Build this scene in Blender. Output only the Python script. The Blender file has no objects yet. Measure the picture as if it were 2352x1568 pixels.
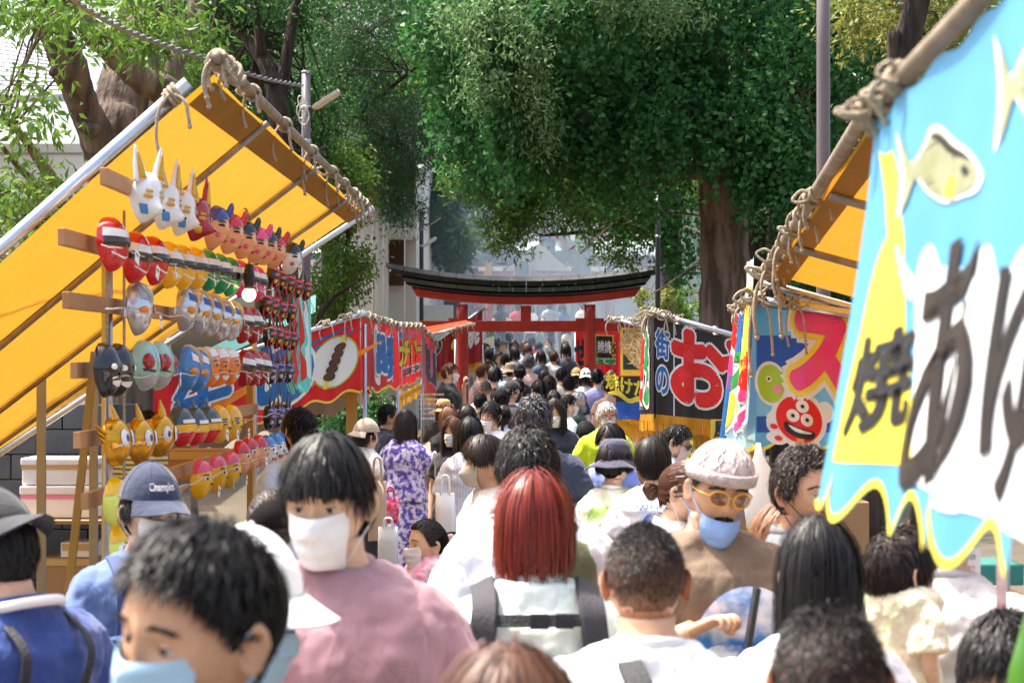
import bpy, bmesh, math, random
import numpy as np
from mathutils import Matrix, Vector, Euler
random.seed(7); RNG = np.random.default_rng(11)
SC = bpy.context.scene
COL = SC.collection
R = math.radians
# ---------------------------------------------------------------- camera
FPX, VX, VY, HC = 4573.0, 1205.0, 828.0, 1.90     # focal length in photo pixels (2352 wide), vanishing point, eye height
cam = bpy.data.cameras.new('camera'); camo = bpy.data.objects.new('camera', cam); COL.objects.link(camo)
cam.sensor_width = 36; cam.lens = FPX / 2352 * 36
cam.shift_x = -(VX - 1176) / 2352; cam.shift_y = (VY - 783.5) / 2352
camo.location = (0, 0, HC); camo.rotation_euler = (R(90), 0, 0)
cam.clip_start = .1; cam.clip_end = 2000
cam.dof.use_dof = True; cam.dof.focus_distance = 13.0; cam.dof.aperture_fstop = 7.5
SC.camera = camo
# ---------------------------------------------------------------- world, sun, exposure
SUN = Vector((.36, -.16, -.92)).normalized()
wd = bpy.data.worlds.new('World'); SC.world = wd; wd.use_nodes = True
wn = wd.node_tree.nodes; sky = wn.new('ShaderNodeTexSky'); sky.sky_type = 'NISHITA'; sky.sun_disc = False
sky.sun_elevation = math.asin(-SUN.z); sky.sun_rotation = math.atan2(-SUN.x, -SUN.y)
sky.air_density = 1.0; sky.dust_density = 7.0; sky.ozone_density = .0
wd.node_tree.links.new(sky.outputs[0], wn['Background'].inputs[0]); wn['Background'].inputs[1].default_value = .15
sl = bpy.data.lights.new('sun', 'SUN'); sl.energy = 3.0; sl.angle = R(.6); sl.color = (1, .96, .89)
slo = bpy.data.objects.new('sun', sl); COL.objects.link(slo); slo.rotation_euler = SUN.to_track_quat('-Z', 'Y').to_euler()
SC.view_settings.view_transform = 'Standard'; SC.view_settings.look = 'None'; SC.view_settings.gamma = 1
SC.view_settings.exposure = 1.62
SC.render.engine = 'CYCLES'; SC.cycles.max_bounces = 6; SC.cycles.diffuse_bounces = 3; SC.cycles.glossy_bounces = 3
SC.cycles.transparent_max_bounces = 6; SC.cycles.volume_bounces = 1; SC.cycles.use_denoising = True
SC.cycles.caustics_reflective = False; SC.cycles.caustics_refractive = False; SC.cycles.sample_clamp_indirect = 6

# ---------------------------------------------------------------- helpers
def W(px, py, Y):
    return np.array([(px - VX) * Y / FPX, Y, HC - (py - VY) * Y / FPX])

def hexc(h):
    h = h.lstrip('#'); c = [int(h[i:i + 2], 16) / 255 for i in (0, 2, 4)]
    return tuple(x / 12.92 if x <= .04045 else ((x + .055) / 1.055) ** 2.4 for x in c) + (1,)

MATS = {}
def mat(name, color, rough=.6, var=0, vscale=6, bump=0, bscale=40, metal=0, spec=.5, transl=0, emit=0, color2=None,
        island=0, stretch=None, coat=0, alpha=1, trans=0, sheen=0, contrast=0, detail=4, bdist=.02, tcol=None, sss=0, crease=0):
    """One procedural Principled material: colour noise, bump, optional translucency."""
    if name in MATS: return MATS[name]
    m = bpy.data.materials.new(name); m.use_nodes = True; nt = m.node_tree; N = nt.nodes; L = nt.links
    b = N['Principled BSDF']; c = hexc(color)
    b.inputs['Roughness'].default_value = rough; b.inputs['Metallic'].default_value = metal
    b.inputs['Specular IOR Level'].default_value = spec; b.inputs['Coat Weight'].default_value = coat
    if trans: b.inputs['Transmission Weight'].default_value = trans
    if sheen: b.inputs['Sheen Weight'].default_value = sheen
    if alpha < 1: b.inputs['Alpha'].default_value = alpha
    src = None
    tc = N.new('ShaderNodeTexCoord'); vec = tc.outputs['Object']
    if stretch:
        mp = N.new('ShaderNodeMapping'); mp.inputs['Scale'].default_value = stretch; L.new(vec, mp.inputs[0]); vec = mp.outputs[0]
    if color2 or var or island:
        mx = N.new('ShaderNodeMix'); mx.data_type = 'RGBA'
        c2 = hexc(color2) if color2 else tuple(x * (1 - var) for x in c[:3]) + (1,)
        mx.inputs[6].default_value = c; mx.inputs[7].default_value = c2
        if island:
            g = N.new('ShaderNodeNewGeometry'); L.new(g.outputs['Random Per Island'], mx.inputs[0])
        else:
            n = N.new('ShaderNodeTexNoise'); n.inputs['Scale'].default_value = vscale; n.inputs['Detail'].default_value = detail
            L.new(vec, n.inputs['Vector'])
            cr = N.new('ShaderNodeMapRange'); k = .18 - .15 * contrast
            cr.inputs[1].default_value = .5 - k; cr.inputs[2].default_value = .5 + k
            L.new(n.outputs[0], cr.inputs[0]); L.new(cr.outputs[0], mx.inputs[0])
        src = mx.outputs[2]; L.new(src, b.inputs['Base Color'])
    else:
        b.inputs['Base Color'].default_value = c
    if bump:
        n2 = N.new('ShaderNodeTexNoise'); n2.inputs['Scale'].default_value = bscale; n2.inputs['Detail'].default_value = 3
        L.new(vec, n2.inputs['Vector'])
        bp = N.new('ShaderNodeBump'); bp.inputs['Strength'].default_value = bump; bp.inputs['Distance'].default_value = bdist
        L.new(n2.outputs[0], bp.inputs['Height']); L.new(bp.outputs[0], b.inputs['Normal'])
    if sss:
        b.inputs['Subsurface Weight'].default_value = sss; b.inputs['Subsurface Radius'].default_value = (1, .35, .2); b.inputs['Subsurface Scale'].default_value = .008
    if crease:      # ridged, slightly vertical drape folds plus a fine weave
        mp = N.new('ShaderNodeMapping'); mp.inputs['Scale'].default_value = (1.5, 1.5, .75); L.new(tc.outputs['Object'], mp.inputs[0])
        n1 = N.new('ShaderNodeTexNoise'); n1.inputs['Scale'].default_value = 5.5; n1.inputs['Detail'].default_value = 2.5; n1.inputs['Distortion'].default_value = 1.3; L.new(mp.outputs[0], n1.inputs['Vector'])
        s1 = N.new('ShaderNodeMath'); s1.operation = 'SUBTRACT'; s1.inputs[1].default_value = .5; s2 = N.new('ShaderNodeMath'); s2.operation = 'ABSOLUTE'; s3 = N.new('ShaderNodeMath'); s3.operation = 'POWER'; s3.inputs[1].default_value = .6
        L.new(n1.outputs[0], s1.inputs[0]); L.new(s1.outputs[0], s2.inputs[0]); L.new(s2.outputs[0], s3.inputs[0])
        n3 = N.new('ShaderNodeTexNoise'); n3.inputs['Scale'].default_value = 420; L.new(tc.outputs['Object'], n3.inputs['Vector']); ma = N.new('ShaderNodeMath'); ma.operation = 'MULTIPLY_ADD'; ma.inputs[1].default_value = .025; L.new(n3.outputs[0], ma.inputs[0]); L.new(s3.outputs[0], ma.inputs[2])
        bp = N.new('ShaderNodeBump'); bp.inputs['Strength'].default_value = crease; bp.inputs['Distance'].default_value = .035; L.new(ma.outputs[0], bp.inputs['Height']); L.new(bp.outputs[0], b.inputs['Normal'])
    if emit:
        b.inputs['Emission Color'].default_value = c; b.inputs['Emission Strength'].default_value = emit
    if transl:
        t = N.new('ShaderNodeBsdfTranslucent'); ms = N.new('ShaderNodeMixShader'); ms.inputs[0].default_value = transl
        if tcol: t.inputs[0].default_value = hexc(tcol)
        elif src: L.new(src, t.inputs[0])
        else: t.inputs[0].default_value = c
        L.new(b.outputs[0], ms.inputs[1]); L.new(t.outputs[0], ms.inputs[2]); L.new(ms.outputs[0], N['Material Output'].inputs[0])
    MATS[name] = m
    return m

class MB:
    """Collects geometry (numpy) and builds ONE mesh object."""
    def __init__(s): s.V = []; s.F = []; s.M = []; s.n = 0
    def add(s, V, F, mi=0):
        V = np.asarray(V, float).reshape(-1, 3)
        if isinstance(F, np.ndarray): F = [F]
        else:
            d = {}
            for f in F: d.setdefault(len(f), []).append(f)
            F = [np.array(x, int) for x in d.values()]
        for f in F:
            if len(f): s.F.append(f + s.n); s.M.append(mi)
        s.V.append(V); s.n += len(V); return s
    def grid(s, A, wrap=False, mi=0, flip=False):
        r, c, _ = A.shape; i = np.arange(r * c).reshape(r, c)
        j = np.roll(i, -1, 1) if wrap else i[:, 1:]; i0 = i if wrap else i[:, :-1]
        q = np.stack([i0[:-1], j[:-1], j[1:], i0[1:]], -1).reshape(-1, 4)
        return s.add(A.reshape(-1, 3), q[:, ::-1] if flip else q, mi)
    def loft(s, rings, cap=True, mi=0):
        A = np.asarray(rings, float); s.grid(A, True, mi)
        if cap:
            n = A.shape[1]; b = s.n - A.shape[0] * n; e = s.n - n
            s.F.append(np.array([list(range(n))[::-1]]) + b); s.M.append(mi)
            s.F.append(np.array([list(range(n))]) + e); s.M.append(mi)
        return s
    def tube(s, P, rad, sides=8, cap=True, mi=0, flat=1.0):
        P = np.asarray(P, float); k = len(P); rad = np.broadcast_to(np.asarray(rad, float), (k,))
        T = np.gradient(P, axis=0); T /= np.linalg.norm(T, axis=1)[:, None] + 1e-9
        up = np.array([0, 0, 1.]) if abs(T[0][2]) < .9 else np.array([0, 1., 0]); rings = []
        n = np.cross(T[0], up); n /= np.linalg.norm(n)
        a = np.linspace(0, 2 * np.pi, sides, endpoint=False)
        for i in range(k):
            n = n - T[i] * np.dot(n, T[i]); n /= np.linalg.norm(n) + 1e-9; b = np.cross(T[i], n)
            rings.append(P[i] + rad[i] * (np.cos(a)[:, None] * n + flat * np.sin(a)[:, None] * b))
        return s.loft(rings, cap, mi)
    def box(s, c, d, rot=None, mi=0):
        v = np.array([[x, y, z] for x in (-.5, .5) for y in (-.5, .5) for z in (-.5, .5)]) * np.asarray(d, float)
        if rot is not None: v = v @ np.array(rot).T
        return s.add(v + np.asarray(c, float), [(0, 1, 3, 2), (4, 6, 7, 5), (0, 4, 5, 1), (2, 3, 7, 6), (0, 2, 6, 4), (1, 5, 7, 3)], mi)
    def prism(s, poly, f0, f1, mi=0):
        """poly: list of 2d points; f0/f1 map (u,v) to 3d for front and back."""
        n = len(poly); a = np.array([f0(*p) for p in poly]); b = np.array([f1(*p) for p in poly])
        F = [tuple(range(n)), tuple(range(2 * n - 1, n - 1, -1))] + [(i, n + i, n + (i + 1) % n, (i + 1) % n) for i in range(n)]
        return s.add(np.vstack([a, b]), F, mi)
    def sphere(s, c, r, nu=12, nv=8, mi=0, M=None):
        t = np.linspace(.02, np.pi - .02, nv); p = np.linspace(0, 2 * np.pi, nu, endpoint=False)
        A = np.stack([np.sin(t)[:, None] * np.cos(p), np.sin(t)[:, None] * np.sin(p), np.cos(t)[:, None] + 0 * p], -1) * np.asarray(r, float)
        if M is not None: A = A @ np.array(M).T
        return s.loft((A + np.asarray(c, float))[::-1], True, mi)
    def build(s, name, mats, parent=None, smooth=True, bevel=0, mods=None):
        V = np.vstack(s.V); me = bpy.data.meshes.new(name)
        nl = sum(f.size for f in s.F); nf = sum(len(f) for f in s.F)
        me.vertices.add(len(V)); me.vertices.foreach_set('co', V.ravel())
        me.loops.add(nl); me.polygons.add(nf)
        me.loops.foreach_set('vertex_index', np.concatenate([f.ravel() for f in s.F]))
        tot = np.concatenate([np.full(len(f), f.shape[1]) for f in s.F]); st = np.concatenate([[0], np.cumsum(tot)[:-1]])
        me.polygons.foreach_set('loop_start', st)
        me.polygons.foreach_set('material_index', np.concatenate([np.full(len(f), m) for f, m in zip(s.F, s.M)]))
        me.polygons.foreach_set('use_smooth', np.full(nf, bool(smooth)))
        me.update(calc_edges=True); me.validate()
        for m in (mats if isinstance(mats, (list, tuple)) else [mats]): me.materials.append(m)
        o = bpy.data.objects.new(name, me); COL.objects.link(o)
        if smooth == 'auto': me.set_sharp_from_angle(angle=R(38))
        if bevel:
            b = o.modifiers.new('bevel', 'BEVEL'); b.width = bevel; b.segments = 2; b.limit_method = 'ANGLE'
        if parent: put(o, parent)
        return o

def put(o, parent):
    o.parent = parent
    if not parent.get('local'): o.matrix_parent_inverse = Matrix.Translation(-parent.location) if parent.type == 'EMPTY' else Matrix()
    return o

def tag(o, label=None, cat=None, group=None, kind=None):
    if label: o['label'] = label
    if cat: o['category'] = cat
    if group: o['group'] = group
    if kind: o['kind'] = kind
    return o

def thing(name, label, cat, loc=(0, 0, 0), group=None, rz=None):
    o = bpy.data.objects.new(name, None); COL.objects.link(o); o.location = Vector(tuple(float(x) for x in loc)); o.empty_display_size = .2
    if rz is not None: o.rotation_euler = (0, 0, rz); o['local'] = 1
    return tag(o, label, cat, group)

def copy_tree(o, parent=None):
    c = o.copy(); COL.objects.link(c)
    if parent: c.parent = parent
    for ch in list(o.children): copy_tree(ch, c)
    return c

def lerp(a, b, t): return np.asarray(a, float) * (1 - t) + np.asarray(b, float) * t

def curve_pts(P, n=12):
    """Catmull-Rom through the points P."""
    P = np.asarray(P, float); Q = np.vstack([2 * P[0] - P[1], P, 2 * P[-1] - P[-2]]); out = []
    for i in range(len(P) - 1):
        t = np.linspace(0, 1, n, endpoint=False)[:, None]; a, b, c, d = Q[i:i + 4]
        out.append(.5 * (2 * b + (c - a) * t + (2 * a - 5 * b + 4 * c - d) * t ** 2 + (3 * b - a - 3 * c + d) * t ** 3))
    out.append(P[-1:]); return np.vstack(out)

def rotz(a): c, s = math.cos(a), math.sin(a); return np.array([[c, -s, 0], [s, c, 0], [0, 0, 1.]])
def rotx(a): c, s = math.cos(a), math.sin(a); return np.array([[1, 0, 0], [0, c, -s], [0, s, c]])
def roty(a): c, s = math.cos(a), math.sin(a); return np.array([[c, 0, s], [0, 1, 0], [-s, 0, c]])
# ================================================================ THE SETTING
M_ASPH = mat('asphalt', '#6d6a66', .9, color2='#57544f', vscale=3, bump=.3, bscale=90)
M_STONE = mat('step_stone', '#8f8b84', .85, color2='#716d66', vscale=4, bump=.3, bscale=30)
M_EARTH = mat('earth', '#5d5142', .95, color2='#4a4636', vscale=1.2, bump=.4, bscale=20)
def slope_z(Y): return np.clip((np.asarray(Y, float) - 23) * .035, 0, .66)      # the approach climbs gently to the stairs
def sheet(name, x0, x1, y0, y1, z, m, nx=24, ny=40):
    xs = np.linspace(x0, x1, nx); ys = np.linspace(y0, y1, ny)
    X_, Y_ = np.meshgrid(xs, ys); A = np.stack([X_, Y_, z + slope_z(Y_)], -1)
    return MB().grid(A).build(name, m)
tag(sheet('ground', -400, 400, -200, 1200, -.004, M_EARTH, 12, 1401), 'bare earth ground around the festival approach', 'ground', kind='structure')
tag(sheet('street', -1.9, 1.9, -6, 42, .004, M_ASPH), 'worn asphalt approach between the stalls', 'street', kind='structure')
# steps up behind the gate
st = thing('stairs', 'wide stone stairs rising in the smoke behind the gate', 'stairs', (0, 42, 0)); st['kind'] = 'structure'
NST, SY0, RISE, TREAD, SZ0 = 13, 42.0, .10, .42, .66
for i in range(NST):
    b = MB(); b.box((.1, SY0 + i * TREAD + 4, SZ0 + RISE * (i + .5)), (7.6, 8, RISE - .004)); b.build('step', M_STONE, st, smooth=False, bevel=.015)
TZ = SZ0 + NST * RISE
def ground_z(Y):
    if Y < SY0: return float(slope_z(Y))
    return min(TZ, SZ0 + RISE * (int((Y - SY0) / TREAD) + 1))
ter = MB(); ter.box((0, 85, TZ / 2 - .01), (80, 74, TZ)); tag(ter.build('terrace', M_EARTH, smooth=False), 'raised shrine terrace at the top of the stairs', 'terrace', kind='structure')

# ---------------------------------------------------------------- torii
TY = 34.0; TPX = FPX / TY
M_VERM = mat('vermilion', '#c02a16', .38, color2='#a82110', vscale=5, bump=.04, bscale=60, coat=.2)
M_COPPER = mat('dark_copper', '#1d2322', .5, color2='#2b3331', vscale=6, metal=.35, bump=.08, bscale=30)
M_COPPER2 = mat('grey_copper', '#55615b', .5, color2='#434e49', vscale=8, metal=.25, bump=.08, bscale=30)
M_BLACK = mat('black_paint', '#17181a', .45)
tor = thing('torii_gate', 'vermilion shrine gate with dark curved copper roof spanning the approach', 'torii', (.026, TY, 0))
def tx(px): return (px - VX) / TPX
def tz(py): return HC + (VY - py) / TPX
def torii_curve(x, half): return .235 * (abs(x) / (320 / TPX)) ** 2.1
CX = tx(1208.5)
def torii_slab(name, y0, y1, h0, h1, dep, m, n=1, gap=0, parent=tor, shape=0):
    """A curved slab between photo heights y0 (top) and y1 (bottom); half lengths h0 (top) and h1 (bottom); split into n plates."""
    zt, zb = tz(y0), tz(y1)
    for k in range(n):
        u = np.linspace(-1 + 2 * k / n, -1 + 2 * (k + 1) / n, 9 if n > 1 else 41)
        b = MB(); rings = []
        for q, uu in enumerate(u):
            g = gap * (1 if q == 0 and k else -1 if q == len(u) - 1 and k < n - 1 else 0)
            xt, xb = uu * h0 / TPX + g, uu * h1 / TPX + g
            ct, cb = torii_curve(xt, 0), torii_curve(xb, 0)
            d = dep / 2
            rings.append([(CX + xb, TY - d * .92, zb + cb), (CX + xt, TY - d, zt + ct - .03), (CX + xt, TY - d * .55, zt + ct + shape), (CX + xt, TY + d * .55, zt + ct + shape), (CX + xt, TY + d, zt + ct - .03), (CX + xb, TY + d * .92, zb + cb)])
        b.loft(rings).build(name, m, parent, smooth='auto')
torii_slab('beam', 678, 699, 262, 250, .22, M_VERM)
torii_slab('eave_board', 671, 677, 275, 270, .38, M_BLACK)
torii_slab('lower_roof_panel', 657.5, 670.5, 285, 277, .42, M_COPPER2, 18, .004)
torii_slab('upper_roof_panel', 642, 657, 320, 300, .52, M_COPPER, 16, .004, shape=.05)
for px in (1062, 1355):
    b = MB(); x = tx(px)
    b.tube([(x, TY, z) for z in np.linspace(.38, tz(699), 14)], np.linspace(.113, .097, 14), 28).build('pillar', M_VERM, tor)
    b = MB(); b.tube([(x, TY, .38), (x, TY, .64), (x, TY, .68)], [.16, .155, .12], 24).build('pillar_base', M_BLACK, tor, smooth='auto')
b = MB(); b.box((tx(1194), TY, tz(748.5)), (tx(1423) - tx(965), .12, (761 - 736) / TPX)).build('tie_beam', M_VERM, tor, smooth=False, bevel=.01)
b = MB(); b.box((tx(1208), TY, tz(718.5)), (24 / TPX, .1, (735.5 - 701) / TPX)).build('strut', M_VERM, tor, smooth=False, bevel=.008)
for px in (1062, 1355):
    for s in (-1, 1):
        b = MB(); b.box((tx(px) + s * .16, TY, tz(733)), (.16, .1, .045)).build('wedge', M_VERM, tor, smooth=False, bevel=.006)

# ---------------------------------------------------------------- shrine hall
SY = 70.0; SPX = FPX / SY
def sx(px): return (px - VX) / SPX
def sz(py): return HC + (VY - py) / SPX
M_CREAM = mat('cream_plaster', '#d8cdbb', .85, color2='#c6b9a4', vscale=2)
M_GOLD = mat('gold_fitting', '#c9a23a', .35, metal=.6)
M_ROOF = mat('shrine_roof_copper', '#a9b8a8', .5, color2='#8fa295', vscale=3, bump=.2, bscale=12)
hall = thing('shrine_hall', 'vermilion shrine hall with pale curved roof veiled in smoke', 'shrine', (0, SY, TZ))
b = MB(); b.box((0, SY + 4, (TZ + sz(630)) / 2), (15, 6, sz(630) - TZ)); b.build('wall', M_CREAM, hall, smooth=False)
for px in np.linspace(770, 1640, 12):
    MB().tube([(sx(px), SY + .9, z) for z in (TZ, sz(612))], .17, 14).build('post', M_VERM, hall)
for y0, y1 in ((598, 610), (620, 628), (668, 674)):
    b = MB(); b.box((0, SY + .85, sz((y0 + y1) / 2)), (15, .42, (y1 - y0) / SPX)).build('beam', M_VERM, hall, smooth=False)
for k, px in enumerate(np.arange(775, 1640, 14)):
    if 1110 < px < 1340: continue
    MB().box((sx(px), SY + .2, sz(593)), (.1, 1.3, .1)).build('rafter', M_VERM, hall, smooth=False)
    MB().box((sx(px), SY - .47, sz(593)), (.09, .04, .09)).build('rafter_cap', M_GOLD, hall, smooth=False)
u = np.linspace(-1, 1, 33); v = np.linspace(0, 1, 12)
A = np.zeros((12, 33, 3))
for i, vv in enumerate(v):
    for j, uu in enumerate(u):
        A[i, j] = (uu * (9.5 - 2.2 * vv), SY - .7 + 5.5 * vv, sz(590) + .25 * abs(uu) ** 3 + .85 * vv ** 1.2)
b = MB(); b.grid(A); b.grid(A - np.array([0, -.02, .25]), flip=True); b.build('roof', M_ROOF, hall)
# curved front gable
gx, gw = sx(1235), 1.95
t = np.linspace(-1, 1, 41); prof = .95 * np.exp(-(t * 1.75) ** 2) - .16 * np.exp(-((abs(t) - .95) / .25) ** 2) * -1
b = MB(); b.loft([[(gx + tt * gw, SY - 1.5, sz(600) + pp), (gx + tt * gw, SY - 1.5, sz(600) + pp + .17), (gx + tt * gw, SY + 2, sz(600) + pp + .17), (gx + tt * gw, SY + 2, sz(600) + pp)] for tt, pp in zip(t, prof)])
gab = b.build('gable', M_VERM, hall, smooth='auto')
b = MB(); b.loft([[(gx + tt * gw * 1.04, SY - 1.55, sz(600) + pp + .18), (gx + tt * gw * 1.04, SY - 1.55, sz(600) + pp + .3), (gx + tt * gw * 1.04, SY + 2, sz(600) + pp + .3), (gx + tt * gw * 1.04, SY + 2, sz(600) + pp + .18)] for tt, pp in zip(t, prof)])
b.build('gable_roof', M_ROOF, hall, smooth='auto')
b = MB(); b.prism([(-.95, 0), (.95, 0), (.5, .35), (.25, .6), (0, .72), (-.25, .6), (-.5, .35)], lambda p, q: (gx + p * 1.2, SY - 1.2, sz(625) + q * 1.3), lambda p, q: (gx + p * 1.2, SY - 1.1, sz(625) + q * 1.3)).build('gable_panel', M_CREAM, hall, smooth=False)
b = MB(); b.box((gx, SY - 1.3, sz(640)), (3.6, .2, .28)).build('beam', M_VERM, hall, smooth=False)
b = MB(); b.box((gx - .55, SY - 1.5, sz(626)), (.55, .06, .72)).build('plaque', M_BLACK, hall, smooth=False)
for dx, dz, w, h in ((-.26, 0, .04, .76), (.26, 0, .04, .76), (0, .36, .56, .04), (0, -.36, .56, .04)):
    MB().box((gx - .55 + dx, SY - 1.52, sz(626) + dz), (w, .06, h)).build('plaque_trim', M_GOLD, hall, smooth=False)
for dx in (-1.7, 1.7):
    MB().tube([(gx + dx, SY - 1.2, z) for z in (TZ, sz(618))], .15, 14).build('post', M_VERM, hall)
    MB().box((gx + dx, SY - 1.42, sz(626)), (.22, .08, .7)).build('bracket', M_GOLD, hall, smooth=False)

# ---------------------------------------------------------------- buildings on the west side
M_WHITE = mat('white_render', '#e2dfd8', .8, color2='#d2cec4', vscale=1.4, bump=.05)
M_BROWNP = mat('brown_shutter', '#6b4636', .6, color2='#573729', vscale=3, stretch=(1, 1, 14))
M_GREYT = mat('grey_trim', '#8c8a86', .6)
M_GLASS = mat('dark_glass', '#1c2226', .08, spec=.8)
BY = 37.0
def box_px(b, x0, x1, y0, y1, Y, d):
    p, q = W(x0, y0, Y), W(x1, y1, Y); b.box(((p[0] + q[0]) / 2, Y + d / 2, (p[2] + q[2]) / 2), (q[0] - p[0], d, p[2] - q[2])); return b
bl = thing('annex_building', 'white rendered building with brown louvred bays beside the gate', 'building', W(890, 1084, BY))
box_px(MB(), 780, 888, 250, 1083, BY, 9).build('wall', M_WHITE, bl, smooth=False)
box_px(MB(), 888.4, 956, 300, 1083, BY + .8, 8).build('side_wall', M_WHITE, bl, smooth=False)
box_px(MB(), 890, 928, 548, 655, BY + .68, .08).build('window', M_BROWNP, bl, smooth=False)
for k in range(9):
    box_px(MB(), 893 + k * 3.9, 895 + k * 3.9, 550, 653, BY + .64, .03).build('slat', M_BROWNP, bl, smooth=False)
box_px(MB(), 885, 956, 522, 548, BY + .3, .5).build('ledge', M_WHITE, bl, smooth=False, bevel=.02)
box_px(MB(), 888, 957, 466, 520, BY + .55, .2).build('balcony_panel', mat('pale_balcony', '#c9c4b8', .7, var=.15), bl, smooth=False, bevel=.01)
box_px(MB(), 900, 952, 370, 466, BY + .66, .12).build('window', M_BROWNP, bl, smooth=False)
box_px(MB(), 790, 884, 360, 470, BY - .1, .08).build('window', mat('russet_louvre', '#8a4a3c', .6), bl, smooth=False)
for k in range(14):
    box_px(MB(), 790, 884, 362 + k * 7.8, 365.5 + k * 7.8, BY - .17, .06).build('slat', mat('russet_slat', '#9a5646', .6), bl, smooth=False)
for px, w in ((857, 5), (866, 2.5), (882, 3), (930, 3)):
    MB().tube([W(px, y, BY - .1) for y in (1080, 560, 300)], w / FPX * BY / 2, 8).build('drainpipe', M_WHITE, bl)
box_px(MB(), 888, 1040, 700, 1083, BY + 3, .3).build('low_wall', M_WHITE, bl, smooth=False)
box_px(MB(), 780, 960, 238, 250, BY - .3, 9.4).build('roof', M_GREYT, bl, smooth=False)
# house behind the old tree
h2 = thing('white_house', 'white house with pale ribbed roof behind the old tree', 'house', W(20, 1168, 26))
HY = 26
M_ROOFP = mat('pale_roof', '#c7c9cc', .45, color2='#b5b8bc', vscale=3)
box_px(MB(), -260, 205, 330, 1160, HY, 6).build('wall', M_WHITE, h2, smooth=False)
p0, p1, p2, p3 = W(-300, 30, HY + 3), W(110, 120, HY + 1), W(150, 215, HY - .6), W(-300, 230, HY - .6)
b = MB(); b.add([p0, p1, p2, p3, p0 - [0, 0, .1], p1 - [0, 0, .1], p2 - [0, 0, .1], p3 - [0, 0, .1]], [(0, 3, 2, 1), (4, 5, 6, 7), (0, 1, 5, 4), (1, 2, 6, 5), (2, 3, 7, 6), (3, 0, 4, 7)]).build('roof', M_ROOFP, h2, smooth=False)
for k in range(13):
    a, c = lerp(p0, p1, k / 12), lerp(p3, p2, k / 12); MB().tube([a + [0, 0, .02], c + [0, -.02, .02]], .018, 5).build('roof_rib', M_ROOFP, h2)
for k in range(12):
    a, c = lerp(p0, p3, k / 12), lerp(p1, p2, k / 12); MB().tube([a + [0, 0, .01], c + [0, 0, .01]], .012, 5).build('roof_rib', M_ROOFP, h2)
box_px(MB(), 60, 150, 470, 640, HY - .06, .1).build('window', M_GLASS, h2, smooth=False)
for k in range(10):
    box_px(MB(), -260, 205, 350 + k * 78, 353 + k * 78, HY - .03, .05).build('siding_joint', M_GREYT, h2, smooth=False)
MB().tube([W(70, y, HY - .15) for y in (1100, 700, 400)], .05, 8).build('drainpipe', M_GREYT, h2)
# grey block wall behind the mask stall
M_BLOCK = mat('grey_block', '#53565a', .85, color2='#45484c', vscale=5, bump=.3, bscale=60)
wl = thing('block_wall', 'dark grey concrete block wall behind the mask stall', 'wall', W(90, 1440, 15.5))
WYY = 15.5
bw = MB(); bw.box((-4.6, WYY + .09, .78), (3.2, .1, 1.56)); bw.build('mortar', mat('mortar', '#3f4144', .9), wl, smooth=False)
bb = None
for r in range(8):
    for c in range(12):
        x = -6.2 + c * .4 + (.2 if r % 2 else 0)
        if x > -3.2: continue
        if bb is None:
            bb = MB().box((0, 0, 0), (.39, .11, .188)).build('block', M_BLOCK, wl, smooth=False, bevel=.006); o = bb
        else:
            o = bb.copy(); COL.objects.link(o)
        o.location = (x + .2, WYY + .055 - random.random() * .004, .1 + r * .195)

# ---------------------------------------------------------------- poles and lamps
M_POLE = mat('brown_pole_paint', '#6a5f62', .4, var=.15, vscale=3, coat=.3)
M_DPOLE = mat('dark_pole_paint', '#2c2b30', .4, coat=.3)
M_STEEL = mat('galvanised_steel', '#b9bcc0', .32, metal=.85, var=.2, vscale=8)
M_LAMP = mat('lamp_cover', '#d9d4c8', .35)
def pole(label, px, ytop, Y, wpx, m, lamp=None):
    p = W(px, ytop, Y); r = wpx / 2 * Y / FPX
    t = thing('lamp_post' if lamp else 'utility_pole', label, 'lamp post' if lamp else 'pole', (p[0], Y, 0))
    MB().tube([(p[0], Y, z) for z in np.linspace(0, p[2], 6)], [r * 1.1] * 3 + [r] * 3, 16).build('pole', m, t)
    MB().tube([(p[0], Y, p[2]), (p[0], Y, p[2] + .02)], r * 1.05, 16).build('cap', M_STEEL, t)
    if lamp:
        (ax, ay), (bx, by), wl_, col = lamp
        a, c = W(ax, ay, Y - .05), W(bx, by, Y - .25)
        MB().tube([(p[0], Y, a[2]), a], r * .45, 8).build('bracket', M_DPOLE, t)
        d = (c - a); n = np.cross(d, (0, 1, 0)); n /= np.linalg.norm(n); w = wl_ * Y / FPX
        b = MB(); b.loft([[lerp(a, c, s) + n * w * k1 * tpr + np.array([0, k2 * w * 2.2 * tpr, 0]) for k1, k2 in ((-.5, -1), (.3, -1), (.5, -.5), (.5, .5), (.3, 1), (-.5, 1))] for s, tpr in ((0, .5), (.08, .9), (.5, 1), (.95, .9), (1, .6))])
        hd = b.build('lamp_head', M_DPOLE if col else M_LAMP, t, smooth='auto')
        b = MB(); b.loft([[lerp(a, c, s) - n * w * .56 + np.array([0, k2 * w * 1.8, 0]) + n * k1 * .008 for k1, k2 in ((-.5, -1), (.5, -1), (.5, 1), (-.5, 1))] for s in (.12, .92)]).build('lens', M_LAMP, hd, smooth=False)
    for k in range(2):
        z = p[2] - .35 - k * .32
        if not lamp: continue
        MB().tube([(p[0], Y, z), (p[0], Y, z + .04)], r * 1.22, 14).build('clamp', M_STEEL, t)
    return t
lp = pole('brown lamp post with steel clamps and looped white wires behind the yellow awning', 703, 168, 19, 21, M_POLE, ((718, 248), (780, 208), 10, 0))
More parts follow.
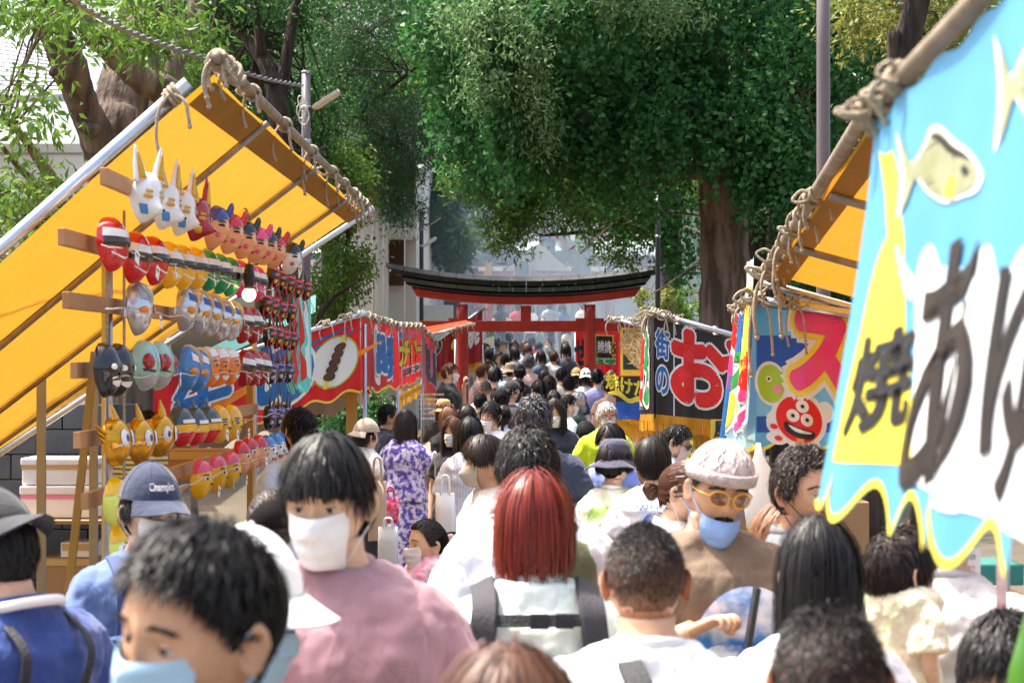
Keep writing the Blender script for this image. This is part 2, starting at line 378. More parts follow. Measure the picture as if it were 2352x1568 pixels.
for k in range(4):
    a = np.linspace(0, 2 * np.pi, 20); c = W(692 + 6 * k % 11, 232 + 12 * k, 18.9); rr = .045 + .012 * k
    MB().tube([c + np.array([rr * .6 * math.cos(x), -.05 + .01 * math.sin(2 * x), rr * math.sin(x)]) for x in a], .006, 5).build('wire_loop', M_LAMP, lp)
pole('thin dark lamp post standing by the white building at the gate', 968, 488, 39, 10, M_DPOLE, ((984, 515), (1013, 496), 5, 1))
pole('slim pale street light with long tube lamp by the white building', 958, 572, 41, 4, M_STEEL, ((962, 572), (1002, 545), 6, 0))
pole('dark lamp post in front of the gate roof tip', 1511, 444, 30, 12, M_DPOLE, ((1494, 488), (1458, 462), 7, 1))
pole('thick brown metal pole behind the blue ball-game banner', 1891, -260, 11.5, 31, M_POLE)
# twisted cable
P = curve_pts([W(-900, -560, 7), W(-300, -330, 9), W(60, -90, 11), W(200, 20, 12), W(330, 85, 13.5), W(470, 133, 15), W(600, 178, 17), W(694, 196, 18.9)], 10)
b = MB()
for ph in (0, math.pi):
    b.tube([p + .012 * np.array([math.cos(i * .9 + ph), 0, math.sin(i * .9 + ph)]) for i, p in enumerate(curve_pts(P, 3))], .010, 5)
tag(b.build('overhead_cable', mat('cable_grey', '#6f7072', .5)), 'twisted grey overhead cable strung to the lamp post', 'cable')

# ---------------------------------------------------------------- trees
def bark(n, c, c2): return mat(n, c, .95, color2=c2, vscale=9, bump=1.0, bscale=11, stretch=(1, 1, .16), contrast=.4, bdist=.07)
M_BARK1 = bark('oak_bark', '#7a6a5c', '#4b3f36'); M_BARK2 = bark('ginkgo_bark', '#85725f', '#4f4236'); M_BARK3 = bark('dark_bark', '#453a33', '#2a231f')
def leafmat(n, c, c2, tr=.38): return mat(n, c, .5, color2=c2, island=1, transl=tr, spec=.35)
L_OAK = leafmat('oak_leaf', '#446c26', '#76983f', .45); L_DARK = leafmat('evergreen_leaf', '#264d26', '#426e34', .40)
L_GINK = leafmat('ginkgo_leaf', '#285a2c', '#498042', .46); L_POD = leafmat('podocarp_leaf', '#3a5a20', '#6a8a34', .42)
L_FAR = leafmat('far_leaf', '#4a7a30', '#7f9c40', .45); L_CON = leafmat('conifer_leaf', '#2a4f2a', '#456d3a', .35); L_YEL = leafmat('yellowing_leaf', '#66773a', '#98974c', .45)

def ell(px, py, Y, rx, ry, rY, k, shell=.35):
    d = RNG.normal(size=(k, 3)); d /= np.linalg.norm(d, axis=1)[:, None]
    r = RNG.uniform(shell, 1, (k, 1)) ** (1 / 2); s = Y / FPX
    return W(px, py, Y) + d * r * np.array([rx * s, rY, ry * s])

def leaves(C, rad, per, ll, lw, shape='oval', droop=.4, out=.4, flat=.0):
    C = np.asarray(C); k = len(C); n = k * per
    off = RNG.normal(size=(n, 3)) * .5; ln = np.linalg.norm(off, axis=1)[:, None]; off *= np.minimum(1, 1.2 / (ln + 1e-6))
    rr = np.repeat(RNG.uniform(.6, 1.25, (k, 1)), per, 0) * np.asarray(rad)
    p = np.repeat(C, per, 0) + off * rr
    d = RNG.normal(size=(n, 3)) * .7 + off * out + np.array([0, 0, -droop]); d /= np.linalg.norm(d, axis=1)[:, None]
    q = RNG.normal(size=(n, 3)) + np.array([0, 0, flat]); sd = np.cross(d, q); sd /= np.linalg.norm(sd, axis=1)[:, None] + 1e-6
    nr = np.cross(sd, d); L = ll * RNG.uniform(.65, 1.25, (n, 1)); w = lw * RNG.uniform(.7, 1.2, (n, 1))
    if shape == 'fan':
        V = np.stack([p, p + d * L * .7 + sd * w * .5, p + d * L + sd * w * .24 + nr * L * .1, p + d * L * .88, p + d * L - sd * w * .24 + nr * L * .1, p + d * L * .7 - sd * w * .5], 1); m = 6
    else:
        V = np.stack([p, p + d * L * .4 + sd * w * .5 + nr * L * .08, p + d * L - nr * L * .1, p + d * L * .4 - sd * w * .5 + nr * L * .08], 1); m = 4
    return V.reshape(-1, 3), np.arange(n * m).reshape(n, m)

def tree(name, label, base, stems, crowns, leafm, barkm, group='trees around the shrine approach', twig=None):
    t = thing(name, label, 'tree', base, group)
    b = MB()
    for P, r, sides in stems:
        P = np.array([W(*p) for p in P]); Q = curve_pts(P, 8); rr = np.interp(np.linspace(0, 1, len(Q)), np.linspace(0, 1, len(r)), np.array(r)) * Q[:, 1] / FPX
        Q = Q + RNG.normal(size=Q.shape) * (rr * .03)[:, None]
        b.tube(Q, rr * RNG.uniform(.97, 1.03, len(Q)), sides)
    # twigs from cluster centres back towards the nearest stem point
    if twig:
        SP = np.vstack([curve_pts(np.array([W(*p) for p in P]), 6) for P, r, s in stems])
        for C in twig[0]:
            j = np.argmin(((SP - C) ** 2).sum(1)); a = SP[j]
            mid = lerp(a, C, .55) + RNG.normal(size=3) * .12 * np.linalg.norm(C - a) + np.array([0, 0, .12 * np.linalg.norm(C - a)])
            b.tube(curve_pts([a, mid, C], 4), np.linspace(twig[1], twig[1] * .25, 9), 4, cap=False)
    b.build('trunk', barkm, t)
    c = MB()
    for V, F in crowns: c.add(V, F)
    c.build('crown', leafm, t)
    return t

# old oak behind the mask stall
C1 = np.vstack([ell(60, 10, 14.5, 110, 50, 1.0, 11), ell(290, 35, 15, 150, 50, .9, 15), ell(40, 240, 14, 60, 80, .8, 5), ell(30, 480, 13.8, 80, 110, .8, 15), ell(420, 110, 18.5, 70, 80, .8, 9), ell(180, 560, 16.5, 60, 60, .5, 6)])
Cup = ell(60, -420, 18, 520, 300, 2.2, 60)
tree('oak_tree', 'gnarled old tree with forked grey trunk behind the yellow awning', W(300, 1330, 17),
     [([(310, 1338, 17), (295, 800, 17), (285, 560, 17), (275, 400, 17), (280, 280, 17.1), (310, 130, 17.3), (335, 0, 17.5), (350, -250, 17.6)], [95, 80, 72, 70, 78, 60, 52, 40], 16),
      ([(245, 430, 16.8), (228, 330, 16.7), (190, 240, 16.5), (160, 150, 16.3), (118, 60, 16.2), (60, -60, 16)], [44, 42, 36, 40, 38, 26], 12),
      ([(330, 520, 16.8), (400, 250, 16.5), (330, 185, 16.3), (240, 100, 16.2), (160, 15, 16), (60, -120, 15.8)], [44, 38, 34, 30, 27, 20], 12),
      ([(330, 420, 17.2), (365, 260, 17), (395, 160, 17), (440, 40, 17.1), (480, -100, 17.2)], [36, 30, 25, 21, 14], 10),
      ([(350, 250, 17.6), (395, 130, 17.8), (400, 0, 18)], [18, 15, 12], 8), ([(318, 300, 16.4), (328, 160, 16.2), (318, 60, 16.1)], [9, 7, 5], 6),
      ([(240, 600, 16.5), (160, 470, 15.6), (105, 390, 15), (30, 290, 14.6), (-60, 250, 14)], [20, 17, 14, 8, 5], 8),
      ([(150, 470, 15.6), (60, 400, 15), (0, 330, 14.6)], [13, 9, 5], 6), ([(180, 620, 16), (80, 560, 15), (0, 490, 14.4), (-60, 470, 14)], [13, 10, 8, 5], 6),
      ([(145, 180, 16.3), (120, 165, 16.1)], [18, 10], 8), ([(215, 300, 16.5), (180, 290, 16.3)], [20, 8], 8)],
     [leaves(C1, [.30, .30, .22], 62, .105, .034, droop=.55), leaves(Cup, [.6, .6, .45], 90, .13, .05)], L_OAK, M_BARK1, twig=(C1, .011))
# dark evergreens behind it
def bush_tree(name, label, stems, ells, per, rad, ll, lw, leafm, barkm, shape='oval', droop=.4, twig=.03, flat=0, extra=()):
    C = np.vstack([ell(*e) for e in ells]); s0 = stems[0][0][0]; b0 = W(*s0); b0[2] = ground_z(s0[2])
    return tree(name, label, b0, stems, [leaves(C, rad, per, ll, lw, shape, droop, flat=flat)] + list(extra), leafm, barkm, twig=(C[::3], twig))
bush_tree('evergreen_tree', 'dark evergreen with slanting black trunk beyond the old tree',
          [([(655, 1140, 28), (652, 400, 28), (640, 260, 28), (620, 160, 28.2), (560, 80, 28.5), (500, 30, 28.5)], [34, 28, 26, 22, 14, 9], 10), ([(640, 250, 28), (665, 90, 28.2), (690, -60, 28.4)], [18, 13, 9], 8), ([(640, 190, 28), (560, 170, 27.6), (480, 130, 27)], [10, 8, 5], 6), ([(600, 130, 28), (590, 40, 28), (560, -60, 28)], [14, 10, 7], 6)],
          [(540, 30, 29.5, 200, 70, 1.6, 60), (520, 190, 30.5, 130, 80, 1.2, 34), (690, 260, 31, 90, 90, 1.2, 26), (620, -120, 28, 330, 160, 2.2, 60), (740, 420, 31, 70, 120, .8, 26), (600, 330, 31, 120, 60, 1, 20)], 120, [.5, .5, .32], .10, .042, L_DARK, M_BARK3, droop=.5)
bush_tree('conifer_tree', 'feathery dark conifer rising in front of the white building',
          [([(758, 1060, 36), (758, 500, 36), (755, 250, 36), (752, 60, 36), (750, -200, 36)], [24, 22, 20, 17, 12], 10), ([(756, 330, 36), (850, 240, 35), (960, 150, 34)], [9, 7, 4], 6), ([(756, 420, 36), (840, 330, 35), (930, 330, 34)], [8, 6, 4], 6), ([(756, 150, 36), (860, 60, 35), (980, 10, 34)], [9, 7, 4], 6), ([(752, 60, 36), (880, -80, 35), (1000, -160, 34)], [9, 7, 4], 6)],
          [(770, 170, 34, 110, 130, 1.2, 60), (880, 90, 35, 150, 100, 1.6, 70), (900, 300, 35, 100, 120, 1.2, 60), (930, 440, 35.3, 50, 70, .6, 22), (830, 360, 35.5, 60, 60, .7, 14), (840, -140, 35, 260, 150, 2.4, 50)], 150, [.42, .42, .30], .10, .022, L_CON, M_BARK3, droop=.7, twig=.022)
bush_tree('sapling_tree', 'light green broadleaf sapling behind the skewer stall',
          [([(780, 1130, 30), (775, 800, 30), (790, 700, 30), (800, 500, 30), (790, 380, 30)], [9, 8, 7, 5, 3], 7), ([(730, 1000, 29), (728, 760, 29), (760, 690, 29), (812, 650, 29)], [9, 8, 6, 3], 6)],
          [(780, 420, 30, 60, 90, .6, 26), (790, 580, 30, 60, 100, .7, 34), (730, 690, 29.5, 60, 50, .6, 18)], 90, [.30, .30, .26], .09, .036, L_OAK, M_BARK3, twig=.012)
# ginkgo
GC = [(1540, 270, 25.6, 230, 110, 1.0, 110), (1150, 230, 25, 170, 190, 1.2, 110), (1330, 110, 25.2, 300, 140, 1.2, 120), (1600, 110, 25.6, 260, 180, 1.4, 120), (1830, 230, 25, 130, 230, 1.3, 100), (1330, 350, 26, 170, 80, .8, 60), (1080, 60, 25, 150, 90, 1, 40), (1980, 160, 25.5, 110, 190, 1.2, 50), (1470, 420, 27, 110, 60, .6, 26), (1480, 500, 31.6, 80, 70, .6, 16), (1575, 570, 31.6, 50, 70, .5, 12)]
GC2 = np.vstack([ell(1180, 230, 23.6, 110, 170, .4, 34), ell(1740, 330, 24, 60, 170, .4, 34), ell(1815, 430, 23.8, 40, 130, .4, 24), ell(1270, 60, 23.4, 230, 60, .4, 22), ell(1580, 300, 24, 160, 90, .4, 30), ell(1400, 280, 24.2, 120, 110, .4, 24)])
GUP = ell(1520, -480, 26, 700, 420, 3.5, 110)  # upper crown out of view, larger sparse leaves added only to shade the light
bush_tree('ginkgo_tree', 'huge ginkgo with thick furrowed trunk and hanging fan leaves',
          [([(1672, 1162, 26), (1668, 760, 26), (1664, 560, 26), (1655, 400, 26), (1640, 250, 26.1), (1630, 60, 26.2), (1625, -200, 26.2)], [72, 62, 56, 52, 45, 36, 26], 18), ([(1640, 270, 26), (1560, 190, 25.8), (1480, 120, 25.6), (1380, 40, 25.4)], [24, 19, 14, 8], 10), ([(1650, 350, 26), (1560, 310, 25.6), (1450, 300, 25.4), (1330, 260, 25.2), (1200, 220, 25)], [17, 13, 10, 8, 5], 8), ([(1650, 400, 26), (1760, 280, 25.5), (1860, 200, 25.2)], [18, 13, 7], 8), ([(1632, 120, 26), (1720, 0, 25.7), (1800, -90, 25.4)], [20, 15, 10], 8), ([(1655, 420, 26), (1590, 400, 25.6), (1520, 390, 25.4)], [12, 8, 5], 6)],
          GC, 66, [.26, .26, .44], .070, .078, L_GINK, M_BARK2, 'fan', droop=.9, twig=.016,
          extra=[leaves(GC2, [.13, .13, .5], 70, .075, .082, 'fan', 1.0), leaves(GUP, [.8, .8, .6], 110, .16, .17, 'fan', .8)])
# podocarp hanging over the gate
PC = [(1230, 400, 31, 150, 60, 1.0, 60), (1170, 470, 31, 70, 50, .8, 26), (1270, 470, 31.5, 110, 50, .8, 36), (1420, 500, 32, 100, 60, .8, 38), (1165, 535, 30.6, 42, 36, .4, 10), (1500, 450, 32, 100, 70, .8, 26), (1100, 405, 31, 70, 40, .6, 18), (1430, 575, 32.4, 50, 26, .4, 7), (1420, -150, 33, 400, 200, 2, 40)]
bush_tree('podocarp_tree', 'dark narrow-leaved tree with boughs drooping over the gate roof',
          [([(1548, 1042, 40), (1545, 800, 40), (1542, 640, 40), (1530, 480, 39), (1500, 300, 37), (1480, 60, 36)], [32, 29, 27, 24, 18, 12], 12), ([(1525, 480, 38.5), (1450, 430, 35), (1330, 420, 32), (1230, 440, 31), (1140, 450, 30.8)], [14, 12, 9, 6, 3], 8), ([(1530, 520, 38.8), (1450, 520, 35), (1360, 530, 32.5), (1250, 540, 31.5)], [11, 9, 6, 3], 7)],
          PC, 95, [.36, .36, .2], .15, .026, L_POD, M_BARK3, droop=.1, twig=.014, flat=.4)
bush_tree('olive_leaved_tree', 'grey-green tree reaching pale sprays across in front of the ginkgo',
          [([(1790, 1150, 27), (1785, 600, 27), (1775, 200, 27), (1740, -60, 26.5), (1600, -230, 25.5), (1400, -170, 24.5), (1250, -40, 24)], [24, 22, 19, 16, 12, 9, 5], 10), ([(1400, -170, 24.5), (1200, -60, 23.8), (1130, 60, 23.5), (1110, 180, 23.4)], [7, 5, 4, 2], 6), ([(1600, -230, 25.5), (1520, -60, 24.4), (1480, 40, 24)], [7, 5, 2], 6)],
          [(1150, 130, 23.2, 110, 120, .4, 46), (1230, 260, 23.3, 60, 90, .3, 20), (1440, 30, 23.4, 200, 50, .4, 34), (1070, 40, 23.4, 90, 50, .4, 16)], 60, [.20, .20, .26], .085, .03, leafmat('olive_leaf', '#5a7f4c', '#8aa870', .45), M_BARK3, droop=.7, twig=.009)
# more trunks on the east side
bush_tree('leaning_tree', 'leaning dark trunk with yellowing leaves behind the fish banner',
          [([(1990, 1300, 19), (2040, 500, 19), (2075, 150, 19), (2120, -60, 19), (2160, -300, 19)], [40, 36, 33, 28, 18], 12), ([(2050, 240, 19), (2052, 70, 18.9)], [15, 14], 8)],
          [(2150, 60, 20, 90, 70, .6, 22), (2010, 40, 21, 90, 60, .8, 16), (2150, -250, 19, 260, 150, 1.5, 40)], 90, [.3, .3, .25], .09, .04, L_YEL, M_BARK3, twig=.012)
bush_tree('slim_tree', 'slim shaded trunk close behind the ginkgo', [([(1745, 1090, 33), (1742, 700, 33), (1735, 500, 33), (1740, 200, 33)], [30, 27, 24, 16], 10)],
          [(1760, 330, 33, 200, 200, 1.5, 50), (1900, 450, 32, 90, 140, 1, 34)], 110, [.5, .5, .4], .12, .05, L_DARK, M_BARK3)
# trees closing the view
FARS = [(600, 150, 52, 330, 250, 60, L_FAR, 'sunlit pale green tree far behind the dark conifer'), (1010, 330, 62, 190, 230, 60, L_FAR, 'sunlit yellow-green tree glowing beyond the conifer'), (1060, 470, 56, 130, 130, 46, L_DARK, 'smoky blue-green tree beside the shrine roof'), (1030, 500, 45, 62, 120, 34, L_CON, 'blue-green tree between the white building and the gate roof'), (1330, 250, 66, 320, 250, 70, L_DARK, 'broad shaded tree above the shrine gable'), (1640, 420, 50, 190, 230, 60, L_FAR, 'bright leafy tree seen past the ginkgo trunk'), (1880, 500, 40, 150, 200, 60, L_DARK, 'dark leafy tree behind the brown metal pole'), (1250, 30, 70, 500, 200, 70, L_DARK, 'tall shaded tree crown above the shrine roof'), (1840, 120, 48, 330, 230, 70, L_FAR, 'tall sunlit tree behind the ginkgo crown'), (2230, 200, 34, 260, 300, 60, L_DARK, 'dense shaded tree hidden behind the fish banner')]
for px, py, Y, rx, ry, k, lm, lab in FARS:
    g = ground_z(Y); by = VY + (HC - g) * FPX / Y; s = Y / FPX
    bush_tree('background_tree', lab, [([(px, by, Y), (px + 8, (by + py) / 2, Y), (px - 5, py, Y), (px, py - ry * .8, Y)], [22, 18, 12, 5], 8)], [(px, py, Y, rx, ry, 2.2, k)], 130, [rx * s * .26, .6, ry * s * .24], .0055 * Y, .0026 * Y, lm, M_BARK3, twig=.03)
# shrubs beneath the skewer stall and by the gate
def shrub(px, py, Y, rx, ry, k, lm, lab):
    p = W(px, py, Y); t = thing('shrub', lab, 'shrub', (p[0], Y, ground_z(Y)), 'potted greenery and shrubs')
    C = ell(px, py, Y, rx, ry, .3, k); b = MB()
    for c in C[::3]: b.tube([(p[0], Y, ground_z(Y)), lerp((p[0], Y, ground_z(Y)), c, .6), c], [.012, .008, .003], 4)
    b.build('stem', M_BARK3, t); c = MB(); c.add(*leaves(C, [.14, .14, .12], 60, .075, .036)); c.build('foliage', lm, t)
shrub(800, 985, 19, 40, 70, 24, L_GINK, 'glossy green shrub under the skewer banner'); shrub(872, 960, 21, 40, 60, 24, L_DARK, 'dark green shrub beside the nacho stall')
shrub(1500, 690, 37, 50, 40, 18, L_YEL, 'pale variegated shrub at the gate right of the pillar'.replace(' right of the pillar', ' beside the dark lamp post')); shrub(1600, 700, 34, 60, 60, 20, L_FAR, 'bright green shrub behind the black banner')
# ---------------------------------------------------------------- drifting cooking smoke
sm = bpy.data.materials.new('smoke_volume'); sm.use_nodes = True; sm.node_tree.nodes.remove(sm.node_tree.nodes['Principled BSDF'])
pv = sm.node_tree.nodes.new('ShaderNodeVolumePrincipled'); pv.inputs['Color'].default_value = (.62, .80, 1, 1); pv.inputs['Density'].default_value = .015; pv.inputs['Anisotropy'].default_value = .25
sm.node_tree.links.new(pv.outputs[0], sm.node_tree.nodes['Material Output'].inputs['Volume'])
SMK = MB()
for c, r in ((W(1230, 740, 47.5), (6.0, 10.5, 3.6)),):
    SMK.sphere(c, r, 32, 20)
tag(SMK.build('smoke', sm), 'pale blue cooking smoke drifting behind the gate', 'smoke', kind='stuff')
# ================================================================ STALLS
from mathutils.geometry import tessellate_polygon
_TX = {}
def subdiv(V, F, maxlen):
    bm = bmesh.new(); vs = [bm.verts.new((float(v[0]), float(v[1]), 0)) for v in V]
    for f in F:
        try: bm.faces.new([vs[int(i)] for i in f])
        except ValueError: pass
    bmesh.ops.triangulate(bm, faces=bm.faces[:])
    for _ in range(5):
        e = [x for x in bm.edges if x.calc_length() > maxlen]
        if not e: break
        bmesh.ops.subdivide_edges(bm, edges=e, cuts=1)
        bmesh.ops.triangulate(bm, faces=[f for f in bm.faces if len(f.verts) > 3])
    bm.verts.index_update(); out = np.array([v.co[:2] for v in bm.verts]), np.array([[v.index for v in f.verts] for f in bm.faces])
    bm.free(); return out
def text2d(body, w, h, offset=.0, maxlen=.03, shear=0):
    """Glyph shapes fitted into a w x h box centred on the origin (t axis points down). offset thickens the strokes (em)."""
    k = (body, round(offset, 4))
    if k not in _TX:
        c = bpy.data.curves.new('t', 'FONT'); c.body = body; c.size = 1; c.resolution_u = 4; c.offset = offset; c.shear = shear
        o = bpy.data.objects.new('t', c); me = o.to_mesh()
        V = np.array([v.co[:2] for v in me.vertices]); F = [tuple(p.vertices) for p in me.polygons]
        o.to_mesh_clear(); bpy.data.objects.remove(o); bpy.data.curves.remove(c)
        _TX[k] = (V, F)
    V, F = _TX[k]; V0 = _TX[(body, 0.0)][0] if (body, 0.0) in _TX else V
    if offset and (body, 0.0) not in _TX: text2d(body, w, h, 0.0); V0 = _TX[(body, 0.0)][0]
    lo, hi = V0.min(0), V0.max(0); c = (lo + hi) / 2; s = np.array([w, -h]) / (hi - lo)
    return subdiv((V - c) * s, F, maxlen)
def bold2d(body, w, h, off, maxlen=.03):
    """Stroke-thickened lettering: the glyph repeated on rings of radius off (em), each copy a hair above the last."""
    V, F = text2d(body, w, h, 0.0, maxlen)
    if not off: return V, F
    V0 = _TX[(body, 0.0)][0]; em = np.array([w, h]) / (V0.max(0) - V0.min(0)); offs = [(0, 0)]
    for r, n in ((off, 12),) if off < .05 else ((off * .5, 8), (off, 14)): offs += [(r * math.cos(6.2832 * k / n), r * math.sin(6.2832 * k / n)) for k in range(n)]
    n = len(V); return np.vstack([V + np.array(o) * em for o in offs]), np.vstack([F + i * n for i in range(len(offs))]), np.repeat(np.arange(len(offs)) * .00003, n)
def poly2d(pts, maxlen=.04):
    F = tessellate_polygon([[Vector((p[0], p[1], 0)) for p in pts]]); return subdiv(np.array(pts, float), F, maxlen)
def disc2d(r, ry=None, n=40, c=(0, 0)):
    a = np.linspace(0, 2 * np.pi, n, endpoint=False); return poly2d(np.stack([c[0] + r * np.cos(a), c[1] + (ry or r) * np.sin(a)], 1))
def blob2d(pts, n=6, **k):
    P = np.array(list(pts) + [pts[0]], float); Q = np.hstack([P, np.zeros((len(P), 1))])
    P4 = np.vstack([Q[-2], Q, Q[1]]); out = []
    for i in range(len(P) - 1):
        t = np.linspace(0, 1, n, endpoint=False)[:, None]; a, b, c, d = P4[i:i + 4]
        out.append(.5 * (2 * b + (c - a) * t + (2 * a - 5 * b + 4 * c - d) * t ** 2 + (3 * b - a - 3 * c + d) * t ** 3))
    return poly2d(np.vstack(out)[:, :2], **k)

def cloth(name, c, rough=.55, transl=.3, **k): return mat(name, c, rough, transl=transl, bump=k.pop('bump', .12), bscale=k.pop('bscale', 9), **k)
M_RED = cloth('red_vinyl', '#d22026', .42, var=.18, vscale=4); M_DRED = cloth('dark_red_vinyl', '#9c1a1c', .45, var=.2); M_BLK = cloth('black_vinyl', '#1d1c1f', .42, .05)
M_SKYB = cloth('sky_blue_vinyl', '#66b3de', .5, .35, var=.08, vscale=3); M_BLUE = cloth('blue_print', '#2c62c0', .45); M_LBLUE = cloth('light_blue_print', '#86d3f4', .45)
P_WHITE = mat('white_print', '#f2f1ee', .5, transl=.25); P_YEL = mat('yellow_print', '#f6e24a', .5, transl=.25); P_RED = mat('red_print', '#e0231f', .45, transl=.2); P_BLUE = mat('blue_ink', '#2b6fb4', .45, transl=.2)
P_BLK = mat('black_print', '#141314', .45); P_MAG = mat('magenta_print', '#ee2a80', .45, transl=.2, color2='#f05a9c', vscale=6); P_GRN = mat('green_print', '#2f9a52', .45, transl=.2); P_LIME = mat('lime_print', '#a9cf3c', .45, transl=.2)
P_BRN = mat('brown_print', '#5b3a28', .5, color2='#42281b', vscale=30); P_DBRN = mat('ink_brown_print', '#1b1513', .5, color2='#2e2620', vscale=14, transl=.15); P_PINK = mat('pink_print', '#f08bb0', .5, transl=.2); P_TEAL = mat('teal_print', '#58b9b4', .5, transl=.2)
P_OLIVE = mat('fish_print', '#a9a98c', .5, color2='#8f9668', vscale=24, transl=.2); P_OR = mat('orange_print', '#f08a2a', .5, transl=.2); P_PALE = mat('pale_blue_print', '#bfe6f6', .5, transl=.3)
M_FRINGE = mat('gold_fringe', '#dca11f', .6, color2='#b87d12', island=1, transl=.2); M_TARP = mat('yellow_tarp', '#c08c30', .6, color2='#96691f', vscale=1.3, bump=.15, bscale=5, transl=.30, contrast=.2, tcol='#c8922c')
M_ROPE = mat('rope', '#c3b59d', .9, color2='#a3937a', vscale=60, bump=.8, bscale=160); M_CHROME = mat('chrome_pipe', '#d3d5da', .2, metal=.9, var=.2, vscale=5); M_RUST = mat('weathered_pipe', '#a29686', .6, color2='#7d6c58', vscale=12, metal=.3)
M_WOOD = mat('raw_wood', '#b98a5e', .7, color2='#a37447', vscale=6, stretch=(1, .15, 1), bump=.1); M_WOODY = mat('yellowed_wood', '#b58b38', .65, color2='#94702a', vscale=5, stretch=(1, 1, .2))
M_BEIGE = mat('banner_lining', '#8d7c64', .8, var=.2, transl=.3); M_FOAM = mat('foam_white', '#e9e9ea', .7, var=.06, vscale=8); M_CARD = mat('cardboard', '#a8845c', .85, var=.12, vscale=4)

class Banner:
    def __init__(s, A, B, h0, h1=None, sway=(0, 0, 0), fold=.02, nf=3, seed=0, sag=0):
        s.A, s.B = np.asarray(A, float), np.asarray(B, float); s.L = np.linalg.norm(s.B - s.A); s.h0 = h0; s.h1 = h1 or h0
        s.sway = np.asarray(sway, float); s.fold = fold; s.nf = nf; s.ph = seed * 1.7; s.sag = sag
        d = (s.B - s.A) / s.L; n = np.cross(d, (0, 0, -1.)); n /= np.linalg.norm(n)
        if np.dot(n, -(s.A + s.B) / 2 + np.array([0, 0, 1.9])) < 0: n = -n
        s.n = n; s.lu = min(.0032, max(.0009, .00035 * float(s.A[1])))
    def P(s, a, t, lift=0.):
        a = np.asarray(a, float); t = np.asarray(t, float); u = (a / s.L)[..., None]; h = s.h0 + (s.h1 - s.h0) * u[..., 0]; k = np.clip(t / h, -.2, 1.3)
        f = s.fold * (np.sin(2 * np.pi * s.nf * u[..., 0] + s.ph + .8 * k) * (.25 + .75 * k) + .5 * np.sin(2 * np.pi * s.nf * 2.3 * u[..., 0] + 2.1 * s.ph + 1.5 * k) * k)
        p = s.A + (s.B - s.A) * u + s.sway * (k ** 1.3 if np.all(k >= 0) else np.sign(k) * np.abs(k) ** 1.3)[..., None]
        p = p + s.n * (f + lift)[..., None]
        p[..., 2] -= t + s.sag * np.sin(np.pi * np.clip(u[..., 0], 0, 1) * 5) ** 2 * (1 - k)
        return p
    def uv(s, px, py):
        a, t = s.L / 2, s.h0 / 2
        def pr(a, t): q = s.P(np.array([a]), np.array([t]))[0]; return np.array([VX + FPX * q[0] / q[1], VY - FPX * (q[2] - HC) / q[1]])
        for _ in range(60):
            r = pr(a, t) - (px, py); e = 1e-4
            J = np.stack([(pr(a + e, t) - pr(a, t)) / e, (pr(a, t + e) - pr(a, t)) / e], 1); dx = np.linalg.lstsq(J, -r, rcond=None)[0]; a = min(max(a + dx[0] * .35, -.4 * s.L), 1.5 * s.L); t = min(max(t + dx[1] * .35, -.19 * s.h0), 1.28 * s.h0)
        return a, t
    def cloth(s, parent, m, name='banner', scallop=0, ns_=5, ns=90, nt=24, border=None, bw=.02):
        a = np.linspace(0, s.L, ns); h = s.h0 + (s.h1 - s.h0) * a / s.L
        hb = h + (scallop * (.5 + .5 * np.sin(2 * np.pi * ns_ * a / s.L + .8)) if scallop else 0)
        T = np.linspace(0, 1, nt)[:, None] * hb; s.hb = (a, hb)
        o = MB().grid(s.P(np.broadcast_to(a, T.shape), T), flip=True).build(name, m, parent)
        if border:
            T2 = np.stack([hb - bw, hb]); A2 = np.stack([a, a]); MB().grid(s.P(A2, T2, .003), flip=True).build('hem', border, o)
        s.o = o; return o
    def decal(s, vf, at, m, lift=1, name='lettering', rot=0, sc=1):
        V, F = vf[:2]; V = V * sc
        if rot: c, q = math.cos(rot), math.sin(rot); V = V @ np.array([[c, q], [-q, c]])
        MB().add(s.P(V[:, 0] + at[0], V[:, 1] + at[1], s.lu * lift + (vf[2] if len(vf) > 2 else 0)), F[:, ::-1]).build(name, m, s.o)
    def text(s, body, at, w, h, layers, rot=0, name='lettering', base=3):
        for i, (off, m) in enumerate(layers): s.decal(bold2d(body, w, h, off, max(.02, h / 6)), at, m, base + i, name, rot)
    def text_px(s, body, x0, x1, y0, y1, layers, base=3):
        ym = (y0 + y1) / 2; xm = (x0 + x1) / 2; p, q, r, u = s.uv(x0, ym), s.uv(x1, ym), s.uv(xm, y0), s.uv(xm, y1)
        s.text(body, ((p[0] + q[0]) / 2, (r[1] + u[1]) / 2), abs(q[0] - p[0]), abs(u[1] - r[1]), layers, base=base)
    def fringe(s, parent, h=.07, m=None, n=140, t0=0):
        b = MB(); a = np.linspace(0, s.L, n + 1)
        hb = s.h0 + (s.h1 - s.h0) * a / s.L + t0
        A3 = np.stack([a, a]); T3 = np.stack([hb - .03, hb + h * .3]); b.grid(s.P(A3, T3, .004), flip=True)
        for i in range(n):
            x0, x1 = a[i], a[i] + (a[1] - a[0]) * .85; t = hb[i]; e = h * random.uniform(.85, 1.05); k = random.uniform(-.3, .3) * (a[1] - a[0]); l = random.uniform(.002, .010)
            b.add(s.P(np.array([x0, x1, x1 + k, x0 + k]), np.array([t, t, t + e, t + e]), l), np.array([[3, 2, 1, 0]]))
        return b.build('fringe', m or M_FRINGE, parent, smooth=False)

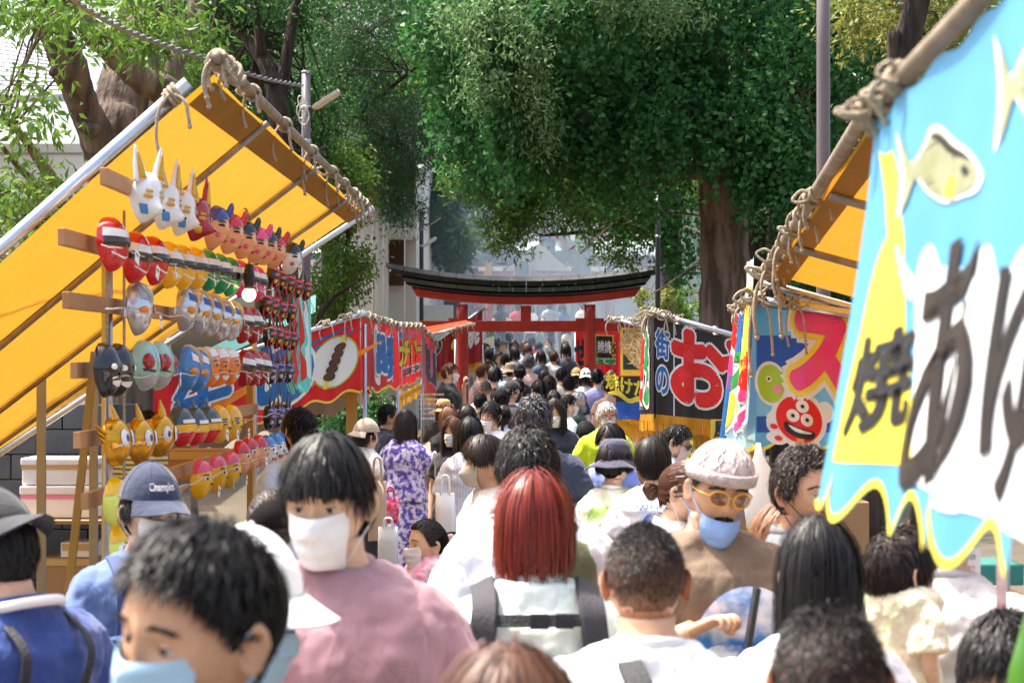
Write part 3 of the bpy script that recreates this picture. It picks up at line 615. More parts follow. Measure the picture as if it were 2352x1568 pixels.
def pipe(parent, A, B, r=.017, m=None, name='pipe'): return MB().tube([A, lerp(A, B, .5), B], r, 12).build(name, m or M_CHROME, parent)
def knot(parent, p, d, r=.02, rope=.009, tails=(.16, .11), loops=2, sc=1.0, seed=0):
    """A rope lashing round a pipe at p (direction d): turns round the pipe, bow loops and two hanging tails."""
    rope = rope * .62
    rg = np.random.default_rng(seed + int(abs(p[0] * 977 + p[1] * 131 + p[2] * 37) * 10)); p = np.asarray(p, float); d = np.asarray(d, float); d /= np.linalg.norm(d)
    u = np.cross(d, (0, 0, 1.)); u /= np.linalg.norm(u) + 1e-9; v = np.cross(u, d); b = MB(); a = np.linspace(0, 2 * np.pi * 3.2, 44)
    b.tube([p + d * (x - 10) * .0028 * sc + (r + rope * .8) * (u * math.cos(x) + v * math.sin(x)) for x in a], rope, 6)
    for k in range(loops):
        s = 1 if k % 2 else -1; c = p + u * 0 + np.array([0, -r - rope, .0]); w = .05 * sc * rg.uniform(.7, 1.3)
        b.tube(curve_pts([c, c + np.array([s * w, -.012, w * rg.uniform(.1, .9)]), c + np.array([s * w * 1.7, -.01, w * rg.uniform(-.3, .4)]), c + np.array([s * w * .9, -.02, -w * .45]), c], 5), rope * .9, 6)
    for k, t in enumerate(tails):
        t *= sc * rg.uniform(.8, 1.3); s = (1 if k % 2 else -1) * rg.uniform(.01, .05) * sc; c = p + np.array([s * .3, -r - rope, 0])
        P = curve_pts([c, c + np.array([s, -.012, -t * .25]), c + np.array([s * 1.3, -.016, -t * .65]), c + np.array([s * 1.2 + .01, -.012, -t])], 4)
        b.tube(P, rope * .85, 6); b.sphere(P[-1], rope * 1.25, 6, 5)
    return b.build('rope_knot', M_ROPE, parent)
def lashing(parent, A, B, n, r=.02, rope=.009, sc=1.0, seed=0, jit=.0):
    A, B = np.asarray(A, float), np.asarray(B, float); L = np.linalg.norm(B - A); t = np.linspace(0, 1, int(28 * n)); d = (B - A) / L
    u = np.cross(d, (0, 0, 1.)); u /= np.linalg.norm(u); v = np.cross(u, d)
    rope_ = rope; rope = rope * .62
    w = (r + rope) * (1 + .25 * np.sin(t * 31 + seed))
    MB().tube([A + (B - A) * q + ww * (u * math.cos(q * n * 2 * np.pi) + v * math.sin(q * n * 2 * np.pi)) for q, ww in zip(t, w)], rope, 6).build('rope_lashing', M_ROPE, parent)
    for k in range(n):
        q = (k + .5) / n; knot(parent, A + (B - A) * q, d, r, rope_, (random.uniform(.08, .2), random.uniform(.05, .14)), k % 2, sc * .75, seed + k)

# ---------------------------------------------------------------- mask stall (west side, front)
ms = thing('mask_stall', 'mask stall of steel poles and wooden rails under a raised yellow awning', 'stall', (-1.63, 10, 0))
AW = lambda u, v: lerp(lerp((-1.17, 7.5, 2.98), (-1.17, 14.3, 2.98), u), lerp((-3.95, 7.5, .53), (-3.95, 14.3, 1.15), u), v)
uu = np.linspace(0, 1, 60); vv = np.linspace(0, 1, 40); A = np.zeros((40, 60, 3))
for i, v in enumerate(vv):
    for j, u in enumerate(uu):
        A[i, j] = AW(u, v) + np.array([0, 0, -.018 * abs(math.sin(u * math.pi * 4)) + .008 * math.sin(u * 40 + v * 9) * math.sin(v * 13)])
MB().grid(A).build('awning', M_TARP, ms)
for v0, v1 in ((0, .035),):
    A2 = np.stack([[AW(u, v) + np.array([.0, 0, -.03]) for u in uu] for v in (v0, v1)]); MB().grid(A2).build('awning_hem', mat('tarp_hem', '#8a6a10', .7, var=.2, transl=.3), ms)
for u in (.2, .5, .8):
    pipe(ms, AW(u, -.01) - [0, 0, .045], AW(u, 1) - [0, 0, .045], .014, M_RUST, 'awning_rib')
    A2 = np.stack([[AW(u + du, v) - np.array([0, 0, .012]) for v in np.linspace(0, 1, 12)] for du in (.006, .011)]); MB().grid(A2).build('tarp_seam', mat('tarp_seam', '#6b4c14', .8), ms)
pipe(ms, AW(-.012, .03) + [0, 0, .03], AW(-.012, 1) + [0, 0, .03], .026, M_CHROME, 'edge_pipe')
pipe(ms, AW(1.012, -.03) + [0, 0, -.03], AW(1.012, 1.02) + [0, 0, -.03], .022, M_CHROME, 'edge_pipe')
FA, FB = AW(-.02, -.01) + [0, 0, .02], AW(1.02, -.01) + [0, 0, .02]
pipe(ms, FA, FB, .022, M_RUST, 'front_pipe')
for k, (q, n) in enumerate(((.01, 2), (.14, 2), (.30, 2), (.47, 3), (.63, 2), (.74, 2), (.88, 2), (.97, 3))):
    knot(ms, lerp(FA, FB, q), (0, 1, 0), .024, .013, (.2, .13, .26)[:n], k % 3 == 1, .8, k)
lashing(ms, lerp(FA, FB, .0), lerp(FA, FB, .07), 4, .024, .014, .9, 3); lashing(ms, lerp(FA, FB, .82), FB, 4, .022, .012, 1.2, 8)
e0, e1 = AW(-.012, .03) + [0, 0, .03], AW(-.012, 1) + [0, 0, .03]
knot(ms, lerp(e0, e1, .345), e1 - e0, .028, .015, (.34, .2, .36), 1, 1.0, 5); knot(ms, lerp(e0, e1, .02), e1 - e0, .028, .013, (.2, .14), 0, 1.0, 6)
MX = -1.63
def my(px, X=MX): return X * FPX / (px - VX)
def post(px, m, w=.035, X=MX, z1=2.4, name='post', wood=0):
    Y = my(px, X); b = MB()
    if wood: b.box((X, Y, z1 / 2), (w, w, z1)); return b.build(name, m, ms, smooth=False, bevel=.003)
    return b.tube([(X, Y, 0), (X, Y, z1 / 2), (X, Y, z1)], w / 2, 12).build(name, m, ms)
post(246, M_STEEL, .046, X=-1.70, z1=2.40); post(574, M_WOODY, .035, z1=1.95, wood=1, X=-1.68); post(585, M_STEEL, .03, z1=2.2, X=-1.7)
a, c = W(208, 900, 7.9), W(165, 1290, 7.9); MB().box((a + c) / 2, (.03, .03, 1.0), roty(math.atan2(a[0] - c[0], a[2] - c[2]))).build('prop_pole', M_WOODY, ms, smooth=False, bevel=.003)
RAILS = [(160, 2.345, 590), (170, 2.12, 590), (188, 1.865, 590), (195, 1.606, 600), (212, 1.37, 590)]
for px, z, pe in RAILS:
    y0, y1 = my(px), my(pe); MB().box((MX - .03, (y0 + y1) / 2, z), (.028, y1 - y0, .062)).build('rail', M_WOOD, ms, smooth=False, bevel=.003)
    MB().tube([(MX + .115, y, z - .02 - .012 * math.sin(y * 5) ** 2) for y in np.linspace(y0, y1, 40)], .0028, 4).build('string', M_LAMP, ms)
MB().box((-1.45, 9.3, 2.535), (.026, 4.9, .06)).build('rail', M_WOOD, ms, smooth=False, bevel=.003)
for px, z0, z1 in ((268, .3, 2.5), (228, 1.3, 2.3)):
    MB().tube([(MX + .03, my(px), z) for z in np.linspace(z0, z1, 6)], .006, 5).build('string', M_ROPE, ms)
# end banner with torn red and teal streaks
bn = Banner(W(664, 672, 13.6), W(712, 676, 15.6), .62, .68, fold=.03, nf=4, seed=4); bn.cloth(ms, P_TEAL, scallop=.08, ns_=6)
for k in range(7):
    x = bn.L * (k + .5) / 7.5; bn.decal(blob2d([(-.1, -.28), (.04, -.2), (.1, -.02), (.02, .06), (.12, .2), (-.02, .27), (-.08, .1), (.0, 0)], 4), (x, .3 + .04 * (k % 2)), (P_RED, P_WHITE)[k % 3 == 2], 1 + k % 2, 'printed_streak', sc=1.1)
# hanging bulb, lit
bt = thing('light_bulb', 'lit bare filament bulb on a cord among the masks', 'light bulb', W(572, 690, 10.5))
p = W(572, 676, 10.5)
MB().sphere(p, .037, 20, 14).build('globe', mat('bulb_glass_lit', '#ffdf9a', .2, emit=2.2), bt)
MB().tube([p + [0, 0, .03], p + [0, 0, .06], p + [0, 0, .10], p + [0, 0, .16]], [.022, .026, .03, .02], 14).build('socket', M_BLACK, bt)
MB().tube(curve_pts([p + [0, 0, .15], p + [.005, 0, .3], W(572, 500, 10.5), W(562, 478, 10.7), W(530, 482, 10.9)], 6), .005, 5).build('cord', mat('old_cord', '#6b5a44', .8), bt)
# back of the stall: steel frame, foam boxes on a folding table
for px, Y, z1 in ((95, 11.2, 1.85), (215, 12, 1.8), (447, 13.4, 1.5)):
    x = W(px, 0, Y)[0]; b = MB(); b.box((x, Y, z1 / 2), (.05, .03, z1)); b.build('frame_post', mat('grey_angle_iron', '#a7abae', .5, metal=.4, var=.15), ms, smooth=False, bevel=.003)
tb = thing('folding_table', 'folding table with dark steel legs behind the masks', 'table', (-3.55, 15.0, 0))
MB().box((-3.55, 15.0, .712), (1.25, .7, .03)).build('table_top', M_CARD, tb, smooth=False, bevel=.004)
for sx_ in (-.55, .55):
    for sy_ in (-.3, .3): MB().tube([(-3.55 + sx_, 15.0 + sy_, 0), (-3.55 + sx_, 15.0 + sy_, .697)], .016, 8).build('leg', M_DPOLE, tb)
for i, (x0, x1, y0, y1, Y, lab, tape) in enumerate(((48, 222, 1116, 1189, 14.8, 'long white foam box with pink tape on the folding table', '#e58ab4'), (50, 218, 1052, 1113, 14.82, 'white foam box with tan tape stacked on another box', '#c9a276'))):
    p, q = W(x0, y0, Y), W(x1, y1, Y); t = thing('foam_box', lab, 'foam box', ((p[0] + q[0]) / 2, Y + .18, q[2])); zm = q[2] + (p[2] - q[2]) * .72
    MB().box(((p[0] + q[0]) / 2, Y + .18, (q[2] + zm) / 2), (q[0] - p[0], .36, zm - q[2])).build('box_body', M_FOAM, t, smooth=False, bevel=.012)
    MB().box(((p[0] + q[0]) / 2, Y + .18, (zm + p[2]) / 2 + .003), (q[0] - p[0] + .02, .38, p[2] - zm)).build('lid', M_FOAM, t, smooth=False, bevel=.012)
    MB().box(((p[0] + q[0]) / 2, Y + .18, zm - .012), (q[0] - p[0] + .006, .366, .03)).build('tape', mat('tape' + tape, tape, .4), t, smooth=False)
for (x0, x1, y0, y1, Y, m, lab) in ((100, 230, 1275, 1408, 14.9, M_CARD, 'open cardboard carton under the folding table'), (150, 232, 1240, 1274, 14.9, M_FOAM, 'flat white foam tray on the cardboard carton'), (395, 520, 1030, 1100, 12.6, M_CARD, 'brown cardboard carton behind the striped shirt vendor')):
    p, q = W(x0, y0, Y), W(x1, y1, Y); t = thing('carton', lab, 'box', ((p[0] + q[0]) / 2, Y, q[2]))
    MB().box(((p[0] + q[0]) / 2, Y, (p[2] + q[2]) / 2), (q[0] - p[0], .3, p[2] - q[2])).build('box_body', m, t, smooth=False, bevel=.006)
    MB().box(((p[0] + q[0]) / 2, Y - .153, p[2] - .035), (q[0] - p[0] - .02, .004, .05)).build('tape', mat('brown_tape', '#c7a66c', .35), t, smooth=False)

# ---------------------------------------------------------------- skewer stall (red)
def stall_frame(t, pts, ztop, m=M_STEEL):
    for x, y in pts: MB().tube([(x, y, 0), (x, y, ztop / 2), (x, y, ztop)], .018, 10).build('post', m, t)
sk = thing('skewer_stall', 'red bannered skewer stall with white circle showing a meat skewer', 'stall', (-2.1, 17.5, 0))
C0 = W(827, 727, 16); L0 = W(352, 880, 16)
b1 = Banner(L0, C0, .54, .57, fold=.018, nf=4, seed=1); b1.cloth(sk, M_RED, scallop=.05, ns_=6, border=P_YEL, bw=.018)
for k in range(5): b1.decal(blob2d([(-.3, -.03), (0, -.05), (.35, .0), (.1, .01), (-.3, .0)], 4), (b1.L * (.12 + .2 * k), .42 - .07 * (k % 3)), P_OR, 1, 'printed_flame', rot=-.3)
b1.text('牛', b1.uv(465, 905), .44, .42, [(.10, P_WHITE), (.055, P_BLUE)]); b1.text('め', b1.uv(652, 850), .46, .50, [(.10, P_WHITE), (.05, P_BLUE)])
cu = b1.uv(769, 831); b1.decal(disc2d(.205), cu, P_LIME, 1, 'printed_disc'); b1.decal(disc2d(.192), cu, P_WHITE, 2, 'printed_disc')
ax = (.35, -.94); SK = np.array([[.36, .94], [-.94, .36]])
b1.decal(poly2d([(-.018, -.21), (.018, -.21), (.018, .21), (-.018, .21)]), cu, P_YEL, 3, 'printed_stick', rot=.42)
for k in range(5):
    q = -.115 + k * .057; c = (cu[0] - q * math.sin(.42), cu[1] + q * math.cos(.42)); b1.decal(disc2d(.052, .034, 14), c, P_BLK, 4, 'printed_meat', rot=.1 * k - .2); b1.decal(disc2d(.047, .029, 14), c, P_BRN, 5, 'printed_meat', rot=.1 * k - .2)
for k, (dx, dy) in enumerate(((.0, .09), (.05, .14))): b1.decal(blob2d([(-.28, .02), (0, -.02), (.28, -.05), (.05, .0)], 4), (b1.L - .34 + dx, dy), P_BLUE, 1, 'printed_stroke')
C1 = W(915, 752, 20.6)
b2 = Banner(C0 + [.01, .01, 0], C1, .58, .60, fold=.03, nf=5, seed=2); b2.cloth(sk, M_RED, scallop=.05, ns_=7, border=P_YEL, bw=.02)
b2.text('串', b2.uv(866, 812), .95, .42, [(.10, P_WHITE), (.045, P_BLUE)]); b2.text('焼', b2.uv(893, 818), .95, .42, [(.09, P_WHITE), (.04, P_BLUE)])
for px, py in ((846, 800), (906, 818)): b2.decal(blob2d([(-.1, -.24), (.12, -.27), (.2, 0), (.1, .24), (-.08, .2), (-.16, 0)], 4), b2.uv(px, py), P_WHITE, 1, 'printed_leaf'); b2.decal(blob2d([(-.04, -.2), (.06, -.2), (.1, 0), (.02, .18), (-.06, .1)], 4), b2.uv(px, py), P_BRN, 2, 'printed_leaf')
pipe(sk, L0 + [0, -.03, .03], C0 + [.06, -.03, .03], .02); pipe(sk, C0 + [0, -.06, .03], C1 + [0, .3, .03], .02)
lashing(sk, C0 + [0, 0, .03], C1 + [0, 0, .03], 7, .02, .011, 1.5, 3); lashing(sk, C0 + [-.35, -.03, -.08], C0 + [0, -.03, .03], 2, .02, .011, 1.3, 9)
stall_frame(sk, [(-1.30, 16.2), (-1.30, 20.4), (-2.9, 16.2)], 2.2); MB().box((-1.42, 16.35, .95), (.09, .03, 1.9)).build('board', M_WOODY, sk, smooth=False, bevel=.004)
b3 = Banner(C0 + [-.02, .35, -.02], C1 + [-.3, 0, 0], .66, .68, fold=.02, nf=5, seed=5); b3.cloth(sk, M_BEIGE, 'banner_lining', scallop=.05, ns_=6)
b4 = Banner(L0 + [0, .35, -.04], C0 + [-.05, .35, -.04], .6, .66, fold=.02, nf=5, seed=6); b4.cloth(sk, M_BEIGE, 'banner_lining', scallop=.05, ns_=7)
A = np.stack([[W(725, 676, 16.6), W(420, 830, 16.6)], [W(725, 715, 16.2), W(400, 872, 16.2)]]); MB().grid(np.stack([lerp(A[0, 0], A[0, 1], np.linspace(0, 1, 8)[:, None]), lerp(A[1, 0], A[1, 1], np.linspace(0, 1, 8)[:, None])])).build('awning', cloth('turquoise_tarp', '#74cfc6', .5, .5), sk)
MB().box((-1.75, 18.5, .45), (.6, 3.6, .9)).build('counter', M_CARD, sk, smooth=False, bevel=.01)
# nacho stall
na = thing('nacho_stall', 'red stall with yellow katakana lettering and gold fringe', 'stall', (-1.5, 23, 0))
D0, D1 = C1 + [.0, .02, .0], W(970, 752, 25.4)
b = Banner(D0, D1, .62, .62, fold=.02, nf=4, seed=3); b.cloth(na, M_RED, scallop=.04, ns_=6, border=P_YEL, bw=.02); b.fringe(na, .12, t0=.10)
b.text('ナチョソー', b.uv(940, 806), 4.3, .26, [(.10, P_BLK), (.055, P_YEL)]); b.text('富士山スー', b.uv(940, 768), 3.6, .08, [(.06, P_WHITE), (.02, P_BLUE)])
b.decal(poly2d([(-2.2, -.055), (2.2, -.055), (2.2, .055), (-2.2, .055)], .3), b.uv(944, 847), P_WHITE, 1, 'printed_strip'); b.text('おまRCCOー', b.uv(944, 847), 3.9, .075, [(.02, P_DBRN)])
pipe(na, D0 + [0, 0, .03], D1 + [0, 0, .03], .018); lashing(na, D0 + [0, 0, .03], D1 + [0, 0, .03], 5, .02, .012, 1.7, 21); stall_frame(na, [(-1.3, 20.9), (-1.3, 25.2)], 2.3)
MB().box((-1.7, 23, .45), (.6, 3.6, .9)).build('counter', M_CARD, na, smooth=False, bevel=.01)
b = MB()
for k in range(9):
    for j in range(6):
        q = W(965 + k * 6.5 + j, 905 + j * 11, 22.5)
        b.box(q, (.026, .01, .022), rotz(.2))
b.build('card_display', mat('pinkish_cards', '#cda39a', .6, color2='#e0d6d0', island=1), na, smooth=False)
g3 = thing('brush_lettered_stall', 'red stall with pink and black brush lettering next to the gate', 'stall', (-1.4, 27.5, 0))
E0, E1 = D1 + [.0, .02, -.03], W(1002, 792, 29.2)
b = Banner(E0, E1, .80, .78, fold=.03, nf=4, seed=7); b.cloth(g3, M_RED); b.fringe(g3, .12)
b.text('焼鳥', b.uv(986, 838), 2.6, .46, [(.12, P_PINK), (.05, P_BLK)])
pipe(g3, E0 + [0, 0, .03], E1 + [0, 0, .03], .018); lashing(g3, E0 + [0, 0, .03], E1 + [0, 0, .03], 4, .02, .014, 1.8, 31); stall_frame(g3, [(-1.3, 25.7), (-1.3, 29)], 2.2)
MB().box((-1.7, 27.4, .45), (.6, 3, .9)).build('counter', M_CARD, g3, smooth=False, bevel=.01)
# stall with orange roof beside the pillar and the dark red stall behind the gate
og = thing('orange_roofed_stall', 'stall with small orange striped awning close to the gate pillar', 'stall', (-1.3, 31, 0))
q = [W(966, 775, 30.5), W(1092, 742, 30.5), W(1070, 735, 32.5), W(966, 752, 32.5)]
for k in range(6):
    u0, u1 = k / 6, (k + .96) / 6; MB().add([lerp(q[0], q[3], u0), lerp(q[1], q[2], u0), lerp(q[1], q[2], u1), lerp(q[0], q[3], u1)], [(0, 1, 2, 3)]).build('awning_strip', (M_RED, mat('orange_tarp', '#dd6a1c', .5, transl=.4))[k % 2], og, smooth=False)
pipe(og, q[0], q[1], .02); lashing(og, lerp(q[0], q[1], .45), q[1], 3, .02, .012, 1.6, 41)
stall_frame(og, [(W(985, 0, 30.6)[0], 30.6), (W(985, 0, 32.4)[0], 32.4)], 2.15); stall_frame(og, [(W(1046, 0, 32.6)[0], 32.6)], 2.25)
dr = thing('dark_red_stall', 'dark red stall with gold fringe seen behind the gate pillar', 'stall', (-1.4, 37, 0))
a, c = W(985, 800, 37.2), W(1108, 712, 37.2)
b = Banner(a, c, .52, .98, fold=.03, nf=3, seed=8); b.cloth(dr, M_DRED); b.fringe(dr, .14)
b.decal(disc2d(.16), b.uv(1000, 800), P_WHITE, 1, 'printed_disc'); b.decal(disc2d(.14), b.uv(1000, 800), P_BLK, 2, 'printed_disc'); b.decal(disc2d(.07, .09, 12), b.uv(1043, 790), P_YEL, 1, 'printed_mark'); b.text('焼', b.uv(1085, 770), .3, .4, [(.05, P_WHITE)])
pipe(dr, a + [0, 0, .02], c + [0, 0, .02], .025); knot(dr, c + [0, 0, .02], c - a, .025, .014, (.2, .2), 2, 1.8, 1); stall_frame(dr, [(a[0], 37.4), (c[0], 37.4)], 2.2)
wc = thing('white_cool_stall', 'pale stall cloth with blue COOL lettering beyond the gate', 'stall', (-.8, 40, 0))
a, c = W(1076, 790, 40), W(1135, 770, 40); b = Banner(a, c, .42, .42, fold=.02, nf=3, seed=9); b.cloth(wc, cloth('cream_vinyl', '#e3dcc0', .5, .4), scallop=.03, ns_=4)
b.decal(poly2d([(-.25, -.07), (.25, -.07), (.25, .07), (-.25, .07)]), b.uv(1108, 814), P_BLUE, 1, 'printed_strip'); b.text('COOL★', b.uv(1108, 814), .44, .1, [(.02, P_WHITE)]); stall_frame(wc, [(a[0], 40.1), (c[0], 40.1)], 2.2)

# ---------------------------------------------------------------- east side: red stall past the gate
rr = thing('green_strip_stall', 'red stall with black brush lettering and green strip beyond the gate', 'stall', (1.3, 37, 0))
a, c = W(1322, 752, 36.5), W(1424, 756, 36.5); b = Banner(a, c, .86, .86, fold=.03, nf=3, seed=10); b.cloth(rr, M_RED, scallop=.05, ns_=4, border=P_YEL)
b.text('せ', b.uv(1333, 808), .2, .45, [(.04, P_BLK)]); b.decal(poly2d([(-.17, -.22), (.17, -.22), (.17, .22), (-.17, .22)]), b.uv(1388, 796), P_YEL, 1, 'printed_frame'); b.decal(poly2d([(-.15, -.2), (.15, -.2), (.15, .2), (-.15, .2)]), b.uv(1388, 796), P_DBRN, 2, 'printed_frame'); b.text('辨焼', b.uv(1388, 796), .24, .22, [(.03, P_WHITE)]); b.text('め', b.uv(1414, 800), .16, .26, [(.08, P_YEL), (.02, P_BLK)])
b.decal(poly2d([(-.4, -.07), (.4, -.07), (.4, .07), (-.4, .07)]), b.uv(1390, 828), P_GRN, 1, 'printed_strip'); b.text('たてア', b.uv(1390, 828), .6, .11, [(.03, P_WHITE)]); stall_frame(rr, [(a[0], 36.7), (c[0], 36.7)], 2.4)
# okonomiyaki stall
ok = thing('noodle_picture_stall', 'red stall with framed fried noodle picture and yellow lettering on black', 'stall', (1.0, 18, 0))
a, c = W(1420, 738, 17.6), W(1560, 775, 17.6); b = Banner(a, c, .80, .80, fold=.015, nf=3, seed=11); b.cloth(ok, M_RED, scallop=0)
def rect(b, x0, x1, y0, y1, m, l, nm='printed_panel'):
    p = [b.uv(x0, y0), b.uv(x1, y0 + (x1 - x0) * .0), b.uv(x1, y1), b.uv(x0, y1)]; b.decal(poly2d(p), (0, 0), m, l, nm)
rect(b, 1425, 1520, 752, 862, P_YEL, 1); rect(b, 1431, 1520, 758, 848, mat('dark_photo', '#26302a', .4), 2)
b.decal(blob2d([(-.14, -.1), (-.04, -.17), (.12, -.15), (.2, 0), (.14, .13), (0, .17), (-.1, .1), (-.17, .02)], 4), b.uv(1466, 802), mat('noodle_photo', '#e0bd7a', .5, color2='#b07a3c', vscale=60, contrast=.6, detail=8), 3, 'printed_noodles')
for k in range(16): b.decal(blob2d([(-.05, 0), (0, -.03), (.05, .01), (0, -.018)], 4), (b.uv(1466, 802)[0] + random.uniform(-.1, .12), b.uv(1466, 802)[1] + random.uniform(-.1, .12)), mat('noodle_light', '#f3dda4', .5), 4, 'printed_noodles', rot=random.uniform(0, 6))
rect(b, 1415, 1520, 864, 935, M_BLK, 1); b.text('焼けたソ', b.uv(1452, 888), .48, .14, [(.04, P_YEL)]); rect(b, 1415, 1520, 922, 962, M_BLUE, 2); b.decal(blob2d([(-.2, 0), (-.1, -.05), (0, 0), (.1, -.05), (.25, .02), (.1, 0), (0, .04), (-.1, 0)], 4), b.uv(1445, 915), P_YEL, 3, 'printed_scallop')
b.fringe(ok, .13, t0=.06); pipe(ok, a + [-.05, -.02, .02], c + [0, -.02, .02], .02); lashing(ok, a + [-.1, 0, .02], a + [.25, 0, -.0], 4, .02, .011, 1.4, 51)
b = Banner(a + [.0, .5, -.1], c + [0, .5, -.1], .80, .80, fold=.02, nf=3, seed=12); b.cloth(ok, M_DRED, 'inner_banner'); b.fringe(ok, .14)
stall_frame(ok, [(a[0] + .05, 17.8), (c[0], 17.8)], 2.3); MB().box((1.5, 18.6, .45), (1.3, 1.2, .9)).build('counter', M_CARD, ok, smooth=False, bevel=.01)
# black banner stall
bk = thing('black_bannered_stall', 'black bannered stall with huge red hiragana and gold fringe', 'stall', (1.3, 14.5, 0))
a, c = W(1502, 728, 13.8), W(1760, 800, 13.8); b = Banner(a, c, .70, .56, fold=.022, nf=2.5, seed=13); b.cloth(bk, M_BLK); b.fringe(bk, .09)
b.text('お', b.uv(1604, 848), .36, .46, [(.085, P_WHITE), (.055, P_RED)]); b.text('や', b.uv(1715, 850), .34, .40, [(.085, P_WHITE), (.055, P_RED)]); b.text('街', b.uv(1521, 790), .095, .19, [(.09, P_WHITE), (.03, P_BLUE)]); b.text('の', b.uv(1521, 872), .085, .18, [(.09, P_WHITE), (.03, P_BLUE)])
b.decal(poly2d([(-.004, -.32), (.004, -.32), (.004, .32), (-.004, .32)]), b.uv(1548, 850), P_WHITE, 1, 'printed_line')
b5 = Banner(W(1476, 742, 15.1), a + [-.005, 0, 0], .72, .70, fold=.02, nf=3, seed=14); b5.cloth(bk, M_BLK); b5.fringe(bk, .09, n=40)
b5.text('名物', (.35, .34), .5, .5, [(.12, P_WHITE), (.06, P_RED)]); b5.text('焼', (.85, .34), .42, .5, [(.1, P_WHITE), (.04, P_GRN)])
pipe(bk, a + [-.02, -.03, .03], c + [0, -.03, .03], .02); pipe(bk, a + [0, 0, .03], W(1476, 742, 15.1) + [0, 0, .03], .02)
knot(bk, a + [.01, -.03, .03], c - a, .022, .012, (.14, .1), 2, 1.2, 1); knot(bk, a + [.1, -.03, .0], c - a, .022, .009, (.16, .1), 2, 1.1, 2); knot(bk, lerp(a, c, .86) + [0, -.03, .03], c - a, .022, .009, (.14, .08), 2, 1.1, 3); lashing(bk, W(1476, 742, 15.1) + [0, 0, .03], a + [0, 0, .03], 4, .02, .01, 1.2, 61)
b6 = Banner(a + [.02, .45, -.1], c + [0, .45, -.1], .68, .62, fold=.02, nf=3, seed=15); b6.cloth(bk, M_DRED, 'inner_banner'); b6.fringe(bk, .1)
stall_frame(bk, [(a[0] + .04, 14.0), (W(1655, 0, 14)[0], 14.4), (c[0], 14.0)], 2.15)
MB().box((1.75, 14.7, .45), (1.4, 1.1, .9)).build('counter', M_CARD, bk, smooth=False, bevel=.01)
for k in range(5): MB().box((1.25 + k * .26, 14.35, .97), (.2, .3, .14)).build('tray', (M_STEEL, M_WHITE, M_CARD)[k % 3], bk, smooth=False, bevel=.01)
sg = MB(); p, q = W(1632, 962, 13.5), W(1712, 1008, 13.5); t = thing('price_board', 'yellow board with brown brush lettering hung under the black banner', 'sign', (p[0], 13.5, q[2]))
bb_ = Banner(p, [q[0], 13.5, p[2]], p[2] - q[2], fold=0); bb_.cloth(t, mat('yellow_card', '#d9b94e', .6, var=.1), 'board', ns=4, nt=4); bb_.text('風り', (bb_.L / 2, bb_.h0 / 2), bb_.L * .8, bb_.h0 * .8, [(.03, P_DBRN)])
p, q = W(1574, 1000, 12.6), W(1592, 1075, 12.6); t = thing('vertical_sign', 'narrow yellow vertical sign with black and red characters on a stall post', 'sign', (p[0], 12.6, q[2]))
bb_ = Banner(p, [q[0], 12.6, p[2]], .62, fold=0); bb_.cloth(t, mat('lemon_card', '#ece35a', .6), 'board', ns=3, nt=6)
for k, ch in enumerate('や焼き'): bb_.text(ch, (bb_.L / 2, .09 + k * .12), bb_.L * .85, .1, [(.02, P_RED if k == 2 else P_BLK)])
# ball game stall with blue banner and yellow awning
bs = thing('ball_game_stall', 'light blue bannered stall with pink katakana and yellow awning', 'stall', (1.5, 8, 0))
a, c = W(1734, 700, 9), W(2060, 752, 9); b = Banner(a, c, .60, .58, fold=.014, nf=2.4, seed=16); b.cloth(bs, M_SKYB, scallop=.055, ns_=3, border=P_YEL, bw=.016)
rect(b, 1738, 2050, 770, 850, M_BLUE, 1); rect(b, 1738, 2050, 905, 955, M_LBLUE, 1); rect(b, 1738, 2050, 955, 992, M_BLUE, 1); b.decal(blob2d([(-.2, 0), (0, -.08), (.2, -.02), (.3, .05), (0, .07)], 4), b.uv(1880, 880), M_LBLUE, 2, 'printed_wave')
b.text('ス', b.uv(1885, 812), .25, .31, [(.20, P_WHITE), (.14, P_YEL), (.075, P_MAG)])
cu = b.uv(1836, 962); b.decal(disc2d(.128), cu, P_WHITE, 2, 'printed_creature')
for x, y, w, h in ((-.12, .03, .03, .05), (-.1, .1, .05, .03), (.07, .12, .03, .05), (.12, -.05, .04, .05)): b.decal(disc2d(w, h, 12), (cu[0] + x, cu[1] + y), P_WHITE, 2, 'printed_creature')
b.decal(disc2d(.106), cu, P_RED, 3, 'printed_creature')
for x, y in ((-.03, -.012), (.033, -.002), (.012, -.06)): b.decal(disc2d(.029, None, 16), (cu[0] + x, cu[1] + y), P_WHITE, 4, 'printed_creature'); b.decal(disc2d(.009, None, 10), (cu[0] + x, cu[1] + y), P_BLK, 5, 'printed_creature')
b.decal(blob2d([(-.065, .02), (0, .04), (.07, .05), (.06, .08), (.0, .085), (-.06, .06)], 4), cu, P_BLK, 4, 'printed_creature'); b.decal(blob2d([(-.05, .032), (0, .045), (.055, .053), (.03, .062), (-.02, .057)], 4), cu, P_WHITE, 5, 'printed_creature')
b.decal(poly2d([(-.012, .085), (.02, .085), (.015, .125), (-.02, .125)]), cu, P_OR, 4, 'printed_creature')
for s in ((-.115, .05), (-.095, .1), (.07, .13)): b.decal(disc2d(.018, .012, 10), (cu[0] + s[0], cu[1] + s[1]), P_RED, 4, 'printed_creature')
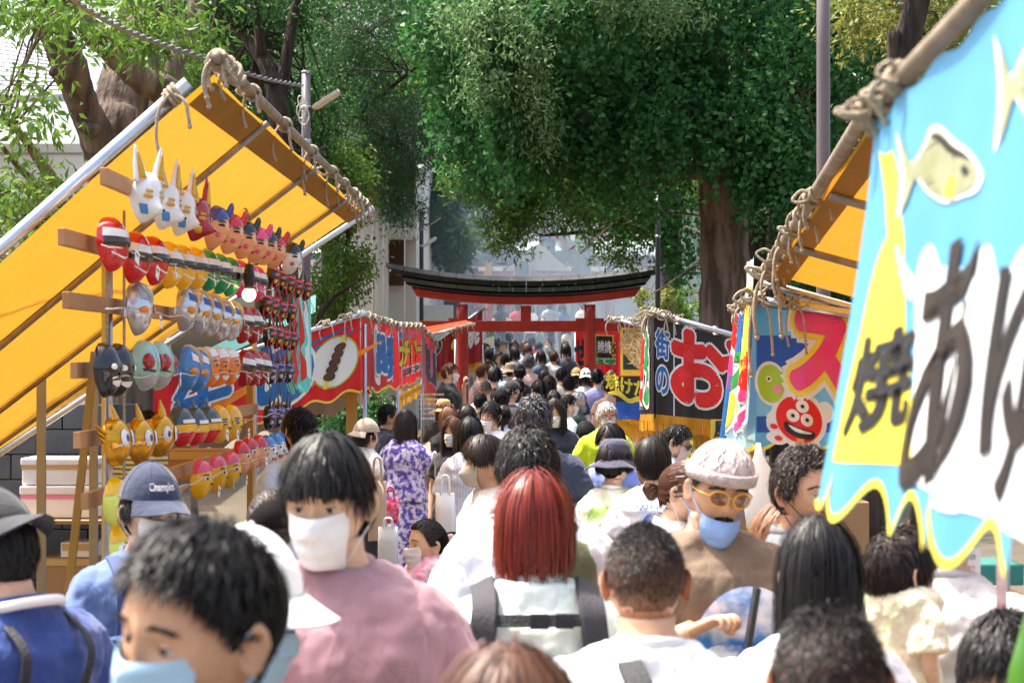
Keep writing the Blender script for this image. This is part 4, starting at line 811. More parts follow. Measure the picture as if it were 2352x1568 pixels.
cu = b.uv(1770, 880); b.decal(disc2d(.075, .10), cu, P_WHITE, 2, 'printed_creature'); b.decal(disc2d(.062, .085), cu, P_LIME, 3, 'printed_creature'); b.decal(disc2d(.02), (cu[0] + .03, cu[1] + .02), P_PINK, 4, 'printed_creature'); b.decal(disc2d(.014), (cu[0] - .01, cu[1] - .02), P_WHITE, 4, 'printed_creature'); b.decal(disc2d(.006), (cu[0] - .01, cu[1] - .02), P_BLK, 5, 'printed_creature')
b5 = Banner(W(1688, 728, 9.95), a, .62, .62, sway=(-.03, 0, 0), fold=.035, nf=3.5, seed=17); b5.cloth(bs, P_PALE, scallop=.06, ns_=4, border=P_YEL)
for k in range(9):
    b5.text('スボール'[k % 4], (b5.L * (k % 3 + .5) / 3, .1 + .19 * (k // 3)), b5.L * .26, .17, [(.14, P_WHITE), (.07, (P_RED, P_BLUE, P_YEL, P_MAG, P_GRN)[k % 5])])
pipe(bs, a + [-.05, -.03, .03], c + [0, -.03, .03], .021); pipe(bs, a + [0, 0, .03], W(1688, 728, 9.95) + [0, 0, .03], .021)
knot(bs, a + [.16, -.03, .01], c - a, .023, .010, (.16, .2), 2, 1.0, 4); knot(bs, a + [.0, -.03, .03], c - a, .023, .013, (.26, .2), 3, 1.2, 5); lashing(bs, W(1688, 728, 9.95) + [0, 0, .03], a + [0, 0, .03], 5, .021, .01, 1.1, 71)
Fs, Ns = W(1768, 628, 9.0), W(2035, 215, 5.0); YA = lambda u, v: lerp(lerp(Fs, Ns, u), lerp(Fs + [1.5, 0, -.42], Ns + [1.5, 0, -.40], u), v)
A = np.array([[YA(u, v) - np.array([0, 0, .02 * abs(math.sin(u * 9.4))]) for u in np.linspace(0, 1, 40)] for v in np.linspace(0, 1, 20)]); MB().grid(A).build('awning', mat('orange_yellow_tarp', '#d29a30', .6, color2='#b88422', vscale=2, transl=.34, bump=.12, bscale=5, tcol='#c88a24'), bs)
A = np.array([[YA(u, v) - np.array([0, 0, .035]) for u in np.linspace(0, 1, 20)] for v in (0, .05)]); MB().grid(A).build('awning_hem', mat('tarp_hem_dark', '#8f6a12', .7, transl=.3), bs)
pipe(bs, YA(-.01, 0) + [-.02, 0, .0], YA(1.02, 0) + [-.02, 0, .0], .022, M_RUST, 'front_pipe'); pipe(bs, YA(0, -.02) - [0, 0, .05], YA(0, 1) - [0, 0, .05], .02)
for u in (.33, .66): pipe(bs, YA(u, 0) - [0, 0, .05], YA(u, 1) - [0, 0, .05], .015, M_RUST, 'awning_rib')
lashing(bs, YA(0, 0) + [-.02, 0, 0], YA(.62, 0) + [-.02, 0, 0], 6, .023, .011, 1.1, 81); knot(bs, YA(.02, 0), Ns - Fs, .024, .016, (.3, .22), 3, 1.2, 9)
stall_frame(bs, [(a[0] + .04, 9.15), (1.25, 5.2), (c[0], 9.15)], 2.2)
MB().box((1.7, 8.2, .45), (.9, 1.6, .9)).build('counter', M_CARD, bs, smooth=False, bevel=.01)
for k in range(6): MB().box((1.34 + .16 * (k % 3), 7.7 + .4 * (k // 3), .95 + .0 * k), (.13, .18, .11)).build('clear_tub', mat('clear_tub', '#dfe6e8', .15, alpha=.7), bs, smooth=False, bevel=.006)
# plastic bags hanging on the corner post
for i, (px, py, Y, lab) in enumerate(((1742, 1120, 8.8, 'bunch of white plastic bags hanging from the ball game stall'),)):
    p = W(px, py, Y); t = thing('plastic_bag_bundle', lab, 'plastic bags', (p[0], Y, p[2] - .18)); b = MB(); a_ = np.linspace(0, 2 * np.pi, 14, endpoint=False)
    b.loft([[(p[0] + r * math.cos(x) * (1 + .15 * math.sin(3 * x + z * 20)), Y + .5 * r * math.sin(x), p[2] + z) for x in a_] for z, r in ((-.2, .03), (-.17, .055), (-.05, .06), (.08, .05), (.15, .018), (.2, .01))]); b.build('bag_film', mat('bag_film', '#eceded', .35, transl=.5), t)

# ---------------------------------------------------------------- fish stall, closest banner
fs = thing('grilled_fish_stall', 'sky blue bannered stall with printed fish and brown brush hiragana', 'stall', (.9, 2.4, 0))
a, c = W(2004, 282, 2.95), W(2470, -190, 2.12); b = Banner(a, c, .515, .655, sway=(-.075, -.02, 0), fold=.016, nf=1.6, seed=18, sag=.012); b.cloth(fs, M_SKYB, scallop=.055, ns_=5, ns=160, nt=40, border=P_YEL, bw=.012)
def pxpoly(b, pts, m, l, nm, smooth=True):
    P = [b.uv(*p) for p in pts]; b.decal(blob2d(P, 6) if smooth else poly2d(P), (0, 0), m, l, nm)
pxpoly(b, [(2020, 345), (2052, 345), (2066, 400), (2078, 540), (2082, 800), (2098, 1074), (2000, 1064), (1912, 1058), (1948, 880), (1998, 660), (2040, 540)], P_YEL, 1, 'printed_panel', False)
b.text_px('焼', 1965, 2095, 770, 980, [(.03, P_BLK)])
# white cloud behind the big hiragana
pxpoly(b, [(2105, 640), (2140, 560), (2175, 640), (2200, 700), (2265, 560), (2300, 640), (2360, 560), (2420, 640), (2440, 1250), (2330, 1230), (2240, 1180), (2120, 1120), (2088, 1060), (2100, 880)], P_WHITE, 1, 'printed_cloud')
b.text_px('あ', 2105, 2235, 590, 1110, [(.016, P_DBRN)], 4); b.text_px('ゆ', 2275, 2425, 560, 1130, [(.016, P_DBRN)], 4)
def fish(cx, cy, w, h, flip=1):
    o = [(-.5, -.36), (-.36, -.06), (-.2, -.22), (-.1, -.42), (.1, -.36), (.36, -.16), (.5, .08), (.36, .28), (.1, .36), (-.12, .28), (-.3, .12), (-.44, .42), (-.5, .5), (-.46, .1)]
    pxpoly(b, [(cx + x * w * 1.14, cy + y * h * 1.18) for x, y in o], P_WHITE, 2, 'printed_fish'); pxpoly(b, [(cx + x * w, cy + y * h) for x, y in o], P_OLIVE, 3, 'printed_fish')
    pxpoly(b, [(cx - .1 * w, cy - .38 * h), (cx + .1 * w, cy - .34 * h), (cx + .42 * w, cy - .08 * h), (cx + .1 * w, cy - .22 * h)], P_DBRN, 4, 'printed_fish')
    pxpoly(b, [(cx + .3 * w, cy + .02 * h), (cx + .36 * w, cy - .03 * h), (cx + .4 * w, cy + .03 * h), (cx + .35 * w, cy + .08 * h)], P_BLK, 5, 'printed_fish'); pxpoly(b, [(cx + .15 * w, cy + .1 * h), (cx + .22 * w, cy + .14 * h), (cx + .18 * w, cy + .36 * h), (cx + .08 * w, cy + .3 * h)], P_YEL, 4, 'printed_fish')
fish(2162, 385, 175, 190); fish(2395, 190, 190, 260)
pxpoly(b, [(2060, 560), (2110, 640), (2160, 612), (2230, 640), (2150, 660), (2090, 690)], P_PALE, 1, 'printed_splash'); pxpoly(b, [(2100, 1080), (2180, 1160), (2160, 1170), (2090, 1090)], P_WHITE, 2, 'printed_splash')
pipe(fs, a + (a - c) * .06 + [0, 0, .02], c + [0, 0, .02], .0155, M_RUST, 'banner_pipe')
dd = c - a
for k, (q, sc) in enumerate(((-.02, .7), (.0, .75), (.07, .6), (.16, .8))): knot(fs, a + dd * q + [0, 0, .02], dd, .017, .0075, (.07, .09), 2, sc * .8, k + 90)
b7 = Banner(a + [.16, .3, -.02], c + [.35, .4, -.02], .58, .70, fold=.02, nf=2, seed=19); b7.cloth(fs, M_BEIGE, 'banner_lining', scallop=.06, ns_=3)
stall_frame(fs, [(1.5, 3.05)], 2.3)
MB().box((1.45, 3.3, .45), (.7, 1.5, .9)).build('counter', M_CARD, fs, smooth=False, bevel=.01)
# notice sheet, teal crate, hanging strip and green pole at the fish stall
p, q = W(2135, 1262, 5.3), W(2262, 1400, 5.3); t = thing('notice_sheet', 'white notice sheet with red and black printed lines at the fish stall', 'notice', (p[0], 5.3, q[2]))
bb_ = Banner(p, [q[0], 5.35, p[2]], p[2] - q[2], fold=.002); bb_.cloth(t, mat('notice_paper', '#f4f2f0', .6), 'sheet', ns=6, nt=6)
for k, tx_ in enumerate(('イカの本日', '唐揚でつかまり', 'って注出し★', 'うまい魚', '営業中〃')): bb_.text(tx_, (bb_.L * .56, .022 + k * .028), bb_.L * .62, .013, [(.01, (P_DBRN, P_RED)[k % 2])])
p = W(2275, 1310, 5.6); tag(MB().box(p, (.14, .2, .06)).build('crate', mat('teal_crate', '#2b7d78', .5), smooth=False, bevel=.006), 'small teal plastic crate behind the white notice', 'crate')
p, q = W(2288, 1280, 4.0), W(2308, 1410, 4.0); tag(Banner(p, W(2312, 1282, 4.0), .115, .13, fold=.001).cloth(None, mat('pink_paper_strip', '#f0d8d6', .5, color2='#dba29c', vscale=30), 'paper_strip', ns=6, nt=10), 'narrow pale pink paper strip hanging at the fish stall', 'paper strip')
tag(MB().tube([W(2322, 1700, 2.6), W(2345, 1540, 2.6), W(2385, 1400, 2.6)], .016, 12).build('green_pole', mat('green_plastic', '#7cc142', .35)), 'bright green plastic pole leaning at the fish stall', 'pole')
# ================================================================ TOY MASKS ON THE RACK
def gloss(n, c, r=.18, **k): return mat('toy_' + n, c, r, spec=.6, coat=.4, **k)
G = {n: gloss(n, c) for n, c in dict(red='#cf1420', yellow='#f2b90c', green='#0d8f5e', pink='#e8408c', white='#eceae8', black='#17161a', peach='#eda673', navy='#3a3f8f', darkred='#a5141f', teal='#9fd0c4', blue='#3b84cf', orange='#f0801e', lime='#dfe66c', purple='#8d78c8', slate='#3d4c4e', amber='#d9931f', grey='#a9acae', brown='#4a3428', rose='#e0506a').items()}
G['silver'] = gloss('silver', '#c9ccd4', .25, metal=.7); G['gold'] = gloss('gold', '#d79a16', .22, metal=.75); G['visor'] = gloss('visor', '#2a211c', .1)
M_TAG = mat('price_tag_card', '#f4f2ef', .6)
class Mask:
    def __init__(s, name, label, w=.082, h=.108, d=.085, taper=.35, group='toy masks on the rack'):
        s.t = thing(name, label, 'mask', (0, 0, 0), group, rz=0.0); s.w, s.h, s.d, s.tp = w, h, d, taper
    def S(s, az, z, lift=0):
        q = np.sqrt(np.clip(1 - (z / s.h) ** 2, 0.0, 1)); k = np.clip(-z / s.h, 0, 1)
        return np.stack([(s.w * q * (1 - s.tp * k ** 1.5) + lift) * np.sin(az), -(s.d * q ** .8 * (1 - .12 * k) + lift) * np.cos(az), z * np.ones_like(az)], -1)
    def shell(s, m, bump=None, az=1.55, name='shell'):
        z = s.h * np.cos(np.linspace(.04, np.pi - .04, 22)); a = np.linspace(-az, az, 26); Z, A = np.meshgrid(z, a, indexing='ij'); P = s.S(A, Z)
        if bump is not None: P = P + bump(P)
        b = MB(); b.grid(P); b.grid(P * .95 + np.array([0, .004, 0]), flip=True); s.bump = bump
        return b.build(name, m, s.t)
    def patch(s, a0, a1, zb, zt, m, lift=.003, name='panel', n=14, nz=6):
        a = np.linspace(a0, a1, n); f = lambda q: q(a) if callable(q) else np.full(n, q)
        B, T = f(zb), f(zt); k = np.linspace(0, 1, nz)[:, None]; Z = T * (1 - k) + B * k
        P = s.S(np.broadcast_to(a, Z.shape), Z, lift)
        if s.bump is not None: P = P + s.bump(P)
        return MB().grid(P).build(name, m, s.t)
    def oval(s, az, z, rw, rh, m, lift=.004, name='eye', dome=.3):
        t = np.linspace(0, 1, 6)[:, None]; a = np.linspace(0, 2 * np.pi, 18, endpoint=False)
        A = az + t * rw / s.w * np.cos(a); Z = z + t * rh * np.sin(a); P = s.S(A, Z, lift)
        if s.bump is not None: P = P + s.bump(P)
        n = P[0, 0].copy(); n[2] = 0; n /= np.linalg.norm(n) + 1e-9; P = P + n * (dome * min(rw, rh) * np.sqrt(np.clip(1 - t ** 2, 0, 1)))[..., None]
        return MB().grid(P, True, flip=True).build(name, m, s.t)
    def cone(s, p, tip, r0, r1, m, name='ear', flat=.5, sides=10, bend=(0, 0, 0)):
        p, tip = np.array(p), np.array(tip); return MB().tube(curve_pts([p, (p + tip) / 2 + np.array(bend), tip], 5), np.interp(np.linspace(0, 1, 11), [0, .5, .85, 1], [r0, (r0 + r1) * .62, r1 * 1.4 + .003, r1]), sides, flat=flat).build(name, m, s.t)
    def tag_card(s, dx=.02, dz=-.05, rot=.3):
        p = s.S(np.array([.5]), np.array([dz]), .018)[0]; MB().box(p + np.array([dx, -.012, 0]), (.052, .002, .058), rotz(.3) @ roty(rot)).build('price_tag', M_TAG, s.t, smooth=False)
        MB().box(p + np.array([dx, -.0135, .008]), (.03, .002, .008), rotz(.3) @ roty(rot)).build('tag_print', P_DBRN, s.t, smooth=False)
def m_visor(c, cn):
    k = Mask('helmet_mask', f'glossy {cn} toy helmet mask with dark visor', .083, .112, .09, .3)
    k.shell(G[c]); k.patch(-1.2, 1.2, lambda a: -.022 + .012 * np.abs(a), lambda a: .016 + .01 * np.abs(a), G['visor'], .004, 'visor'); k.patch(-1.25, 1.25, lambda a: .018 + .01 * np.abs(a), lambda a: .05 + .012 * np.abs(a), G['white'], .003, 'brow_band')
    k.patch(-.06, .06, .055, .104, G['white'], .003, 'crest_line', 4); k.patch(-.9, .9, lambda a: -.045 - .02 * np.cos(a * 2), lambda a: -.038 - .02 * np.cos(a * 2), G['white'], .003, 'mouth_line'); k.cone(k.S(np.array([1.5]), np.array([.03]))[0], (.095, .0, .06), .014, .004, G['white'], 'side_fin'); return k
def m_fox(c, acc, label):
    k = Mask('fox_mask', label, .078, .1, .07, .5); bump = lambda P: np.stack([0 * P[..., 0], -.055 * np.exp(-(P[..., 0] / .028) ** 2 - ((P[..., 2] + .038) / .026) ** 2), 0 * P[..., 0]], -1)
    k.shell(G[c], bump)
    for sgn in (-1, 1):
        k.cone((sgn * .045, -.02, .065), (sgn * .07, .012, .20), .036, .005, G[c], flat=.45); k.cone((sgn * .046, -.032, .075), (sgn * .066, -.006, .178), .02, .003, G[acc], 'inner_ear', flat=.3)
        k.oval(sgn * .5, .012, .02, .009, G['amber'], .004); k.patch(sgn * .75 - .2, sgn * .75 + .2, lambda a: -.06 + 0 * a, lambda a: -.02 + 0 * a, G['blue'] if c == 'white' else G['gold'], .003, 'cheek_mark', 6)
        k.patch(sgn * .45 - .2, sgn * .45 + .2, lambda a: .026 + .0 * a, lambda a: .032 + .01 * np.abs(a), G[acc], .004, 'brow_mark', 6)
    k.oval(0, -.036, .009, .006, G['black'], .004, 'nose'); return k
def m_face(cap, skin, label, spots=0):
    k = Mask('comic_face_mask', label, .08, .105, .08, .2); bump = lambda P: np.stack([0 * P[..., 0], -.02 * np.exp(-(P[..., 0] / .018) ** 2 - ((P[..., 2] + .01) / .016) ** 2) - .018 * np.exp(-(P[..., 0] / .02) ** 2 - ((P[..., 2] + .055) / .014) ** 2), 0 * P[..., 0]], -1)
    k.shell(G[skin], bump); k.patch(-1.5, 1.5, lambda a: .042 + .006 * np.cos(a * 3), lambda a: .1045 + 0 * a, G[cap], .006, 'headscarf', 20, 8); k.cone((.03, -.06, .06), (.05, -.06, .125), .03, .012, G[cap], 'scarf_knot')
    for sgn in (-1, 1):
        k.patch(sgn * .5 - .22, sgn * .5 + .22, .012, lambda a: .018 + .006 * np.cos((a - sgn * .5) * 6), G['black'], .003, 'eye', 8, 3); k.patch(sgn * .5 - .26, sgn * .5 + .26, .030, lambda a: .035 + .006 * np.cos((a - sgn * .5) * 5), G['black'], .003, 'eyebrow', 8, 3); k.oval(sgn * .62, -.03, .016, .014, G['rose'], .002, 'cheek', 0.2)
    k.oval(0, -.056, .013, .012, G['red'], .004, 'mouth'); return k
def m_silver(c, label, fin=1, side='navy'):
    k = Mask('crested_mask', label, .076, .112, .088, .35); k.shell(G[c])
    if fin:
        P = [(0, .115), (-.035, .12), (-.075, .10), (-.098, .06), (-.095, .02), (-.07, .02), (-.06, .06), (-.03, .09)]; MB().prism(P, lambda y, z: (.006, y, z), lambda y, z: (-.006, y, z)).build('crest_fin', G['silver'], k.t, smooth=False)
    for sgn in (-1, 1):
        k.oval(sgn * .62, -.008, .022, .017, G['amber'] if fin == 1 else G['orange'], .004, dome=.5); k.patch(min(sgn * .15, sgn * .75), max(sgn * .15, sgn * .75), lambda a: .03 + .02 * np.abs(a), lambda a: .06 + .03 * np.abs(a), G[side], .003, 'brow_panel', 8)
        k.cone((sgn * .075, .0, .0), (sgn * .088, .0, -.035), .018, .008, G[c], 'ear_disc', .4)
    k.patch(-.5, .5, -.066, lambda a: -.058 - .008 * np.cos(a * 4), G['grey'], .003, 'mouth', 8, 3); return k
def m_lens(c, label):
    k = Mask('goggle_mask', label, .088, .112, .085, .35); k.shell(G[c])
    for sgn in (-1, 1): k.oval(sgn * .62, .018, .03, .036, G['darkred'], .004, dome=.5); k.patch(min(sgn * .2, sgn * .95), max(sgn * .2, sgn * .95), lambda a: -.036 + .014 * np.abs(a), lambda a: -.026 + .016 * np.abs(a), G['black'], .003, 'eye_line', 8, 3)
    k.patch(-1.2, 1.2, -.1, lambda a: -.05 + .01 * np.abs(a), G['grey'], .004, 'jaw'); k.patch(-.05, .05, -.03, .1, G['silver'], .006, 'ridge', 4); return k
def m_plain(c, label, acc=None, eye='white', w=.084, h=.105, mouth=None, acc_z=.04, pup=1):
    k = Mask('plain_mask', label, w, h, .08, .2); k.shell(G[c])
    for sgn in (-1, 1):
        k.oval(sgn * .5, .01, .015, .012, G[eye], .003)
        if pup: k.oval(sgn * .48, .009, .008, .008, G['black'], .006); k.patch(sgn * .5 - .24, sgn * .5 + .24, .026, lambda a: .030 + .004 * np.cos((a - sgn * .5) * 5), G['brown'], .003, 'eyebrow', 8, 3)
    if acc: k.patch(-1.52, 1.52, lambda a: acc_z + .008 * np.cos(a * 2), lambda a: h * .995 + 0 * a, G[acc], .005, 'forehead_panel', 20, 8)
    if mouth: k.patch(-.6, .6, lambda a: -.05 - .02 * np.cos(a * 2), lambda a: -.045 + 0 * a, G[mouth], .004, 'mouth', 10, 4)
    k.oval(0, -.02, .010, .008, G['black'] if c != 'peach' else G['peach'], .006, 'nose', .6); return k
def m_war(acc, ribbon, label):
    k = Mask('horned_mask', label, .062, .08, .07, .4); k.shell(G['black'])
    for sgn in (-1, 1):
        k.cone((sgn * .03, -.035, .062), (sgn * .06, -.04, .135), .014, .002, G['black'], 'horn', .7); k.oval(sgn * .55, .008, .018, .010, G[acc], .004); k.patch(min(sgn * .1, sgn * 1.0), max(sgn * .1, sgn * 1.0), lambda a: .028 + .018 * np.abs(a), lambda a: .04 + .026 * np.abs(a), G[acc], .005, 'brow_plate', 8, 3); k.patch(sgn * .7 - .2, sgn * .7 + .2, -.045, -.02, G['gold' if acc == 'rose' else 'silver'], .004, 'cheek_plate', 6, 3)
        MB().grid(np.array([[(sgn * (.045 + .018 * q), -.04 + .01 * math.sin(z * 40), -.02 - z) for q in (0, 1)] for z in np.linspace(0, .15, 8)])).build('ribbon', mat('ribbon_' + ribbon, ribbon, .5, transl=.2), k.t)
    k.patch(-.5, .5, -.06, -.048, G[acc], .005, 'mouth_plate', 8, 3); k.oval(0, .05, .012, .014, G[acc], .006, 'gem', .6); return k
def m_gold():
    k = Mask('finned_mask', 'shiny gold toy mask with pointed fins', .085, .1, .085, .15); k.shell(G['gold'])
    for sgn in (-1, 1):
        k.oval(sgn * .42, .012, .022, .036, G['white'], .004); k.oval(sgn * .36, .012, .008, .016, G['navy'], .011)
        for q in range(3): k.cone((sgn * .075, -.005, .035 - q * .018), (sgn * (.118 - .008 * q), .01, .075 - q * .024), .016, .003, G['gold'], 'side_fin')
    k.cone((0, -.03, .085), (0, -.01, .165), .03, .004, G['gold'], 'top_fin'); return k
def m_cap():
    k = Mask('billed_mask', 'slate domed toy mask with yellow band', .084, .1, .085, .1); k.shell(G['slate']); k.patch(-1.5, 1.5, -.03, lambda a: .006 + 0 * a, G['yellow'], .008, 'bill_band', 18); k.patch(-1.4, 1.4, -.098, lambda a: -.03 + 0 * a, G['red'], .006, 'lower_mouth', 18)
    k.patch(-.7, .7, .012, lambda a: .03 + .0 * a, G['white'], .004, 'eye_panel', 10, 3); k.cone((0, -.02, .09), (0, -.01, .135), .012, .005, G['slate'], 'top_knot'); return k
PROTO = {
 'red': lambda: m_visor('red', 'red'), 'yellow': lambda: m_visor('yellow', 'yellow'), 'green': lambda: m_visor('green', 'green'), 'pink': lambda: m_visor('pink', 'pink'), 'crimson': lambda: m_lens('rose', 'rose red toy mask with dark red goggle eyes and grey jaw'),
 'wfox': lambda: m_fox('white', 'gold', 'white fox mask with blue cheeks'), 'rfox': lambda: m_fox('darkred', 'gold', 'dark red fox mask at the end of the fox row'),
 'bluecap': lambda: m_face('navy', 'peach', 'peach comic face mask wearing a navy headscarf'), 'redcap': lambda: m_face('red', 'peach', 'peach comic face mask wearing a red headscarf'), 'blackcap': lambda: m_face('black', 'peach', 'peach comic face mask wearing a black headscarf'), 'pinkcap': lambda: m_face('pink', 'peach', 'peach comic face mask wearing a pink headscarf'), 'whiteface': lambda: m_face('black', 'white', 'white comic face mask with black hair at the end of the comic row'),
 'silver': lambda: m_silver('silver', 'silver toy mask with fin crest'), 'plainsilver': lambda: m_silver('silver', 'single plain silver toy mask with round ear discs near the steel post', 2, 'grey'),
 'bw': lambda: m_plain('black', 'black toy mask with white eyes', None, 'white', .08, .11, 'white', pup=0), 'lens': lambda: m_lens('teal', 'pale teal toy mask with red goggles'), 'blueflame': lambda: m_silver('blue', 'blue toy mask with crest fin', 1, 'white'), 'orange': lambda: m_plain('orange', 'orange toy mask with white forehead', 'white', 'amber', .08, .108, 'white', .05), 'roseband': lambda: m_visor('darkred', 'deep red'),
 'warred': lambda: m_war('rose', '#c81e22', 'small black horned mask with red ribbons'), 'warpur': lambda: m_war('purple', '#3a3442', 'small black horned mask with purple plates'),
 'gold': m_gold, 'cap': m_cap, 'plainyellow': lambda: m_plain('yellow', 'plain bright yellow toy mask', None, 'brown'), 'pinkband': lambda: m_plain('yellow', 'yellow toy mask with pink forehead', 'rose', 'white'), 'redhat': lambda: m_plain('peach', 'peach toy mask with glossy red cap', 'red', 'white', acc_z=.03), 'bluehood': lambda: m_plain('white', 'white toy mask with blue hood', 'blue', 'white', mouth='red', acc_z=.035), 'lime': lambda: m_plain('lime', 'pale lime toy mask low on the steel post', 'yellow', 'white', .072, .1)}
ROWS = [  # (kind, centre px, height z, x offset)
 ('wfox', [(318, 2.50), (362, 2.50), (400, 2.50)], -1.42), ('rfox', [(436, 2.50)], -1.42), ('bluecap', [(478, 2.50)], -1.42), ('redcap', [(513, 2.50), (618, 2.51)], -1.42), ('blackcap', [(545, 2.50), (597, 2.51)], -1.42), ('pinkcap', [(575, 2.50)], -1.42), ('whiteface', [(655, 2.51)], -1.42),
 ('red', [(235, 2.34), (290, 2.315), (332, 2.32)], -1.6), ('yellow', [(368, 2.32), (399, 2.325), (430, 2.335)], -1.6), ('green', [(460, 2.345), (487, 2.345), (511, 2.345)], -1.6), ('pink', [(535, 2.35), (556, 2.35), (575, 2.35)], -1.6), ('warred', [(612, 2.42), (632, 2.42), (651, 2.41), (670, 2.40), (690, 2.40)], -1.6),
 ('warred', [(596, 2.24), (613, 2.23), (632, 2.22), (652, 2.22), (604, 2.06), (622, 2.05), (641, 2.04), (658, 2.04)], -1.6),
 ('plainsilver', [(294, 2.105)], -1.6), ('silver', [(406, 2.14), (440, 2.13), (466, 2.125), (491, 2.11), (515, 2.11)], -1.6), ('roseband', [(541, 2.10), (565, 2.10), (545, 1.86), (565, 1.86), (584, 1.855)], -1.6),
 ('bw', [(222, 1.865), (252, 1.865)], -1.6), ('lens', [(314, 1.88), (346, 1.88)], -1.6), ('blueflame', [(410, 1.865), (436, 1.855)], -1.6), ('orange', [(463, 1.87), (488, 1.87), (512, 1.87)], -1.6), ('warpur', [(609, 1.83), (628, 1.83), (648, 1.825), (604, 1.555), (623, 1.55), (642, 1.545)], -1.6),
 ('gold', [(243, 1.59), (300, 1.575), (350, 1.58)], -1.6), ('cap', [(398, 1.60), (430, 1.59), (462, 1.585)], -1.6), ('plainyellow', [(489, 1.575), (517, 1.57)], -1.6), ('lime', [(246, 1.36), (254, 1.17)], -1.6),
 ('pinkband', [(444, 1.33), (480, 1.33), (513, 1.325)], -1.6), ('redhat', [(538, 1.365), (559, 1.37), (580, 1.37)], -1.6), ('bluehood', [(601, 1.35), (619, 1.355), (636, 1.355)], -1.6)]
used = {}; ORD = ['first', 'second', 'third', 'fourth', 'fifth', 'sixth']
def rail_name(z): return 'awning' if z > 2.46 else 'top' if z > 2.28 else 'upper' if z > 2.15 else 'second' if z > 1.98 else 'middle' if z > 1.7 else 'lower' if z > 1.45 else 'bottom'
seen = {}
for kind, spots, X in ROWS:
    for px, z in spots: seen.setdefault((kind, rail_name(z)), []).append(px)
for kind, spots, X in ROWS:
    for px, z in spots:
        if kind not in used:
            pm = PROTO[kind](); used[kind] = pm.t; o = pm.t
        else: o = copy_tree(used[kind])
        sib = sorted(seen[(kind, rail_name(z))]); many = sum(len(v) for k_, v in seen.items() if k_[0] == kind) > 1
        if 'base' not in o: o['base'] = o['label']
        if many: o['label'] = '%s, %s from the steel post, %s rail' % (o['base'], ORD[sib.index(px)], rail_name(z))
        Y = X * FPX / (px - VX); j = random.uniform
        o.location = (X + .02, Y, z); top = X > -1.5; o.scale = (.94,) * 3
        o.rotation_euler = (R(10 if top else j(-6, 4)), 0, R((62 if top else 76) + j(-9, 9)))
        if random.random() < .42 and not top and kind not in ('warred', 'warpur'):
            tg = MB(); a = j(-.5, .5); tg.box((.045, -.105, -.06), (.05, .002, .056), rotz(.25) @ roty(a)); tg.box((.045, -.1065, -.052), (.026, .002, .007), rotz(.25) @ roty(a), 1)
            q = tg.build('price_tag', [M_TAG, P_DBRN], None, smooth=False); q.parent = o
# ================================================================ PEOPLE: builder
def skin(n, c): return mat('skin_' + n, c, .48, color2=c, bump=.05, bscale=220, spec=.35) if False else mat('skin_' + n, c, .46, var=.16, vscale=22, bump=.10, bscale=300, spec=.4, sss=.18)
SKIN = {'fair': skin('fair', '#eabf9f'), 'mid': skin('mid', '#dcaa88'), 'tan': skin('tan', '#c8946e'), 'deep': skin('deep', '#a9764f')}
M_LIP = mat('lip', '#b8625a', .4); M_EYEW = mat('eye_white', '#e6e2de', .15); M_IRIS = mat('eye_iris', '#1c120c', .08, spec=.8)
def hairm(n, c, c2, r=.48):
    m = mat('hair_' + n, c, r, color2=c2, island=1, spec=.32); return m
HAIR = {'black': hairm('black', '#0c0a0a', '#241f1e', .48), 'blackbrown': hairm('blackbrown', '#1a1211', '#36271f'), 'brown': hairm('brown', '#4a2d20', '#5f3c2a'), 'lightbrown': hairm('lightbrown', '#6d4730', '#93694a'), 'red': hairm('red', '#4a120d', '#8f3424', .36), 'grey': hairm('grey', '#3a3a3c', '#8a8a8c'), 'silver': hairm('silver', '#8d8c8a', '#d6d4d0'), 'salt': hairm('salt', '#1a1a1c', '#5a5a5e')}
def hairbase(col):
    c = {'black': '#0c0a0b', 'blackbrown': '#1a1312', 'brown': '#3f261a', 'lightbrown': '#5d3c29', 'red': '#471109', 'grey': '#3d3d40', 'silver': '#9a9996', 'salt': '#1f1f21'}[col]
    return mat('hairbase_' + col, c, .8, spec=.15)
def buzzmat(sk):
    n = 'buzz_' + sk
    if n in MATS: return MATS[n]
    m = mat(n, '#16110f', .8, spec=.2); nt = m.node_tree; N = nt.nodes; tc = N.new('ShaderNodeTexCoord'); sp = N.new('ShaderNodeSeparateXYZ'); no = N.new('ShaderNodeTexNoise'); no.inputs['Scale'].default_value = 26; no.inputs['Detail'].default_value = 6
    ad = N.new('ShaderNodeMath'); ad.operation = 'MULTIPLY_ADD'; ad.inputs[1].default_value = .11; mr = N.new('ShaderNodeMapRange'); mr.inputs[1].default_value = 1.60; mr.inputs[2].default_value = 1.72; mx = N.new('ShaderNodeMix'); mx.data_type = 'RGBA'
    base = {'fair': '#9a7a66', 'mid': '#8a6a55', 'tan': '#7a5a44', 'deep': '#5f4534'}[sk]; mx.inputs[6].default_value = hexc(base); mx.inputs[7].default_value = hexc('#120e0d')
    L = nt.links; L.new(tc.outputs['Object'], sp.inputs[0]); L.new(tc.outputs['Object'], no.inputs[0]); L.new(no.outputs[0], ad.inputs[0]); L.new(sp.outputs[2], ad.inputs[2]); L.new(ad.outputs[0], mr.inputs[0]); L.new(mr.outputs[0], mx.inputs[0]); L.new(mx.outputs[2], N['Principled BSDF'].inputs['Base Color']); return m
def fabric(n, c, **k):
    k.setdefault('var', .12); k.setdefault('vscale', 5); k.setdefault('crease', 0 if k.get('bump') else .26); k.setdefault('sheen', .2)
    return mat('cloth_' + n, c, k.pop('rough', .85), **k)

